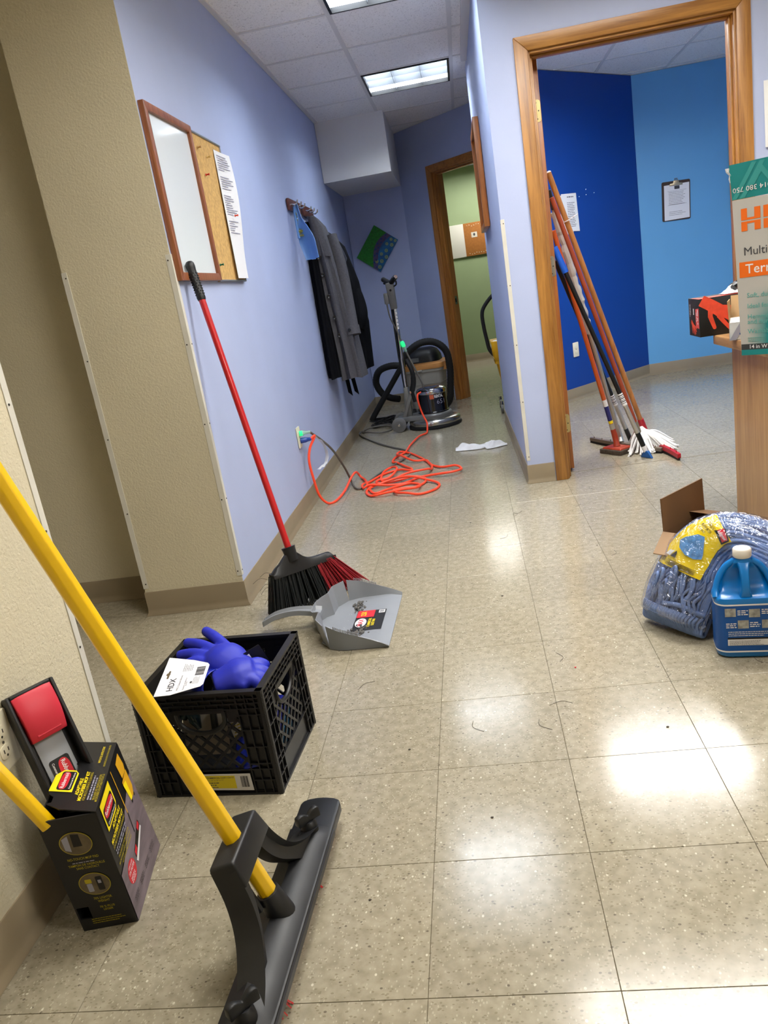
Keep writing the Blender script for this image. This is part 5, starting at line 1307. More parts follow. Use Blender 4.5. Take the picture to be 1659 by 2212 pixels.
ORANGE = [(-0.577, 3.399), (-0.531, 3.269), (-0.484, 3.068), (-0.438, 2.952), (-0.379, 2.975), (-0.308, 3.056), (-0.242, 3.077), (-0.183, 3.014), (-0.188, 2.913), (-0.269, 2.901), (-0.376, 2.888), (-0.449, 2.903), (-0.488, 2.975), (-0.49, 3.071), (-0.428, 3.126), (-0.316, 3.158), (-0.223, 3.133), (-0.141, 3.08), (-0.078, 3.004), (-0.068, 2.936), (-0.1, 2.86), (-0.173, 2.816), (-0.248, 2.832), (-0.305, 2.878), (-0.327, 2.95), (-0.273, 2.965), (-0.214, 2.977), (-0.162, 3.036), (-0.151, 3.118), (-0.181, 3.202), (-0.239, 3.209), (-0.318, 3.182), (-0.402, 3.158), (-0.452, 3.194), (-0.452, 3.251), (-0.385, 3.286), (-0.345, 3.385), (-0.358, 3.467), (-0.392, 3.506), (-0.431, 3.456), (-0.44, 3.339), (-0.419, 3.211), (-0.36, 3.204), (-0.264, 3.246), (-0.15, 3.279), (-0.126, 3.364), (-0.137, 3.497), (-0.206, 3.727), (-0.296, 3.928), (-0.367, 3.987), (-0.383, 3.891), (-0.337, 3.762), (-0.253, 3.643), (-0.17, 3.622), (-0.141, 3.512), (-0.065, 3.379), (0.024, 3.329), (0.059, 3.249), (0.048, 3.196), (-0.014, 3.16), (-0.135, 3.201), (-0.203, 3.191), (-0.283, 3.097), (-0.367, 3.085), (-0.482, 3.099), (-0.522, 3.097), (-0.538, 3.182), (-0.5, 3.253), (-0.453, 3.369), (-0.398, 3.439), (-0.326, 3.449), (-0.255, 3.385), (-0.256, 3.435), (-0.295, 3.521), (-0.369, 3.684), (-0.402, 3.731), (-0.391, 3.867), (-0.333, 3.981), (-0.312, 4.191), (-0.263, 4.453), (-0.211, 4.583)]
rnd = random.Random(2)
air = [(WX + 0.060, 2.885, 0.383), (-0.722, 2.94, 0.390), (-0.728, 2.925, 0.372), (-0.745, 2.87, 0.335), (-0.755, 2.835, 0.27), (-0.748, 2.83, 0.17), (-0.735, 2.84, 0.07), (-0.703, 2.865, 0.012), (-0.662, 2.90, 0.007), (-0.63, 3.05, 0.02), (-0.612, 3.25, 0.05), (-0.595, 3.36, 0.055)]
pts = air + [(x, y, 0.008 + (0.028 if 3 < k < 66 else 0.010) * (0.5 + 0.5 * math.sin(k * 0.9)) * rnd.random()) for k, (x, y) in enumerate(ORANGE)]
pts += [(-0.205, 4.66, 0.02), (-0.203, 4.70, 0.07), (-0.222, 4.722, 0.12), (-0.238, 4.732, 0.175), (-0.250, 4.735, 0.25), (-0.246, 4.755, 0.292), (-0.225, 4.80, 0.300)]
b = MB(); b.tube(bez(pts, 7), 0.0072, 8); b.build('cable', MAT['orange_cord'], oc, world=True)
b = MB(); b.tube([(WX + 0.008, 2.862, 0.3855), (WX + 0.034, 2.866, 0.3855), (WX + 0.044, 2.872, 0.385), (WX + 0.060, 2.885, 0.383)], [0.0155, 0.0155, 0.012, 0.009], 12); b.build('plug', MAT['blueplug'], oc, world=True, label='blue plug in the lower socket')
rows = []
tagp = bez([(-0.722, 2.94, 0.384), (-0.690, 2.96, 0.345), (-0.675, 2.96, 0.29), (-0.680, 2.95, 0.24), (-0.70, 2.92, 0.215), (-0.73, 2.90, 0.205)], 5)
for k, p in enumerate(tagp): rows.append([(p.x - 0.010, p.y + 0.012, p.z + 0.003 * math.sin(k)), (p.x + 0.010, p.y - 0.010, p.z + 0.003 * math.cos(k * 1.7))])
b = MB(); b.sheet(rows, 0.0006); tg = b.build('warning_tag', mk('clear_label', rgb(214, 214, 212), 0.2), oc, world=True)

# ================================================================== floor machine (rental buffer)
MAT['castgrey'] = mk('cast_grey', rgb(112, 112, 110), 0.42, 0.35, var=0.08, vscale=12)
MAT['motor'] = mk('motor_black', rgb(10, 10, 12), 0.16, coat=0.5)
MAT['skirt'] = mk('metal_skirt', rgb(170, 168, 162), 0.22, 0.9)
fm = thing('floor_machine', 'rental floor buffer with chrome-capped black motor and upright handle', 'floor buffer', (-0.150, 4.95, 0))
L0 = lambda mb, nm, mt, **kw: mb.build(nm, mt, fm, **kw)
L0(MB().lathe([(0.19, 0.0), (0.213, 0.003), (0.216, 0.012), (0.213, 0.024), (0.19, 0.027)], 48), 'pad', MAT['rubber'])
L0(MB().lathe([(0.19, 0.028), (0.207, 0.030), (0.209, 0.055), (0.203, 0.066), (0.185, 0.074), (0.14, 0.078)], 48), 'skirt', MAT['skirt'])
b = MB(); b.lathe([(0.147, 0.076), (0.148, 0.102), (0.142, 0.112), (0.125, 0.114)], 40); b.hexa([(-0.30, -0.075, 0.072), (0, -0.147, 0.076), (0, 0.147, 0.076), (-0.30, 0.075, 0.072)], [(-0.30, -0.07, 0.106), (0, -0.14, 0.110), (0, 0.14, 0.110), (-0.30, 0.07, 0.106)]); L0(b, 'deck', MAT['castgrey'], bevel=0.003)
L0(MB().lathe([(0.126, 0.112), (0.126, 0.122), (0.117, 0.126), (0.117, 0.272)], 40), 'motor_housing', MAT['motor'], bevel=0.001)
L0(MB().lathe([(0.120, 0.266), (0.122, 0.270), (0.122, 0.292), (0.112, 0.306), (0.085, 0.318), (0.05, 0.324), (0.02, 0.326)], 40), 'motor_cap', MAT['chrome'], bevel=0.001)
# motor badge wrapped round the housing
def wrap(mb, vs, fs, ang0, z0, r=0.1178):
    out = [(r * math.cos(ang0 + x / r), r * math.sin(ang0 + x / r), z0 + y) for x, y, z in vs]; mb.add(out, fs)
b = MB(); sq = [(x / 6 * 0.034, y, 0) for x in range(7) for y in (0, 0.036)]
wrap(b, sq, [(2 * i, 2 * i + 2, 2 * i + 3, 2 * i + 1) for i in range(6)], -PI / 2 - 0.12, 0.228, 0.1176); L0(b, 'orange_badge', mk('badge_orange', rgb(206, 96, 62), 0.5, var=0.2, vscale=60), smooth=0)
vs_, fs_ = text_geo('RENTAL', 0.034, 0.02); w = max(v[0] for v in vs_); vs_ = [(v[0] / w * 0.080, v[1], 0) for v in vs_]
b = MB(); wrap(b, vs_, fs_, -PI / 2 + 0.20, 0.246, 0.1182); L0(b, 'rental_lettering', MAT['white'], smooth=0, kind='stuff')
vs_, fs_ = text_geo('651', 0.05, -0.012); w = max(v[0] for v in vs_); vs_ = [(v[0] / w * 0.075, v[1], 0) for v in vs_]
b = MB(); wrap(b, vs_, fs_, -PI / 2 + 0.32, 0.200, 0.1182); L0(b, 'chalked_number', MAT['pr_grey'], smooth=0, kind='stuff')
b = MB(); b.add([(-0.055, -0.2035, 0.048), (-0.005, -0.209, 0.048), (-0.005, -0.209, 0.062), (-0.055, -0.2035, 0.062)], [(0, 1, 2, 3)]); L0(b, 'warning_sticker', MAT['white'], smooth=0)
for s in (-1, 1):
    b = MB(); yc = -0.115 if s < 0 else 0.125
    b.tube([(-0.285, yc - 0.018, 0.060), (-0.285, yc - 0.014, 0.060), (-0.285, yc + 0.014, 0.060), (-0.285, yc + 0.018, 0.060)], [0.050, 0.058, 0.058, 0.050], 28); wh = L0(b, 'wheel', mk('wheel_grey', rgb(104, 104, 104), 0.6))
    b = MB(); b.tube([(-0.285, yc - 0.024, 0.060), (-0.285, yc - 0.016, 0.060)], [0.010, 0.016], 12); b.build('axle_cap', MAT['chrome'], wh)
    b = MB(); b.tube([(-0.285, yc - 0.0195, 0.060), (-0.285, yc - 0.0175, 0.060)], [0.036, 0.036], 24); b.build('wheel_disc', MAT['castgrey'], wh)
for s in (-1, 1):
    b = MB(); b.hexa([(-0.275, s * 0.055 - 0.006, 0.06), (-0.235, s * 0.055 - 0.006, 0.08), (-0.235, s * 0.055 + 0.006, 0.08), (-0.275, s * 0.055 + 0.006, 0.06)], [(-0.168, s * 0.045 - 0.006, 0.300), (-0.138, s * 0.045 - 0.006, 0.305), (-0.138, s * 0.045 + 0.006, 0.305), (-0.168, s * 0.045 + 0.006, 0.300)]); L0(b, 'yoke_arm', MAT['castgrey'], bevel=0.002)
b = MB(); b.cyl((-0.155, -0.07, 0.302), (-0.155, 0.07, 0.302), 0.011, 12); L0(b, 'pivot_bolt', MAT['chrome'])
b = MB(); b.hexa([(-0.235, -0.04, 0.10), (-0.175, -0.04, 0.10), (-0.175, 0.04, 0.10), (-0.235, 0.04, 0.10)], [(-0.215, -0.028, 0.34), (-0.180, -0.028, 0.34), (-0.180, 0.028, 0.34), (-0.215, 0.028, 0.34)]); L0(b, 'handle_bracket', MAT['castgrey'], bevel=0.004)
tb, tt_ = Vector((-0.198, 0, 0.20)), Vector((-0.194, 0.0, 0.99))
b = MB(); b.cyl(tb, tt_, 0.0175, 18); tub = L0(b, 'handle_tube', MAT['chrome'])
b = MB()
for k in range(6): b.bx(-0.190, -0.178, -0.0195, -0.0165, 0.80 + 0.028 * k, 0.822 + 0.028 * k)
b.build('tube_sticker', MAT['pr_white'], tub)
b = MB(); b.tube([(-0.215, -0.012, 0.96), (-0.217, -0.012, 0.60), (-0.208, -0.01, 0.34)], 0.006, 8); L0(b, 'control_cable', MAT['rubber'])
b = MB(); b.hexa([(-0.222, -0.024, 0.955), (-0.170, -0.024, 0.955), (-0.170, 0.024, 0.955), (-0.222, 0.024, 0.955)], [(-0.235, -0.034, 1.155), (-0.170, -0.034, 1.165), (-0.170, 0.034, 1.165), (-0.235, 0.034, 1.155)]); L0(b, 'switch_head', MAT['castgrey'], bevel=0.008, seg=3)
b = MB(); b.bx(-0.262, -0.225, -0.026, 0.026, 1.00, 1.085); L0(b, 'switch_box', MAT['castgrey'], bevel=0.008)
b = MB(); b.cyl((-0.20, -0.036, 1.10), (-0.20, -0.030, 1.10), 0.009, 12); L0(b, 'switch_hole', MAT['rubber'])
for d_ in ((0.055, -0.105, 0.040), (-0.060, 0.10, 0.040)):
    a0 = Vector((-0.197, 0, 1.150)); a1 = a0 + Vector(d_)
    b = MB(); b.tube([a0, a1, a1 + Vector(d_).normalized() * 0.006], [0.020, 0.0185, 0.012], 14); gp_ = L0(b, 'hand_grip', MAT['rubber'])
    b = MB(); b.tube([a1 - Vector(d_) * 0.08, a1 + Vector(d_).normalized() * 0.010], [0.0195, 0.014], 14); b.build('grip_cap', MAT['chrome'], gp_)
    b = MB(); b.tube(bez([a0 + Vector((0.01, 0, -0.03)), a0 + Vector(d_) * 0.5 + Vector((0.02, 0, -0.035)), a1 + Vector((0.0, 0, -0.03))], 5), 0.006, 8); b.build('trigger_lever', MAT['rubber'], gp_)
b = MB(); b.tube(bez([(-0.245, -0.02, 1.0), (-0.235, -0.03, 0.90), (-0.20, -0.035, 0.80), (-0.175, -0.035, 0.71)], 6), 0.0055, 8); L0(b, 'pigtail_cord', MAT['grey_cord'])
b = MB(); b.tube([(-0.172, -0.035, 0.705), (-0.169, -0.035, 0.693), (-0.163, -0.035, 0.668), (-0.160, -0.035, 0.658)], [0.010, 0.016, 0.016, 0.012], 12); L0(b, 'lit_connector', MAT['glow'], label='green lit cord connector')
b = MB(); b.tube([(-0.160, -0.035, 0.660), (-0.150, -0.035, 0.62)], [0.0145, 0.010], 12); L0(b, 'connector_body', MAT['clear'])
b = MB(); b.tube(bez([(-0.150, -0.035, 0.62), (-0.10, -0.05, 0.48), (-0.06, -0.06, 0.37), (-0.055, -0.045, 0.325)], 6), 0.0075, 8); L0(b, 'lead_cord', MAT['grey_cord'])
b = MB(); b.tube(bez([(-0.16, -0.04, 0.56), (-0.125, -0.06, 0.47), (-0.125, -0.06, 0.38), (-0.145, -0.06, 0.30), (-0.135, -0.055, 0.22)], 6), [0.018] * 10 + [0.021] * 8 + [0.014] * 7, 12); L0(b, 'hose_holster', MAT['rubber'])

# ================================================================== wet vacuum behind it
MAT['vacgrey'] = mk('vac_grey', rgb(150, 146, 138), 0.5, var=0.06, vscale=6)
MAT['vactan'] = mk('vac_tan', rgb(196, 138, 78), 0.45)
wv_ = thing('wet_vacuum', 'grey and tan wet vacuum with black hose behind the floor machine', 'vacuum', (-0.21, 5.68, 0), (0, 0, math.radians(-8)))
def sq(w, d, z, r=0.06, n=6): return [(x, y, z) for x, y in rrect(w, d, r, n)]
b = MB(); b.rings([sq(0.28, 0.27, 0.055), sq(0.285, 0.275, 0.07), sq(0.34, 0.32, 0.37), sq(0.36, 0.335, 0.375), sq(0.365, 0.34, 0.40)]); b.build('tank', MAT['vacgrey'], wv_, smooth=40)
b = MB(); b.rings([sq(0.330, 0.31, 0.265), sq(0.334, 0.314, 0.27)]); b.build('tank_band', MAT['vacgrey'], wv_)
b = MB(); b.rings([sq(0.372, 0.345, 0.398), sq(0.376, 0.35, 0.405), sq(0.372, 0.345, 0.440), sq(0.33, 0.30, 0.455)]); b.build('lid', MAT['vactan'], wv_, smooth=40)
b = MB(); b.rings([sq(0.30, 0.28, 0.45, 0.08), sq(0.29, 0.27, 0.50, 0.08), sq(0.24, 0.22, 0.555, 0.09), sq(0.15, 0.14, 0.575, 0.06)]); b.build('motor_head', MAT['black'], wv_, smooth=50)
MB().box((-0.06, -0.142, 0.485), (0.075, 0.004, 0.036), (-0.12, 0, 0)).build('name_plate', mk('plate_grey', rgb(110, 112, 112), 0.4), wv_)
b = MB(); b.rings([sq(0.04, 0.05, 0.37, 0.01, 3), sq(0.045, 0.055, 0.44, 0.012, 3)], mat=Matrix.Translation((0.19, -0.08, 0))); b.build('latch', MAT['vactan'], wv_)
b = MB(); b.tube(bez([(-0.178, -0.06, 0.39), (-0.12, -0.168, 0.385), (0.0, -0.176, 0.39)], 5), 0.010, 8); b.build('carry_rim', MAT['vacgrey'], wv_)
for sx in (-1, 1):
    for sy in (-1, 1):
        b = MB(); b.cyl((sx * 0.13 - 0.012, sy * 0.12, 0.026), (sx * 0.13 + 0.012, sy * 0.12, 0.026), 0.026, 14); b.bx(sx * 0.13 - 0.012, sx * 0.13 + 0.012, sy * 0.12 - 0.012, sy * 0.12 + 0.012, 0.04, 0.06); b.build('caster', MAT['rubber'], wv_)
def ribbed(pts, r, nm, parent, n=10, seg=10):
    P_ = bez(pts, seg); b = MB(); b.tube(P_, [r * (1.0 if k % 2 else 0.93) for k in range(len(P_))], n); return b.build(nm, MAT['rubber'], parent, world=True)
ribbed([(-0.40, 5.50, 0.46), (-0.34, 5.48, 0.56), (-0.22, 5.47, 0.628), (-0.10, 5.48, 0.622), (-0.01, 5.50, 0.54), (0.01, 5.52, 0.40), (-0.005, 5.54, 0.24), (-0.03, 5.56, 0.10), (-0.10, 5.60, 0.03)], 0.031, 'hose', wv_, seg=12)
ribbed([(-0.38, 5.46, 0.46), (-0.50, 5.48, 0.475), (-0.61, 5.52, 0.44), (-0.655, 5.56, 0.34), (-0.62, 5.58, 0.24), (-0.55, 5.58, 0.19), (-0.47, 5.55, 0.17)], 0.031, 'hose', wv_, seg=12)
b = MB(); b.tube([(-0.735, 5.52, 0.02), (-0.715, 5.515, 0.06), (-0.40, 5.44, 0.46)], [0.030, 0.025, 0.024], 14); b.build('wand', MAT['rubber'], wv_, world=True)

# ================================================================== cleaning rag on the floor
MAT['rag'] = mk('white_rag', rgb(216, 214, 212), 0.9, var=0.06, vscale=40, bump=0.3, bscale=200, bdist=0.002)
rg = thing('white_rag', 'crumpled damp white rag lying on the corridor floor', 'rag', (0.19, 3.87, 0))
rows = []; rnd = random.Random(6)
for i in range(29):
    t = i / 28; r_ = []
    wv = 0.075 * (math.sin(PI * min(1, t * 1.5 + 0.12)) ** 0.6 if t < 0.6 else 1) * (1 - 0.75 * max(0, t - 0.45) / 0.55) + 0.008
    for j in range(13):
        s = -1 + 2 * j / 12
        x = 0.02 + 0.345 * t; y = 3.87 + wv * s + 0.02 * math.sin(t * 7) - 0.05 * t
        e = (1 - abs(s) ** 2) * min(1, 8 * t) * min(1, 8 * (1 - t))
        z = 0.004 + e * (0.020 + 0.010 * math.sin(9 * t + 3 * s) + 0.006 * math.sin(17 * t - 5 * s) + 0.020 * math.exp(-((t - 0.72) / 0.05) ** 2))
        r_.append((x, y, max(0.0025, z)))
    rows.append(r_)
b = MB(); b.sheet(rows, 0.003); b.build('cloth', MAT['rag'], rg, world=True, smooth=80)

# ================================================================== yellow mop bucket beyond the right wall
MAT['bucket'] = mk('bucket_yellow', rgb(222, 166, 18), 0.4)
bk = thing('mop_bucket', 'yellow wheeled mop bucket with black handle half hidden by the right wall', 'mop bucket', (0.60, 5.20, 0))
def ring8(x0, x1, y0, y1, z, r=0.03): return [(x, y, z) for x, y in rrect(x1 - x0, y1 - y0, r, 4, (x0 + x1) / 2, (y0 + y1) / 2)]
b = MB(); b.rings([ring8(0.445, 0.63, 5.08, 5.36, 0.09), ring8(0.425, 0.645, 5.06, 5.38, 0.24), ring8(0.40, 0.66, 5.03, 5.42, 0.40), ring8(0.385, 0.67, 5.02, 5.43, 0.405), ring8(0.385, 0.67, 5.02, 5.43, 0.425)]); b.build('tub', MAT['bucket'], bk, world=True, smooth=40)
b = MB(); b.rings([ring8(0.392, 0.62, 5.02, 5.30, 0.42), ring8(0.375, 0.62, 5.01, 5.31, 0.47), ring8(0.368, 0.63, 5.0, 5.32, 0.585)]); b.build('wringer', MAT['bucket'], bk, world=True, bevel=0.004)
b = MB(); b.tube(bez([(0.385, 5.15, 0.47), (0.355, 5.15, 0.52), (0.343, 5.15, 0.60), (0.332, 5.15, 0.70), (0.330, 5.15, 0.80), (0.355, 5.15, 0.86), (0.43, 5.15, 0.935), (0.50, 5.15, 0.96)], 6), 0.015, 12); b.build('wringer_handle', MAT['rubber'], bk, world=True)
b = MB(); b.ball((0.412, 5.08, 0.55), 0.06, 14, 10, sq=(0.8, 0.9, 0.7)); b.ball((0.46, 5.05, 0.50), 0.05, 12, 8); b.build('mop_rag', MAT['rag'], bk, world=True, smooth=80)
for x in (0.402, 0.62):
    for y in (5.06, 5.34):
        b = MB(); b.tube([(x - 0.010, y, 0.037), (x + 0.010, y, 0.037)], 0.036, 20); cs = b.build('caster', mk('caster_grey', rgb(110, 110, 108), 0.5), bk, world=True)
        b = MB(); b.tube([(x, y, 0.062), (x, y, 0.10)], 0.012, 10); b.build('caster_fork', MAT['chrome'], cs, world=True)

# ================================================================== green room board
gb = thing('notice_board', 'half white half cork notice board on the green wall', 'notice board', (0.36, 9.455, 1.36))
MB().bx(0.10, 0.312, 9.435, 9.4595, 1.365, 1.775).build('white_half', mk('board_white', rgb(196, 190, 178), 0.4), gb, world=True, bevel=0.002)
MB().bx(0.312, 0.70, 9.433, 9.4595, 1.365, 1.775).build('cork_half', mk('board_cork', rgb(150, 92, 34), 0.8, var=0.1, vscale=40), gb, world=True, bevel=0.002)
cdp = MB().bx(0.405, 0.48, 9.430, 9.4325, 1.59, 1.655).build('photo_card', mk('photo_card', rgb(196, 186, 170), 0.5), gb, world=True)
b = MB(); b.plate(ell(0.014, 0.018, 12, 0.442, 1.625), 0, Matrix(((1, 0, 0, 0), (0, 0, 1, 9.4295), (0, 1, 0, 0), (0, 0, 0, 1)))); b.build('photo_print', MAT['ink'], cdp, world=True, smooth=0)
rnd = random.Random(12); b = MB()
for k in range(10): b.ball((0.36 + 0.03 * k, 9.431, 1.745 + rnd.uniform(-0.012, 0.01)), 0.005, 6, 4); b.ball((0.36 + 0.03 * k, 9.431, 1.395 + rnd.uniform(-0.012, 0.01)), 0.005, 6, 4)
b.build('tacks', MAT['ivory'], gb, world=True, kind='stuff')

# ================================================================== tools leaning on the open door
MAT['org_metal'] = mk('orange_enamel', rgb(190, 84, 34), 0.35, coat=0.3)
MAT['tan_wood'] = wood('tan_handle', rgb(140, 88, 42), rgb(176, 118, 62), 'z', coat=0.3)
MAT['rust_wood'] = mk('rust_handle', rgb(150, 66, 40), 0.45, var=0.1, vscale=20)
MAT['silver'] = mk('brushed_aluminium', rgb(186, 184, 178), 0.35, 0.7)
MAT['black_pole'] = mk('black_pole', rgb(16, 18, 22), 0.3)
MAT['blue_grip'] = mk('blue_grip', rgb(26, 92, 206), 0.45)
MAT['pad'] = mk('brown_scour_pad', rgb(72, 62, 52), 0.95, var=0.3, vscale=80, bump=0.8, bscale=250, bdist=0.004)
MAT['mopyarn'] = mk('white_yarn', rgb(226, 226, 226), 0.9, bump=0.3, bscale=300, bdist=0.002)
MAT['wrap'] = mk('clear_wrap', rgb(222, 218, 214), 0.15, trans=0.35, ior=1.15)
V3 = Vector
def seg(a, c, t): return a + (c - a) * t
# scrub pad holder
s1b, s1t = V3((0.963, 3.232, 0.088)), V3((0.706, 3.090, 1.262)); s1d = (s1t - s1b).normalized()
sp_ = thing('scrub_pad_holder', 'orange pole with a rust red pad holder and brown scouring pad', 'scrub tool', (0.965, 3.215, 0))
PQ = frame((0.968, 3.213, 0), (0.875, -0.18, 0), (0.55, 0.83, 0)) if False else frame((0.968, 3.213, 0), (0.86, 0.42, 0), (-0.5, 0.86, 0))
PQ = frame((0.966, 3.212, 0), (0.597, -0.802, 0), (0.802, 0.597, 0))
b = MB(); b.M = PQ; b.prism(rrect(0.165, 0.125, 0.012), 0.0, 0.026); b.build('scour_pad', MAT['pad'], sp_, world=True, bevel=0.003)
b = MB(); b.M = PQ; b.hexa([(-0.07, -0.05, 0.0262), (0.07, -0.05, 0.0262), (0.07, 0.05, 0.0262), (-0.07, 0.05, 0.0262)], [(-0.062, -0.042, 0.036), (0.062, -0.042, 0.036), (0.062, 0.042, 0.036), (-0.062, 0.042, 0.036)]); b.build('pad_plate', mk('rust_red_plastic', rgb(158, 58, 36), 0.45), sp_, world=True, bevel=0.003)
b = MB(); b.tube([(0.966, 3.214, 0.034), (0.965, 3.222, 0.060), s1b, s1b + s1d * 0.05], [0.020, 0.016, 0.017, 0.015], 12); b.build('swivel_socket', mk('rust_red_socket', rgb(158, 58, 36), 0.45), sp_, world=True)
b = MB(); b.tube([s1b + s1d * 0.045, s1b + s1d * 0.085], 0.0145, 14); b.build('ferrule', MAT['silver'], sp_, world=True)
b = MB(); b.tube([s1b + s1d * 0.085, s1t], 0.0125, 14); pl = b.build('pole', MAT['org_metal'], sp_, world=True)
for a0, a1, mt in ((0.088, 0.105, MAT['pr_yellow']), (0.105, 0.195, mk('pole_label_blue', rgb(42, 44, 110), 0.5)), (0.195, 0.235, MAT['white'])):
    b = MB(); b.tube([s1b + s1d * a0, s1b + s1d * a1], 0.0130, 14); b.build('pole_label', mt, pl, world=True)
# curved floor squeegee on a wrapped aluminium pole
def curved_blade(c, d, half, nm_parent, top_mt, bow, h0=0.020, studs=True, n=15):
    e = V3((d[0], d[1], 0)).normalized(); f = V3((-e.y, e.x, 0)); rs, rr_ = [], []
    for k in range(n):
        s = -1 + 2 * k / (n - 1); p = V3(c) + e * (half * s) + f * (bow * (s * s)); z = 0.018 - 0.006 * s * s
        rs.append([p + f * 0.010 + V3((0, 0, z)), p + f * 0.010 + V3((0, 0, z + h0)), p - f * 0.008 + V3((0, 0, z + h0 - 0.002)), p - f * 0.010 + V3((0, 0, z))])
        rr_.append([p + f * 0.004 + V3((0, 0, 0.0005)), p + f * 0.006 + V3((0, 0, z + 0.004)), p - f * 0.004 + V3((0, 0, z + 0.004)), p - f * 0.008 + V3((0, 0, 0.0005))])
    b = MB(); b.rings(rs); ch = b.build('blade_channel', top_mt, nm_parent, world=True, smooth=30)
    b = MB(); b.rings(rr_); b.build('rubber_blade', MAT['rubber'], nm_parent, world=True, smooth=30)
    if studs:
        for k in range(1, n - 1, 2):
            s = -1 + 2 * k / (n - 1); p = V3(c) + e * (half * s) + f * (bow * (s * s)); z = 0.018 - 0.006 * s * s + h0
            b = MB(); b.tube([p + V3((0, 0, z - 0.002)), p + V3((0, 0, z + 0.009))], [0.004, 0.0018], 6); b.build('stud', top_mt, ch, world=True)
s2b, s2t = V3((1.009, 3.321, 0.045)), V3((0.707, 3.130, 1.455)); s2d = (s2t - s2b).normalized()
sq_ = thing('floor_squeegee', 'grey curved floor squeegee on an aluminium pole in torn plastic wrap', 'squeegee', (1.005, 3.285, 0))
curved_blade((1.000, 3.29, 0), (0.51, -0.86), 0.30, sq_, mk('tin_channel', rgb(120, 108, 96), 0.4, 0.5), 0.03)
b = MB(); b.tube([(1.004, 3.292, 0.034), s2b + s2d * 0.02, s2b + s2d * 0.08, s2b + s2d * 0.10], [0.020, 0.017, 0.018, 0.0145], 12); b.build('socket', MAT['silver'], sq_, world=True)
b = MB(); b.tube([s2b + s2d * 0.08, s2t], 0.0122, 14); b.build('pole', MAT['silver'], sq_, world=True)
b = MB(); b.tube([s2t - s2d * 0.09, s2t + s2d * 0.01], 0.0140, 12); b.build('top_grip', mk('taped_grip', rgb(52, 52, 54), 0.6), sq_, world=True)
rnd = random.Random(9); P_ = []; R_ = []
for k in range(40):
    t = 0.46 + 0.47 * k / 39; P_.append(seg(s2b, s2t, t) + V3((rnd.uniform(-.002, .002), rnd.uniform(-.002, .002), 0))); R_.append(0.0195 + rnd.uniform(-0.003, 0.006))
b = MB(); b.tube(P_, R_, 9, cap=False); b.build('plastic_wrap', MAT['wrap'], sq_, world=True, smooth=20)
b = MB(); b.tube(bez([(0.735, 3.15, 1.292), (0.775, 3.085, 1.296), (0.812, 3.06, 1.312), (0.835, 3.062, 1.322)], 5), 0.0028, 6); b.build('tie_strap', MAT['pr_white'], sq_, world=True)
# black poles with blue grip and scraper / plain
def telescopic(nm, label, base, top, grip, foot, L_):
    bq, tq = V3(base), V3(top); d = (tq - bq).normalized(); r = thing(nm, label, 'scraper' if foot else 'pole', (base[0], base[1], 0))
    b = MB(); b.tube([bq, bq + d * 0.085], 0.0135, 12); b.build('lower_grip', MAT['black_pole'], r, world=True)
    b = MB(); b.tube([bq + d * 0.085, bq + d * 0.255], 0.0125, 12); lo = b.build('lower_tube', MAT['silver'], r, world=True)
    b = MB(); b.tube([bq + d * 0.255, bq + d * 0.325], 0.0138, 12); st_ = b.build('barcode_label', MAT['white'], r, world=True)
    b = MB()
    for k in range(6): b.tube([bq + d * (0.268 + 0.009 * k), bq + d * (0.271 + 0.009 * k + 0.002 * (k % 2))], 0.0141, 12)
    b.build('label_bars', MAT['ink'], st_, world=True, kind='stuff')
    b = MB(); b.tube([bq + d * 0.325, tq], 0.0122, 14); b.build('upper_tube', MAT['black_pole'], r, world=True)
    if grip: b = MB(); b.tube([tq - d * 0.115, tq - d * 0.11, tq + d * 0.03], [0.0165, 0.0175, 0.0165], 14); b.build('grip', MAT['blue_grip'], r, world=True)
    if foot:
        b = MB(); b.tube([bq - d * 0.03, bq + d * 0.004], [0.012, 0.015], 10); b.build('connector', MAT['white'], r, world=True)
        b = MB(); f = V3((0.55, -0.83, 0)); g = V3((0.83, 0.55, 0)); c = V3((bq.x + 0.012, bq.y - 0.006, 0))
        b.hexa([c - f * 0.038 + g * 0.004 + V3((0, 0, 0.001)), c + f * 0.046 + g * 0.004 + V3((0, 0, 0.001)), c + f * 0.046 - g * 0.010 + V3((0, 0, 0.001)), c - f * 0.038 - g * 0.010 + V3((0, 0, 0.001))],
               [c - f * 0.014 + g * 0.008 + V3((0, 0, 0.036)), c + f * 0.014 + g * 0.008 + V3((0, 0, 0.040)), c + f * 0.014 - g * 0.010 + V3((0, 0, 0.040)), c - f * 0.014 - g * 0.010 + V3((0, 0, 0.036))])
        b.build('scraper_head', mk('scraper_blue', rgb(30, 84, 150), 0.4), r, world=True, bevel=0.003)
    return r
telescopic('floor_scraper', 'black pole with blue grip and blue scraper foot, front of the leaning tools', (1.072, 3.005, 0.062), (0.708, 3.052, 1.150), True, True, 0)
telescopic('extension_pole', 'plain black and grey extension pole behind the blue-gripped one', (1.083, 3.420, 0.014), (0.708, 3.150, 1.110), False, False, 0)
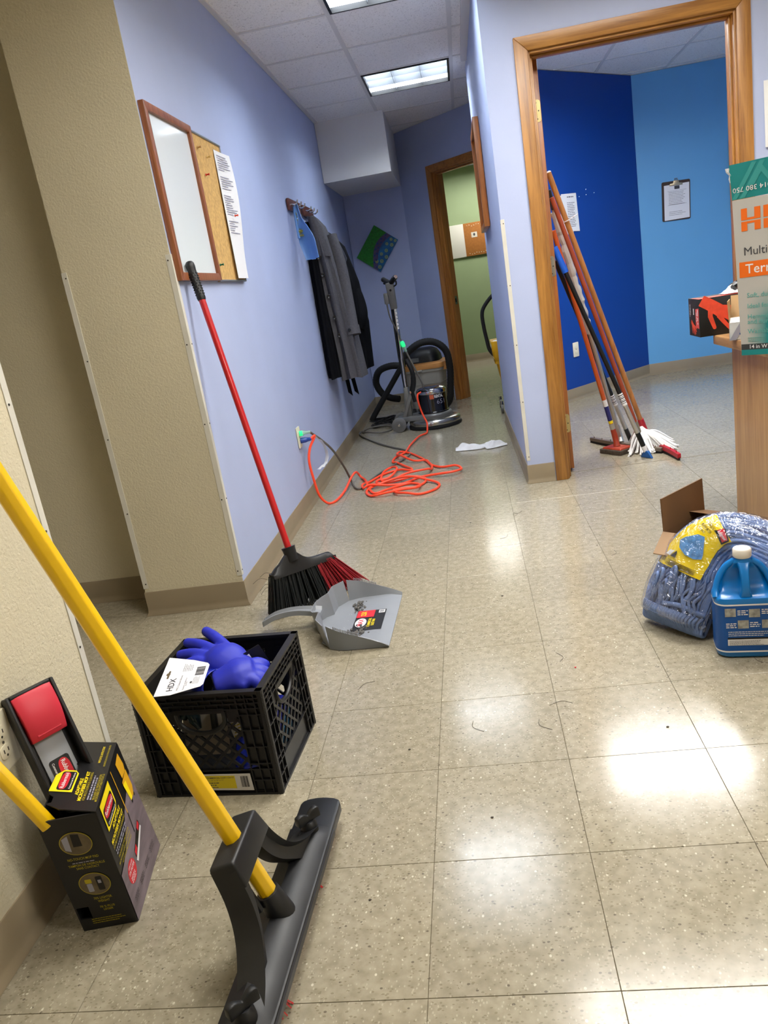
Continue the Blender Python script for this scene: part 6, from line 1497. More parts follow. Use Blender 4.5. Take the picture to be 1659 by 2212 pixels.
# string mop
m5b, m5t = V3((1.081, 3.172, 0.125)), V3((0.706, 3.030, 1.420)); m5d = (m5t - m5b).normalized()
mp_ = thing('string_mop', 'white string mop on a rust brown handle among the leaning tools', 'mop', (1.10, 3.22, 0))
b = MB(); b.tube([m5b, m5t], 0.0122, 12); b.build('handle', MAT['rust_wood'], mp_, world=True)
b = MB(); b.tube([m5b - m5d * 0.02, m5b + m5d * 0.05], 0.0150, 12); b.build('mop_clamp', mk('clamp_label', rgb(120, 112, 96), 0.5), mp_, world=True)
rnd = random.Random(14); b = MB()
for k in range(120):
    a = rnd.uniform(-2.6, 1.9) if k % 3 else rnd.uniform(-0.9, 0.3); L_ = rnd.uniform(0.09, 0.17) * (1.15 if -0.9 < a < 0.3 else 0.9)
    o = V3((1.096, 3.205, 0.118)); e = o + V3((math.cos(a) * L_, math.sin(a) * L_ * 1.1, 0)); e.z = 0.006 + rnd.random() * 0.02
    m_ = o.lerp(e, 0.45) + V3((rnd.uniform(-.012, .012), rnd.uniform(-.012, .012), 0.018))
    b.tube(bez([o + V3((rnd.uniform(-.018, .018), rnd.uniform(-.018, .018), rnd.uniform(-0.02, 0.012))), m_, e, e + V3((math.cos(a) * 0.01, math.sin(a) * 0.01, 0))], 4), 0.0052, 5)
b.build('mop_yarn', MAT['mopyarn'], mp_, world=True, kind='stuff')
# red squeegee on tan handle
r6b, r6t = V3((1.138, 3.266, 0.085)), V3((0.706, 3.070, 1.545)); r6d = (r6t - r6b).normalized()
rs_ = thing('red_squeegee', 'red framed curved squeegee with black rubber on a long tan handle', 'squeegee', (1.14, 3.2, 0))
b = MB(); b.tube([r6b + r6d * 0.03, r6t], 0.0140, 14); b.build('handle', MAT['tan_wood'], rs_, world=True)
b = MB(); b.tube([(1.150, 3.235, 0.040), r6b - r6d * 0.01, r6b + r6d * 0.05, r6b + r6d * 0.085], [0.026, 0.021, 0.0195, 0.0185], 12); b.build('socket', mk('red_plastic_socket', rgb(158, 20, 34), 0.4), rs_, world=True)
curved_blade((1.175, 3.13, 0), (0.22, -0.975), 0.285, rs_, mk('red_channel', rgb(166, 24, 38), 0.4), -0.02, h0=0.024)
b = MB(); b.tube([r6t, r6t + r6d * 0.006], [0.0145, 0.008], 12); b.build('handle_cap', MAT['white'], rs_, world=True)

# ================================================================== blue room: papers, clipboard, outlet, dark frame
NE = V3((0.7071, 0.7071, 0)); NN = V3((0.7071, -0.7071, 0))
def navy_frame(x, z): return frame(V3((x, x + 4.18, z)) + NN * 0.002, NE, (0, 0, 1))
pw = thing('posted_notice', 'white notices taped to the dark blue wall behind the poles', 'paper', (1.09, 5.27, 1.31))
b = MB(); q = navy_frame(1.018, 1.312); b.prism([(0.03, 0.01), (0.218, 0.0), (0.206, 0.285), (0.02, 0.284)], 0.003, 0.0038, q); b.build('front_sheet', MAT['white'], pw, world=True, smooth=0)
b = MB(); b.prism([(0.0, -0.012), (0.14, -0.016), (0.15, 0.27), (0.0, 0.275)], 0.0, 0.0008, q); b.build('rear_sheet', MAT['white'], pw, world=True, smooth=0)
b = MB(); greek(b, q, 0.09, 0.256, 0.09, 1, 0.0125, 0.007, 50, 0.0042); greek(b, q, 0.085, 0.215, 0.10, 15, 0.0125, 0.004, 51, 0.0042); b.build('notice_print', MAT['ink'], pw, world=True, smooth=0, kind='stuff')
outlet('wall_outlet', (1.043 + 0.0014, 5.223 - 0.0014, 0.406), PI / 4, 'ivory wall plate low on the dark blue wall', plain=True)
cb_ = thing('clipboard', 'brown clipboard with white form hung on the light blue wall', 'clipboard', (2.075, 5.95, 1.28), (0, math.radians(1.5), 0))
CB = frame((2.072, 5.949, 1.285), (0.9995, 0, -0.03), (0.03, 0, 0.9995))
b = MB(); b.prism(rrect(0.232, 0.315, 0.012, cy=0.158), 0, 0.004, CB); b.build('board', mk('hardboard', rgb(58, 42, 34), 0.6), cb_, world=True)
b = MB(); b.prism([(-0.098, 0.006), (0.108, 0.012), (0.108, 0.292), (-0.098, 0.286)], 0.0042, 0.0055, CB); b.build('form_sheet', MAT['white'], cb_, world=True, smooth=0)
b = MB(); b.prism([(-0.055, 0.278), (0.055, 0.278), (0.05, 0.294), (0.025, 0.298), (0.02, 0.318), (-0.02, 0.318), (-0.025, 0.298), (-0.05, 0.294)], 0.0056, 0.013, CB); b.build('clip', mk('clip_metal', rgb(170, 156, 128), 0.35, 0.7), cb_, world=True, bevel=0.002)
b = MB(); b.tube([CB @ V3((-0.012, 0.316, 0.008)), CB @ V3((-0.010, 0.334, 0.009)), CB @ V3((0.010, 0.334, 0.009)), CB @ V3((0.012, 0.316, 0.008))], 0.003, 6); b.build('clip_loop', MAT['steel'], cb_, world=True)
b = MB(); b.plate(rrect(0.042, 0.026, 0.002, cx=0.008, cy=0.262), 0.0059, CB); greek(b, CB, -0.06, 0.225, 0.14, 9, 0.012, 0.0028, 61, 0.0059); greek(b, CB, -0.06, 0.07, 0.14, 3, 0.013, 0.0028, 62, 0.0059)
for yy in (0.235, 0.125): b.plate([(-0.07, yy), (0.085, yy + 0.004), (0.085, yy + 0.0055), (-0.07, yy + 0.0015)], 0.0059, CB)
b.build('form_print', MAT['ink'], cb_, world=True, smooth=0, kind='stuff')
dfm = thing('dark_picture', 'dark framed picture at the right edge of the light blue wall', 'picture', (2.70, 5.95, 1.27))
for x0, x1, z0, z1 in ((2.515, 2.545, 1.27, 1.83), (2.875, 2.905, 1.27, 1.83), (2.545, 2.875, 1.27, 1.30), (2.545, 2.875, 1.80, 1.83)): MB().bx(x0, x1, 5.925, 5.9515, z0, z1).build('frame_rail', mk('dark_frame', rgb(42, 26, 24), 0.5), dfm, world=True, bevel=0.002)
MB().bx(2.545, 2.875, 5.938, 5.9505, 1.30, 1.80).build('picture_panel', mk('dark_panel', rgb(60, 56, 60), 0.3), dfm, world=True)
wd = bpy.data.objects['wall_dark_blue']
for x, z in ((1.19, 1.565), (1.255, 1.575), (1.33, 1.585), (1.256, 1.615)):
    b = MB(); b.prism([(0, 0), (0.009, 0.001), (0.011, 0.005), (0.003, 0.006)], 0, 0.001, navy_frame(x, z)); b.build('paint_chip', MAT['white'], wd, smooth=0)
wp = thing('wall_notice', 'white paper taped to the lavender wall right of the near door', 'paper', (1.76, 2.769, 1.455))
b = MB(); b.sheet([[(1.652 + 0.21 * s, 2.768 - 0.004 - 0.006 * (1 - t) * (1 - s), 1.452 + 0.28 * t) for s in (0, 0.5, 1)] for t in (0, 0.3, 0.6, 1)], 0.0006); b.build('sheet', MAT['white'], wp, world=True)
b = MB(); q = frame((1.67, 2.7625, 1.46), (1, 0, 0), (0, 0, 1)); greek(b, q, 0.0, 0.18, 0.16, 10, 0.017, 0.004, 71, 0.0); b.build('notice_print', MAT['ink'], wp, world=True, smooth=0, kind='stuff')

# ================================================================== desk and what stands on it
MAT['desk_v'] = wood('desk_laminate', rgb(150, 106, 62), rgb(188, 146, 96), 'z', rough=0.4, coat=0.1)
MAT['desk_y'] = wood('desk_top_laminate', rgb(140, 100, 60), rgb(176, 136, 90), 'y', rough=0.4, coat=0.1)
dk = thing('desk', 'oak laminate desk end at the right edge, boxes piled on it', 'desk', (1.5, 1.0, 0))
b = MB(); b.prism([(1.135, 0.20), (1.95, 0.20), (1.95, 1.90), (1.165, 1.90), (1.122, 1.86), (1.122, 0.22)], 0.705, 0.740); b.build('desk_top', MAT['desk_y'], dk, world=True, bevel=0.003)
MB().bx(1.170, 1.192, 0.28, 1.80, 0.0, 0.704).build('end_panel', MAT['desk_v'], dk, world=True, bevel=0.002)
MB().bx(1.192, 1.90, 1.70, 1.72, 0.10, 0.704).build('modesty_panel', MAT['desk_v'], dk, world=True)
MB().bx(1.88, 1.902, 0.28, 1.80, 0.0, 0.704).build('end_panel', MAT['desk_v'], dk, world=True, bevel=0.002)
ZT = 0.7402
# glove box
gx = thing('glove_box', 'black and red disposable glove box at the far corner of the desk', 'box', (1.19, 1.905, ZT))
GBx0, GBx1, GBy0, GBy1, GBz1 = 1.068, 1.305, 1.835, 1.975, 0.882
MB().bx(GBx0, GBx1, GBy0, GBy1, ZT, GBz1).build('carton', MAT['pr_black'], gx, world=True, bevel=0.001)
gF = frame((GBx0, GBy0 - 0.0006, ZT), (1, 0, 0), (0, 0, 1)); gL = frame((GBx0 - 0.0006, GBy1, ZT), (0, -1, 0), (0, 0, 1)); gT = frame((GBx0, GBy0, GBz1 + 0.0006), (1, 0, 0), (0, 1, 0))
MAT['pr_orange'] = mk('print_orange_glove', rgb(214, 70, 44), 0.5, var=0.15, vscale=40)
def hand(mb, M4, x, y, s, z=0.0, flip=1):
    """printed glove reaching down to the right: wrist top left, four fingers and a thumb"""
    def strip(pts, w0, w1, zz):
        P2 = [V3((p[0], p[1], 0)) for p in pts]; L1, R1 = [], []
        for i, p in enumerate(P2):
            d = (P2[min(i + 1, len(P2) - 1)] - P2[max(i - 1, 0)]).normalized(); n = V3((-d.y, d.x, 0)); w = w0 + (w1 - w0) * i / (len(P2) - 1)
            L1.append(p + n * w); R1.append(p - n * w)
        d = (P2[-1] - P2[-2]).normalized(); n = V3((-d.y, d.x, 0)); tip = [P2[-1] + n * (w1 * math.cos(t)) + d * (w1 * math.sin(t)) for t in [PI * k / 8 for k in range(1, 8)]]
        o_ = L1 + tip + R1[::-1]
        mb.plate([(x + q.x * s * flip, y + q.y * s) for q in o_], z + zz, M4)
    strip([(-.55, .42), (-.30, .26), (-.05, .08), (.05, .0)], .17, .19, 0.0001)
    strip([(.0, .14), (.28, .10), (.62, .0), (.80, -.08)], .075, .055, 0.0002)
    strip([(.05, .04), (.30, -.06), (.60, -.20), (.76, -.30)], .08, .055, 0.0003)
    strip([(.03, -.06), (.24, -.20), (.46, -.38), (.58, -.48)], .08, .055, 0.0004)
    strip([(-.05, -.10), (.08, -.28), (.22, -.46), (.30, -.56)], .07, .05, 0.0005)
    strip([(-.28, .12), (-.30, -.10), (-.22, -.34), (-.18, -.46)], .08, .055, 0.0006)
b = MB(); hand(b, gF, 0.075, 0.085, 0.12); hand(b, gL, 0.06, 0.035, 0.05, 0.0, 1); b.plate([(0.0, 0.0), (0.237, 0.0), (0.237, 0.06), (0.02, 0.05), (0.0, 0.10)], 0.0, gT); b.build('glove_print', MAT['pr_orange'], gx, world=True, smooth=0, kind='stuff')
b = MB(); b.plate([(0.092, 0.035), (0.134, 0.032), (0.134, 0.108), (0.092, 0.104)], 0.0, gL); b.build('red_panel', mk('print_salmon', rgb(206, 74, 70), 0.5), gx, world=True, smooth=0)
b = MB(); greek(b, at2(gL, 0.116, 0.102, 0.0003, -PI / 2), 0, 0, 0.07, 1, 0.008, 0.008, 74); greek(b, at2(gL, 0.101, 0.092, 0.0003, -PI / 2), 0, 0, 0.04, 1, 0.008, 0.005, 75); b.plate([(0.062, 0.082), (0.072, 0.082), (0.072, 0.105), (0.062, 0.105)], 0.0002, gL); greek(b, at2(gL, 0.018, 0.12, 0.0002, -PI / 2), 0, 0, 0.05, 2, -0.008, 0.003, 73); b.build('white_print', MAT['pr_white'], gx, world=True, smooth=0, kind='stuff')
# crumpled black glove and clear film on top
cg = thing('crumpled_glove', 'crumpled black disposable glove lying on the glove box', 'glove', (1.25, 1.88, GBz1))
b = MB(); rnd = random.Random(17)
for k in range(6):
    p = V3((1.225 + rnd.uniform(-0.03, 0.03), 1.88 + rnd.uniform(-0.02, 0.02), GBz1 + 0.016 + rnd.uniform(0, 0.012)))
    b.tube(bez([p, p + V3((0.025, rnd.uniform(-.02, .02), rnd.uniform(0.0, 0.035))), p + V3((0.055, rnd.uniform(-.03, .03), rnd.uniform(-0.005, 0.02)))], 4), 0.013, 7)
b.build('glove_film', mk('black_nitrile', rgb(18, 18, 20), 0.25), cg, world=True, smooth=30)
fmo = thing('plastic_film', 'wad of thin white plastic film beside the crumpled black glove', 'plastic bag', (1.19, 1.88, GBz1))
rows = [[(1.165 + 0.075 * i / 8, 1.845 + 0.07 * j / 6, GBz1 + 0.004 + 0.030 * math.sin(PI * i / 8) * math.sin(PI * j / 6) * (0.6 + 0.4 * math.sin(i * 2.3 + j * 1.7))) for j in range(7)] for i in range(9)]
b = MB(); b.sheet(rows, 0.0008); b.build('film', mk('thin_white_film', rgb(222, 224, 230), 0.25, trans=0.2, ior=1.2), fmo, world=True, smooth=20)
# open white box
wbx = thing('open_white_box', 'open white carton with blue lettering between the glove box and the tall box', 'box', (1.2, 1.60, ZT))
W0 = V3((1.100, 1.600, ZT)); wa = V3((0.93, -0.36, 0)).normalized(); wb2 = V3((0.36, 0.93, 0)).normalized()
wl, wdp, wh_ = 0.24, 0.12, 0.060
MAT['white_card'] = mk('white_carton', rgb(208, 210, 214), 0.5); MAT['kraft'] = mk('kraft_board', rgb(176, 142, 100), 0.75, var=0.05, vscale=20)
def slab(o, u, v, th, parent, nm, mt, off=0.0):
    n = u.cross(v).normalized() * th; b = MB(); b.hexa([o, o + u, o + u + v, o + v], [o + n, o + u + n, o + u + v + n, o + v + n]); return b.build(nm, mt, parent, world=True, smooth=0)
Zv = V3((0, 0, 1))
fr = slab(W0, wa * wl, Zv * wh_, -0.002, wbx, 'front_wall', MAT['white_card']); slab(W0 + wb2 * wdp, wa * wl, Zv * wh_, 0.002, wbx, 'back_wall', MAT['white_card'])
slab(W0, wb2 * wdp, Zv * wh_, 0.002, wbx, 'end_wall', MAT['white_card']); slab(W0 + wa * wl, wb2 * wdp, Zv * wh_, -0.002, wbx, 'end_wall', MAT['white_card']); slab(W0 + Zv * 0.001, wa * wl, wb2 * wdp, 0.002, wbx, 'floor_panel', MAT['kraft'])
slab(W0 + Zv * wh_, wb2 * wdp, Zv * 0.075 - wa * 0.004, 0.002, wbx, 'raised_flap', MAT['kraft']); slab(W0 + wb2 * wdp + Zv * wh_, wa * wl, Zv * 0.085 + wb2 * 0.02, 0.002, wbx, 'raised_flap', MAT['kraft'])
slab(W0 + Zv * wh_ - V3((0, 0, 0.0)), wa * wl, Zv * 0.012 + wb2 * 0.06, 0.002, wbx, 'front_flap', MAT['white_card'])
sF = frame(W0 - wb2 * 0.0026, wa, Zv)
b = MB(); put_text(b, 'S', 0.040, at2(sF, 0.030, 0.030, 0.0), 0.01, 'LEFT', shear=0.2); b.build('blue_lettering', mk('print_blue', rgb(24, 74, 140), 0.5), wbx, world=True, smooth=0, kind='stuff')
b = MB(); b.plate([(0.0, 0.002), (0.022, 0.002), (0.056, 0.058), (0.034, 0.058)], 0.0, sF); b.plate([(0.08, 0.002), (0.12, 0.002), (0.13, 0.012), (0.09, 0.012)], 0.0, sF); b.build('grey_stripe', MAT['pr_grey'], wbx, world=True, smooth=0)
# tall towel box
tw = thing('towel_box', 'tall grey and teal towel carton with orange lettering and raised flap', 'box', (1.15, 1.25, ZT))
t40 = math.radians(40); hx = V3((math.cos(t40), -math.sin(t40), 0)); hy = V3((math.sin(t40), math.cos(t40), 0))
H0 = V3((1.010, 1.206, ZT)); upv = (Zv - hx * 0.032).normalized()
hw_, hd_, hh_ = 0.36, 0.24, 0.447
MAT['carton_grey'] = mk('grey_carton', rgb(178, 176, 172), 0.5, var=0.03, vscale=8); MAT['teal'] = mk('print_teal', rgb(18, 128, 130), 0.5, var=0.08, vscale=10); MAT['teal_light'] = mk('print_teal_light', rgb(92, 164, 158), 0.5); MAT['orange_pr'] = mk('print_orange', rgb(226, 104, 16), 0.5)
def towel_front():
    mt, nt, p = new_mat('grey_to_teal_print'); p.inputs['Roughness'].default_value = 0.5
    tc = N(nt, 'ShaderNodeTexCoord'); sb = N(nt, 'ShaderNodeVectorMath', operation='SUBTRACT'); o_ = H0 - Vector((1.15, 1.25, ZT)); sb.inputs[1].default_value = o_
    nt.links.new(tc.outputs['Object'], sb.inputs[0])
    dx = N(nt, 'ShaderNodeVectorMath', operation='DOT_PRODUCT'); dx.inputs[1].default_value = hx; nt.links.new(sb.outputs[0], dx.inputs[0])
    dz = N(nt, 'ShaderNodeVectorMath', operation='DOT_PRODUCT'); dz.inputs[1].default_value = (0, 0, 1); nt.links.new(sb.outputs[0], dz.inputs[0])
    m1 = N(nt, 'ShaderNodeMapRange'); m1.inputs[1].default_value = 0.02; m1.inputs[2].default_value = 0.075; nt.links.new(dx.outputs['Value'], m1.inputs[0])
    m2 = N(nt, 'ShaderNodeMapRange'); m2.inputs[1].default_value = 0.20; m2.inputs[2].default_value = 0.09; nt.links.new(dz.outputs['Value'], m2.inputs[0])
    mu = N(nt, 'ShaderNodeMath', operation='MULTIPLY'); nt.links.new(m1.outputs[0], mu.inputs[0]); nt.links.new(m2.outputs[0], mu.inputs[1])
    mx = N(nt, 'ShaderNodeMix', data_type='RGBA'); mx.inputs[6].default_value = rgb(178, 176, 172); mx.inputs[7].default_value = rgb(18, 128, 130)
    nt.links.new(mu.outputs[0], mx.inputs[0]); nt.links.new(mx.outputs[2], p.inputs['Base Color']); return mt
MAT['towel_front'] = towel_front()
hf = slab(H0, hx * hw_, upv * hh_, 0.003, tw, 'front_panel', MAT['carton_grey']) if False else None
def slab2(o, u, v, nvec, nm, mt): 
    b = MB(); b.hexa([o, o + u, o + u + v, o + v], [o + nvec, o + u + nvec, o + u + v + nvec, o + v + nvec]); return b.build(nm, mt, tw, world=True, smooth=0)
slab2(H0, hx * hw_, upv * hh_, hy * 0.003, 'front_panel', MAT['towel_front']); slab2(H0 + hy * hd_, hx * hw_, upv * hh_, -hy * 0.003, 'back_panel', MAT['carton_grey'])
slab2(H0 + hy * 0.003, hy * (hd_ - 0.006), upv * hh_, hx * 0.003, 'side_panel', MAT['teal']); slab2(H0 + hx * hw_ + hy * 0.003, hy * (hd_ - 0.006), upv * hh_, -hx * 0.003, 'side_panel', MAT['teal'])
slab2(H0 + Zv * 0.0005, hx * hw_, hy * hd_, Zv * 0.003, 'bottom_panel', MAT['kraft'])
fo = H0 + upv * (hh_ + 0.001); fv = (upv * 0.096 - hy * 0.006); slab2(fo, hx * hw_, fv, hy * 0.003, 'raised_flap', MAT['teal'])
HF = frame(H0 - hy * 0.0007, hx, upv); HFl = frame(fo - hy * 0.0008, hx, fv)
MAT['teal_mid'] = mk('print_teal_mid', rgb(52, 146, 144), 0.5)
pc = {k: MB() for k in ('orange_pr', 'teal', 'teal_mid', 'teal_light', 'ink', 'pr_white', 'dk')}
def rp(k, x0, x1, y0, y1, z=0.0): pc[k].add([(x0, y0, z), (x1, y0, z), (x1, y1, z), (x0, y1, z)], [(0, 1, 2, 3)], HF)
# lettering HDX with a split across the middle
def bar(k, pts, z=0.0002): pc[k].plate(pts, z, HF)
x0 = 0.010
for yb, yt in ((0.358, 0.384), (0.388, 0.420)):
    bar('orange_pr', [(x0, yb), (x0 + 0.017, yb), (x0 + 0.017, yt), (x0, yt)]); bar('orange_pr', [(x0 + 0.037, yb), (x0 + 0.054, yb), (x0 + 0.054, yt), (x0 + 0.037, yt)])
    bar('orange_pr', [(x0 + 0.062, yb), (x0 + 0.079, yb), (x0 + 0.079, yt), (x0 + 0.062, yt)]); bar('orange_pr', [(x0 + 0.100, yb + 0.008), (x0 + 0.117, yb + 0.008), (x0 + 0.117, yt - 0.006), (x0 + 0.100, yt - 0.006)])
bar('orange_pr', [(x0 + 0.017, 0.378), (x0 + 0.037, 0.378), (x0 + 0.037, 0.384), (x0 + 0.017, 0.384)]); bar('orange_pr', [(x0 + 0.017, 0.388), (x0 + 0.037, 0.388), (x0 + 0.037, 0.394), (x0 + 0.017, 0.394)])
bar('orange_pr', [(x0 + 0.079, 0.358), (x0 + 0.108, 0.358), (x0 + 0.116, 0.368), (x0 + 0.079, 0.368)]); bar('orange_pr', [(x0 + 0.079, 0.409), (x0 + 0.116, 0.409), (x0 + 0.106, 0.420), (x0 + 0.079, 0.420)])
put_text(pc['orange_pr'], 'X', 0.085, at2(HF, x0 + 0.125, 0.389, 0.0002), 0.03)
rp('orange_pr', 0.001, hw_ - 0.002, 0.228, 0.272, 0.0002)
put_text(pc['ink'], 'Multi-Purpose', 0.033, at2(HF, 0.014, 0.300, 0.0002), 0.0); put_text(pc['pr_white'], 'Terry Towels', 0.038, at2(HF, 0.018, 0.250, 0.0005), 0.006)
for yy, tx in ((0.175, 'Soft, durable cotton'), (0.144, 'Ideal for cleaning'), (0.113, 'Hemmed for strength'), (0.098, 'and durability'), (0.070, 'Washable & reusable')):
    put_text(pc['teal_light'], tx, 0.0190, at2(HF, 0.020, yy, 0.0004), 0.006)
rp('teal', 0.0, hw_, 0.0, 0.016, 0.0002); rp('dk', 0.0, hw_, 0.016, 0.033, 0.0002)
put_text(pc['pr_white'], '14 in W x 17 in L', 0.016, at2(HF, 0.022, 0.0245, 0.0006), 0.008)
greek(pc['teal_light'], HF, 0.02, 0.050, 0.05, 3, 0.005, 0.0018, 81, 0.0005)
put_text(pc['pr_white'], '1014 380 750', 0.019, at2(HFl, 0.062, 0.026, 0.0010, PI), 0.0, 'CENTER', width=0.112)
for a, c in (((0.0, 0.0), (0.06, 0.092)), ((0.022, 0.0), (0.082, 0.092)),): pc['teal_mid'].plate([(a[0], a[1] + 0.001), (a[0] + 0.014, 0.001), (c[0] + 0.014, c[1]), (c[0], c[1])], 0.0004, HFl)
pc['teal_mid'].plate([(0.05, 0.032), (0.085, 0.085), (0.12, 0.032), (0.106, 0.032), (0.085, 0.063), (0.064, 0.032)], 0.0006, HFl)
for k, nm in (('orange_pr', 'orange_print'), ('teal', 'teal_print'), ('teal_light', 'light_print'), ('teal_mid', 'chevron_print'), ('ink', 'dark_lettering'), ('pr_white', 'white_lettering'), ('dk', 'size_band')):
    pc[k].build(nm, MAT.get(k) or mk('print_charcoal', rgb(52, 56, 60), 0.5), tw, world=True, smooth=0, kind='stuff' if k != 'dk' else None)
b = MB(); rows = [[tuple(H0 + upv * (hh_ + 0.090 - 0.040 * j / 4) - hx * (0.013 * i / 3 * (1 - j / 4.2) + 0.003 * math.sin(2.3 * j)) - hy * (0.002 + 0.003 * math.sin(i + j))) for i in range(4)] for j in range(5)]
b.sheet(rows, 0.0006); b.build('torn_tape', mk('torn_tape', rgb(214, 216, 218), 0.15), tw, world=True, smooth=20)

# ================================================================== carton on the floor
ct = thing('cardboard_carton', 'open brown cardboard carton on the floor under the bagged mop head', 'box', (0.87, 0.98, 0))
MAT['card_in'] = mk('cardboard', rgb(112, 82, 54), 0.8, var=0.05, vscale=12); MAT['card_out'] = mk('white_lined_card', rgb(206, 204, 200), 0.6)
W = V3((0.704, 1.014, 0)); e1 = V3((0.7071, 0.7071, 0)); e2 = V3((0.7071, -0.7071, 0)); c1, c2, chh = 0.235, 0.262, 0.270
def cslab(o, u, v, nv, nm, mt): 
    b = MB(); b.hexa([o, o + u, o + u + v, o + v], [o + nv, o + u + nv, o + u + v + nv, o + v + nv]); return b.build(nm, mt, ct, world=True, smooth=0)
Zc = V3((0, 0, 1))
cslab(W + Zc * 0.0005, e2 * c2, Zc * chh, e1 * 0.004, 'side_panel', MAT['card_out']); cslab(W + e1 * c1 + Zc * 0.0005, e2 * c2, Zc * chh, -e1 * 0.004, 'side_panel', MAT['card_in'])
cslab(W + e1 * 0.004 + Zc * 0.0005, e1 * (c1 - 0.008), Zc * chh, e2 * 0.004, 'side_panel', MAT['card_in']); cslab(W + e1 * 0.004 + e2 * c2 + Zc * 0.0005, e1 * (c1 - 0.008), Zc * chh, -e2 * 0.004, 'side_panel', MAT['card_in'])
cslab(W + e1 * 0.004 + e2 * 0.004 + Zc * 0.0005, e1 * (c1 - 0.008), e2 * (c2 - 0.008), Zc * 0.004, 'bottom_panel', MAT['card_in'])
cslab(W + Zc * (chh + 0.001), e1 * c1, Zc * 0.105 - e2 * 0.004, e2 * 0.004, 'upright_flap', MAT['card_in'])
cslab(W + Zc * (chh + 0.001) - e1 * 0.001, e2 * 0.11, -e1 * 0.058 - Zc * 0.050, Zc * 0.003, 'folded_flap', mk('kraft_flap', rgb(156, 128, 100), 0.8))
cslab(W + e1 * c1 + Zc * (chh + 0.001), e2 * c2, Zc * 0.022 - e1 * 0.09, e1 * 0.004, 'back_flap', MAT['card_in'])

# ================================================================== bagged blue mop head
MAT['blueyarn'] = mk('blue_yarn', rgb(110, 132, 178), 0.9, var=0.12, vscale=60, bump=0.5, bscale=350, bdist=0.003)
def film_mat(name, tint, base, edge, rough):
    mt = bpy.data.materials.new(name); mt.use_nodes = True; nt = mt.node_tree; nt.nodes.clear()
    out = N(nt, 'ShaderNodeOutputMaterial'); mx = N(nt, 'ShaderNodeMixShader'); tr = N(nt, 'ShaderNodeBsdfTransparent'); gl = N(nt, 'ShaderNodeBsdfGlossy')
    tr.inputs[0].default_value = tint; gl.inputs[0].default_value = (0.95, 0.96, 1, 1); gl.inputs['Roughness'].default_value = rough
    lw = N(nt, 'ShaderNodeLayerWeight'); lw.inputs[0].default_value = 0.35; mr = N(nt, 'ShaderNodeMapRange'); mr.inputs[3].default_value = base; mr.inputs[4].default_value = edge
    nt.links.new(lw.outputs['Facing'], mr.inputs[0]); nt.links.new(mr.outputs[0], mx.inputs[0]); nt.links.new(tr.outputs[0], mx.inputs[1]); nt.links.new(gl.outputs[0], mx.inputs[2]); nt.links.new(mx.outputs[0], out.inputs[0])
    ge = N(nt, 'ShaderNodeTexCoord'); no = N(nt, 'ShaderNodeTexNoise'); no.inputs['Scale'].default_value = 38; no.inputs['Detail'].default_value = 2; no.inputs['Distortion'].default_value = 1.2; nt.links.new(ge.outputs['Object'], no.inputs['Vector'])
    bp = N(nt, 'ShaderNodeBump'); bp.inputs['Strength'].default_value = 0.8; bp.inputs['Distance'].default_value = 0.02; nt.links.new(no.outputs['Fac'], bp.inputs['Height']); nt.links.new(bp.outputs[0], gl.inputs['Normal'])
    return mt
MAT['bag'] = film_mat('clear_poly_bag', (0.97, 0.975, 0.985, 1), 0.03, 0.32, 0.10)
MAT['maplabel'] = mk('label_yellow_film', rgb(238, 208, 14), 0.14, bump=0.12, bscale=30, bdist=0.01)
bg = thing('bagged_mop_head', 'blue yarn mop head in a clear bag with yellow label, slumped over the carton', 'mop head', (0.68, 0.89, 0.0))
SP = [(0.692, 0.902, 0.030), (0.712, 0.910, 0.085), (0.738, 0.914, 0.145), (0.772, 0.922, 0.205), (0.815, 0.922, 0.255), (0.868, 0.892, 0.278), (0.922, 0.832, 0.268), (0.975, 0.770, 0.225)]
SW_ = [(0.062, -0.084, -0.004), (0.064, -0.086, -0.008), (0.064, -0.080, -0.016), (0.060, -0.066, -0.028), (0.040, -0.062, -0.038), (0.004, -0.070, -0.040), (-0.024, -0.070, -0.040), (-0.034, -0.066, -0.040)]
SPc, SWc = bez(SP, 8), bez(SW_, 8); NS = len(SPc)
def S(s, t, lift=0.0, wide=1.0):
    """point on the upper/outer skin of the bundle; s 0..1 along, t -1..1 across"""
    f = min(max(s, 0), 0.9999) * (NS - 1); i = int(f); u = f - i
    p = SPc[i].lerp(SPc[i + 1], u); w = SWc[i].lerp(SWc[i + 1], u); tan = (SPc[min(i + 1, NS - 1)] - SPc[max(i - 1, 0)]).normalized()
    n = tan.cross(w).normalized()
    if n.z < 0 and s > 0.5 or (s <= 0.5 and n.dot(V3((-0.6, -0.6, 0.5))) < 0): n = -n
    e = min(1.0, s / 0.07 + 0.35)
    return p + w * (t * wide) + n * ((0.038 + lift) * e * max(0.0, 1 - abs(t) ** 2.6) ** 0.6 + lift * 0.2)
rnd = random.Random(33)
yn = MB()
core = [[S(0.045 + 0.955 * i / 24, -0.94 + 1.88 * j / 10, -0.016) for j in range(11)] for i in range(25)]
yn.sheet(core, 0.024)
for k in range(46):
    t0 = -1 + 2 * (k + 0.5) / 46; ph = rnd.random() * 6; pts = []
    for i in range(27):
        s = 0.0 + 1.0 * i / 26; wob = (0.06 * math.sin(9 * s + ph) + 0.04 * math.sin(23 * s + 2 * ph)) * (1.9 if s < 0.35 else 0.6)
        pts.append(S(s, max(-0.98, min(0.98, t0 + wob)), -0.004 + 0.005 * math.sin(11 * s + ph)))
    yn.tube(pts, 0.0042 + 0.0012 * rnd.random(), 7)
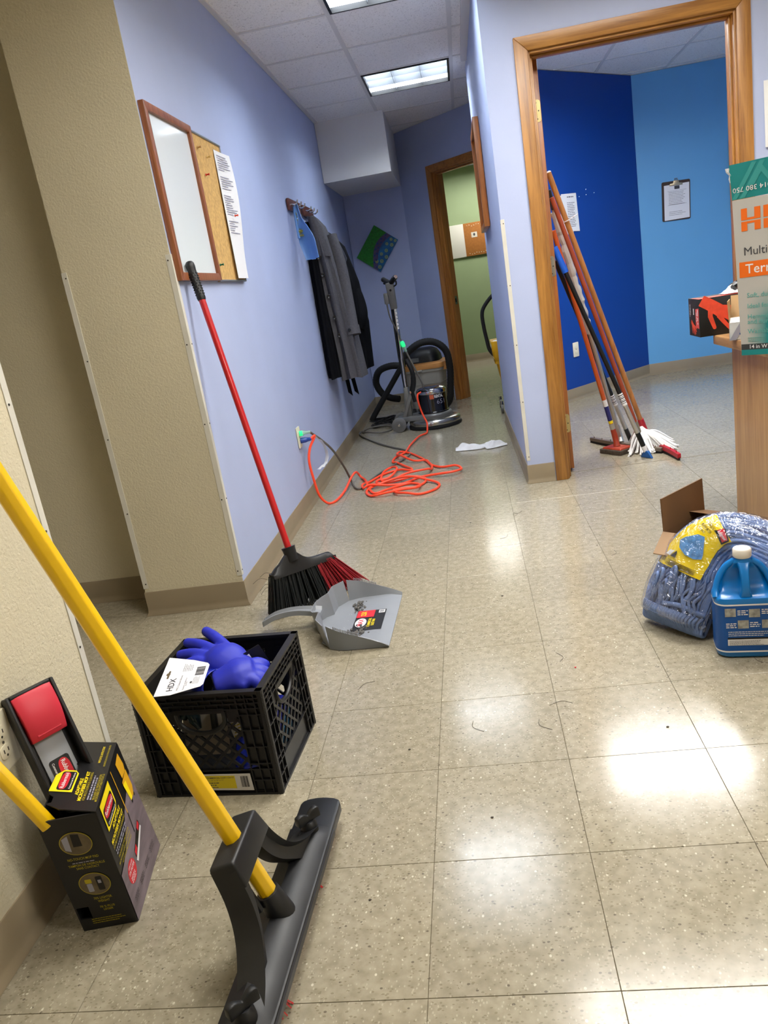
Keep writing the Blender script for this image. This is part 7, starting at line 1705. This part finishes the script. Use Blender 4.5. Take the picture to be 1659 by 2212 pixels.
# looped ends and the tail band at the bottom
for k in range(22):
    t0 = -0.9 + 1.8 * k / 21; a = S(0.0, t0, 0.002); c = S(0.10, t0 + 0.05, 0.010); d = S(0.05, t0 + 0.10, 0.012)
    yn.tube(bez([c, S(0.05, t0, 0.010), a + V3((0, 0, -0.012)), S(0.03, t0 + 0.07, 0.006), d], 5), 0.0055, 6)
yn.tube([S(0.13 + 0.015 * math.sin(t * 4), t, 0.006) for t in [-0.15 + 1.1 * k / 12 for k in range(13)]], 0.008, 8)
for k in range(7):
    s0 = rnd.uniform(0.22, 0.33); t0 = rnd.uniform(-0.85, -0.2); yn.tube(bez([S(s0, t0, 0.008), S(s0 + 0.03, t0 + 0.12, 0.014), S(s0 - 0.02, t0 + 0.2, 0.014), S(s0 - 0.08, t0 + 0.15, 0.008), S(s0 - 0.14, t0 + 0.1, 0.006)], 5), 0.0055, 6)
for k in range(26):
    s0 = rnd.uniform(0.03, 0.20); t0 = rnd.uniform(-0.9, 0.8); a_ = rnd.uniform(-0.5, 0.5)
    yn.tube(bez([S(s0, t0, 0.004), S(s0 + 0.05, t0 + 0.06 + a_ * 0.2, 0.009), S(s0 + 0.10, t0 + 0.02 + a_ * 0.3, 0.010), S(s0 + 0.14, t0 - 0.06 + a_ * 0.3, 0.007), S(s0 + 0.19, t0 + a_ * 0.2, 0.004)], 5), 0.0046, 7)
for k in range(34):
    t0 = -0.97 + 1.94 * k / 33; a = S(0.0, t0, 0.0)
    yn.tube(bez([S(0.09, t0, 0.001), S(0.03, t0, 0.003), a + V3((-0.004, -0.004, -0.010)), S(0.0, t0, -0.030) + V3((0, 0, -0.014)), S(0.02, t0, -0.06) + V3((0, 0, -0.004)), S(0.10, t0, -0.062)], 5), 0.0054 + 0.001 * rnd.random(), 7)
yn.build('yarn', MAT['blueyarn'], bg, world=True, smooth=60, kind='stuff')
# yellow label sheet
def lab_s(i, n): return 0.34 + 0.36 * i / n
rows = [[S(lab_s(i, 14), -0.92 + 1.84 * j / 12 * (0.82 + 0.0 * i) + 0.02 * i / 14, 0.0125 + 0.0015 * math.sin(i * 1.9 + j * 0.8)) for j in range(13)] for i in range(15)]
b = MB(); b.sheet(rows, 0.0008); lab = b.build('yellow_label', MAT['maplabel'], bg, world=True, smooth=60)
def LBp(x, y, l=0.0165): return S(0.34 + 0.36 * y, -0.92 + 1.52 * x, l)      # x 0..1 across, y 0..1 up the label
def lab_poly(mb, pts, l=0.0165):
    vs = [LBp(x, y, l) for x, y in pts]; c = LBp(sum(p[0] for p in pts) / len(pts), sum(p[1] for p in pts) / len(pts), l); b0 = len(mb.v)
    mb.v += [tuple(c)] + [tuple(v) for v in vs]; n = len(vs); mb.f += [(b0, b0 + 1 + i, b0 + 1 + (i + 1) % n) for i in range(n)]
def lab_text(mb, txt, x, y, w, h, l=0.0172):
    vs, fs = text_geo(txt, 1.0, 0.01, 'LEFT'); x0 = min(v[0] for v in vs); x1 = max(v[0] for v in vs); y0 = min(v[1] for v in vs); y1 = max(v[1] for v in vs); b0 = len(mb.v)
    mb.v += [tuple(LBp(x + (v[0] - x0) / (x1 - x0) * w, y + (v[1] - y0) / (y1 - y0) * h, l)) for v in vs]; mb.f += [tuple(b0 + i for i in f) for f in fs]
b = MB(); 
fan = [(0.42 + 0.02, 0.66), (0.60, 0.70), (0.66, 0.64)] + [(0.80 + 0.02 * math.cos(a), 0.40 + 0.0 * a) for a in (0,)] + [(0.84, 0.33), (0.70, 0.27), (0.50, 0.27), (0.30, 0.33), (0.20, 0.42), (0.26, 0.50)]
lab_poly(b, fan); b.build('mop_picture', mk('print_mop_blue', rgb(84, 136, 190), 0.3, var=0.3, vscale=90), lab, world=True, smooth=0)
b = MB(); lab_text(b, 'MEDIUM BLEND MOP', 0.30, 0.86, 0.40, 0.05); lab_text(b, 'MELANGE MOYEN', 0.26, 0.79, 0.36, 0.045); lab_text(b, '1" HEADBAND', 0.22, 0.73, 0.30, 0.035); lab_text(b, '30', 0.09, 0.055, 0.09, 0.07)
for k in range(5): lab_poly(b, [(0.22, 0.10 - 0.018 * k), (0.86, 0.10 - 0.018 * k), (0.86, 0.106 - 0.018 * k), (0.22, 0.106 - 0.018 * k)])
lab_poly(b, [(0.24, 0.16), (0.36, 0.16), (0.34, 0.24), (0.30, 0.27)])
lab_poly(b, [(0.62, 0.88), (0.98, 0.80), (1.0, 0.98), (0.66, 1.03)]); b.build('black_print', MAT['pr_black'], lab, world=True, smooth=0, kind='stuff')
b = MB(); lab_poly(b, [(0.10, 0.16), (0.22, 0.16), (0.26, 0.26), (0.14, 0.24)]); b.build('white_print', MAT['white'], lab, world=True, smooth=0)
b = MB(); lab_poly(b, [(0.65, 0.915), (0.96, 0.845), (0.97, 0.955), (0.68, 1.01)], 0.0178); b.build('red_print', MAT['pr_red'], lab, world=True, smooth=0)
b = MB(); lab_text(b, 'Rubbermaid', 0.69, 0.90, 0.26, 0.06, 0.0190); b.build('logo_lettering', MAT['pr_white'], lab, world=True, smooth=0, kind='stuff')
# clear bag: loose outer skin, flat fin below the bundle
rows = []
for i in range(31):
    s = -0.10 + 0.98 * i / 30; r_ = []
    for j in range(17):
        t = -1.16 + 2.32 * j / 16
        if s < 0:
            p0, p1 = S(0, t * 0.9, 0.010), S(0.08, t * 0.9, 0.010); p = p0 + (p0 - p1) * (-s * 9) * 0.55; p.z = max(0.006 + 0.010 * abs(t), p.z)
        else:
            p = S(s, max(-1, min(1, t * 0.93)), 0.021 + 0.004 * math.sin(7 * s + 5 * t) + 0.003 * math.sin(19 * s - 9 * t), 1.0 + (0.09 if abs(t) > 1.0 else 0))
        r_.append(p)
    rows.append(r_)
b = MB(); b.sheet(rows, 0.0006); b.build('clear_bag', MAT['bag'], bg, world=True, smooth=50)

# ================================================================== blue jug
MAT['jugblue'] = mk('jug_blue', rgb(0, 112, 190), 0.3, coat=0.2); MAT['juglabel'] = mk('jug_label', rgb(0, 76, 152), 0.4)
jg = thing('cleaner_jug', 'blue gallon jug of cleaner with white cap in front of the carton', 'jug', (0.842, 0.742, 0), (0, 0, math.radians(-9)))
def jr(w, d, z, r=0.030, oy=0.0): return [(x, y + oy, z) for x, y in rrect(w, d, r, 6)]
b = MB(); b.rings([jr(0.136, 0.086, 0.0), jr(0.150, 0.100, 0.006), jr(0.154, 0.104, 0.020), jr(0.154, 0.104, 0.158), jr(0.156, 0.106, 0.165), jr(0.152, 0.102, 0.175), jr(0.140, 0.060, 0.186, 0.026, 0.018), jr(0.124, 0.046, 0.212, 0.020, 0.022), jr(0.098, 0.042, 0.240, 0.018, 0.018), jr(0.066, 0.040, 0.258, 0.018, 0.010), jr(0.046, 0.044, 0.266, 0.020, 0.0), jr(0.040, 0.040, 0.272, 0.0195, 0.0), jr(0.038, 0.038, 0.284, 0.0185, 0.0)]); b.build('bottle', MAT['jugblue'], jg, smooth=55)
b = MB(); rs = []
for k, (y, z, w) in enumerate([(-0.012, 0.268, 0.020), (-0.022, 0.258, 0.015), (-0.034, 0.240, 0.0125), (-0.042, 0.215, 0.012), (-0.044, 0.190, 0.013), (-0.040, 0.172, 0.020)]):
    rs.append([(-w, y + 0.012, z), (-w * 0.8, y - 0.006, z), (w * 0.8, y - 0.006, z), (w, y + 0.012, z)])
b.rings(rs); b.build('grip_handle', MAT['jugblue'], jg, bevel=0.004, seg=3, smooth=60)
b = MB(); 
for s in (-1, 1): b.tube(bez([(s * 0.020, 0.0, 0.266), (s * 0.042, 0.0, 0.250), (s * 0.060, -0.005, 0.222), (s * 0.070, -0.015, 0.192), (s * 0.073, -0.03, 0.172)], 5), 0.009, 8)
b.build('shoulder_rib', MAT['jugblue'], jg, smooth=60)
b = MB(); b.rings([jr(0.1546, 0.1046, 0.022), jr(0.1546, 0.1046, 0.156)], cap=False); jl = b.build('label', MAT['juglabel'], jg, smooth=60)
for z in (0.0215, 0.158):
    b = MB(); b.rings([jr(0.1556, 0.1056, z - 0.0022), jr(0.1556, 0.1056, z + 0.0022)], cap=False); b.build('white_stripe', MAT['white'], jl)
b = MB(); b.lathe([(0.0215, 0.276), (0.0235, 0.279), (0.0235, 0.297), (0.021, 0.300), (0.010, 0.3005)], 28); cpj = b.build('cap', mk('cap_white', rgb(222, 216, 206), 0.45), jg)
JF = frame((0, -0.0526, 0), (1, 0, 0), (0, 0, 1)); 
pj = {k: MB() for k in ('pic', 'w', 'k')}
for x, z in ((-0.055, 0.125), (0.004, 0.122), (-0.024, 0.090), (0.035, 0.090)): pj['pic'].plate([(x, z), (x + 0.027, z), (x + 0.027, z + 0.024), (x, z + 0.024)], 0.0006, JF)
for k_, (x, z) in enumerate(((-0.024, 0.140), (0.035, 0.142), (-0.053, 0.103), (0.006, 0.105))): greek(pj['w'], JF, x, z, 0.026, 3, 0.0055, 0.0028, 100 + k_, 0.0006, 0.15)
greek(pj['w'], JF, -0.048, 0.079, 0.11, 3, 0.0055, 0.0018, 91, 0.0006); pj['k'].plate([(-0.050, 0.058), (0.064, 0.058), (0.064, 0.063), (-0.050, 0.063)], 0.0005, JF); pj['w'].plate([(-0.050, 0.040), (0.064, 0.040), (0.064, 0.058), (-0.050, 0.058)], 0.0005, JF); greek(pj['k'], JF, -0.046, 0.053, 0.10, 4, 0.0038, 0.0012, 93, 0.0009)
pj['pic'].build('label_photos', mk('label_photo', rgb(150, 150, 146), 0.5, var=0.35, vscale=90), jl, smooth=0, kind='stuff'); pj['w'].build('white_print', MAT['pr_white'], jl, smooth=0, kind='stuff'); pj['k'].build('black_print', MAT['pr_black'], jl, smooth=0, kind='stuff')

# ================================================================== bits lying on the floor
fd = thing('floor_lint', 'scattered hairs, threads and specks lying on the floor tiles', 'debris', (0, 0, 0), kind='stuff')
rnd = random.Random(77); b = MB()
for x, y in ((0.202, 1.295), (-0.075, 0.395), (-0.12, -0.09), (-0.90, 1.15), (0.32, 4.3), (0.12, 0.12), (0.55, 0.4), (-0.13, 1.6), (0.6, 1.7), (0.1, 2.2)):
    b.ball((x, y, 0.0015), rnd.uniform(0.002, 0.0035), 6, 4, sq=(1.4, 1, 0.5))
for k in range(13):
    x, y = rnd.uniform(-0.3, 0.9), rnd.uniform(0.3, 2.6); a = rnd.random() * 6
    b.tube(bez([(x, y, 0.0008), (x + 0.03 * math.cos(a), y + 0.03 * math.sin(a), 0.0009), (x + 0.06 * math.cos(a + 0.5), y + 0.06 * math.sin(a + 0.5), 0.0008)], 4), 0.0006, 3)
b.build('specks', mk('lint', rgb(58, 50, 42), 0.8), fd, kind='stuff')
b = MB(); b.ball((0.379, 0.729, 0.002), 0.0028, 8, 6, sq=(1, 1, 0.6)); b.build('red_crumb', MAT['pr_red'], fd)
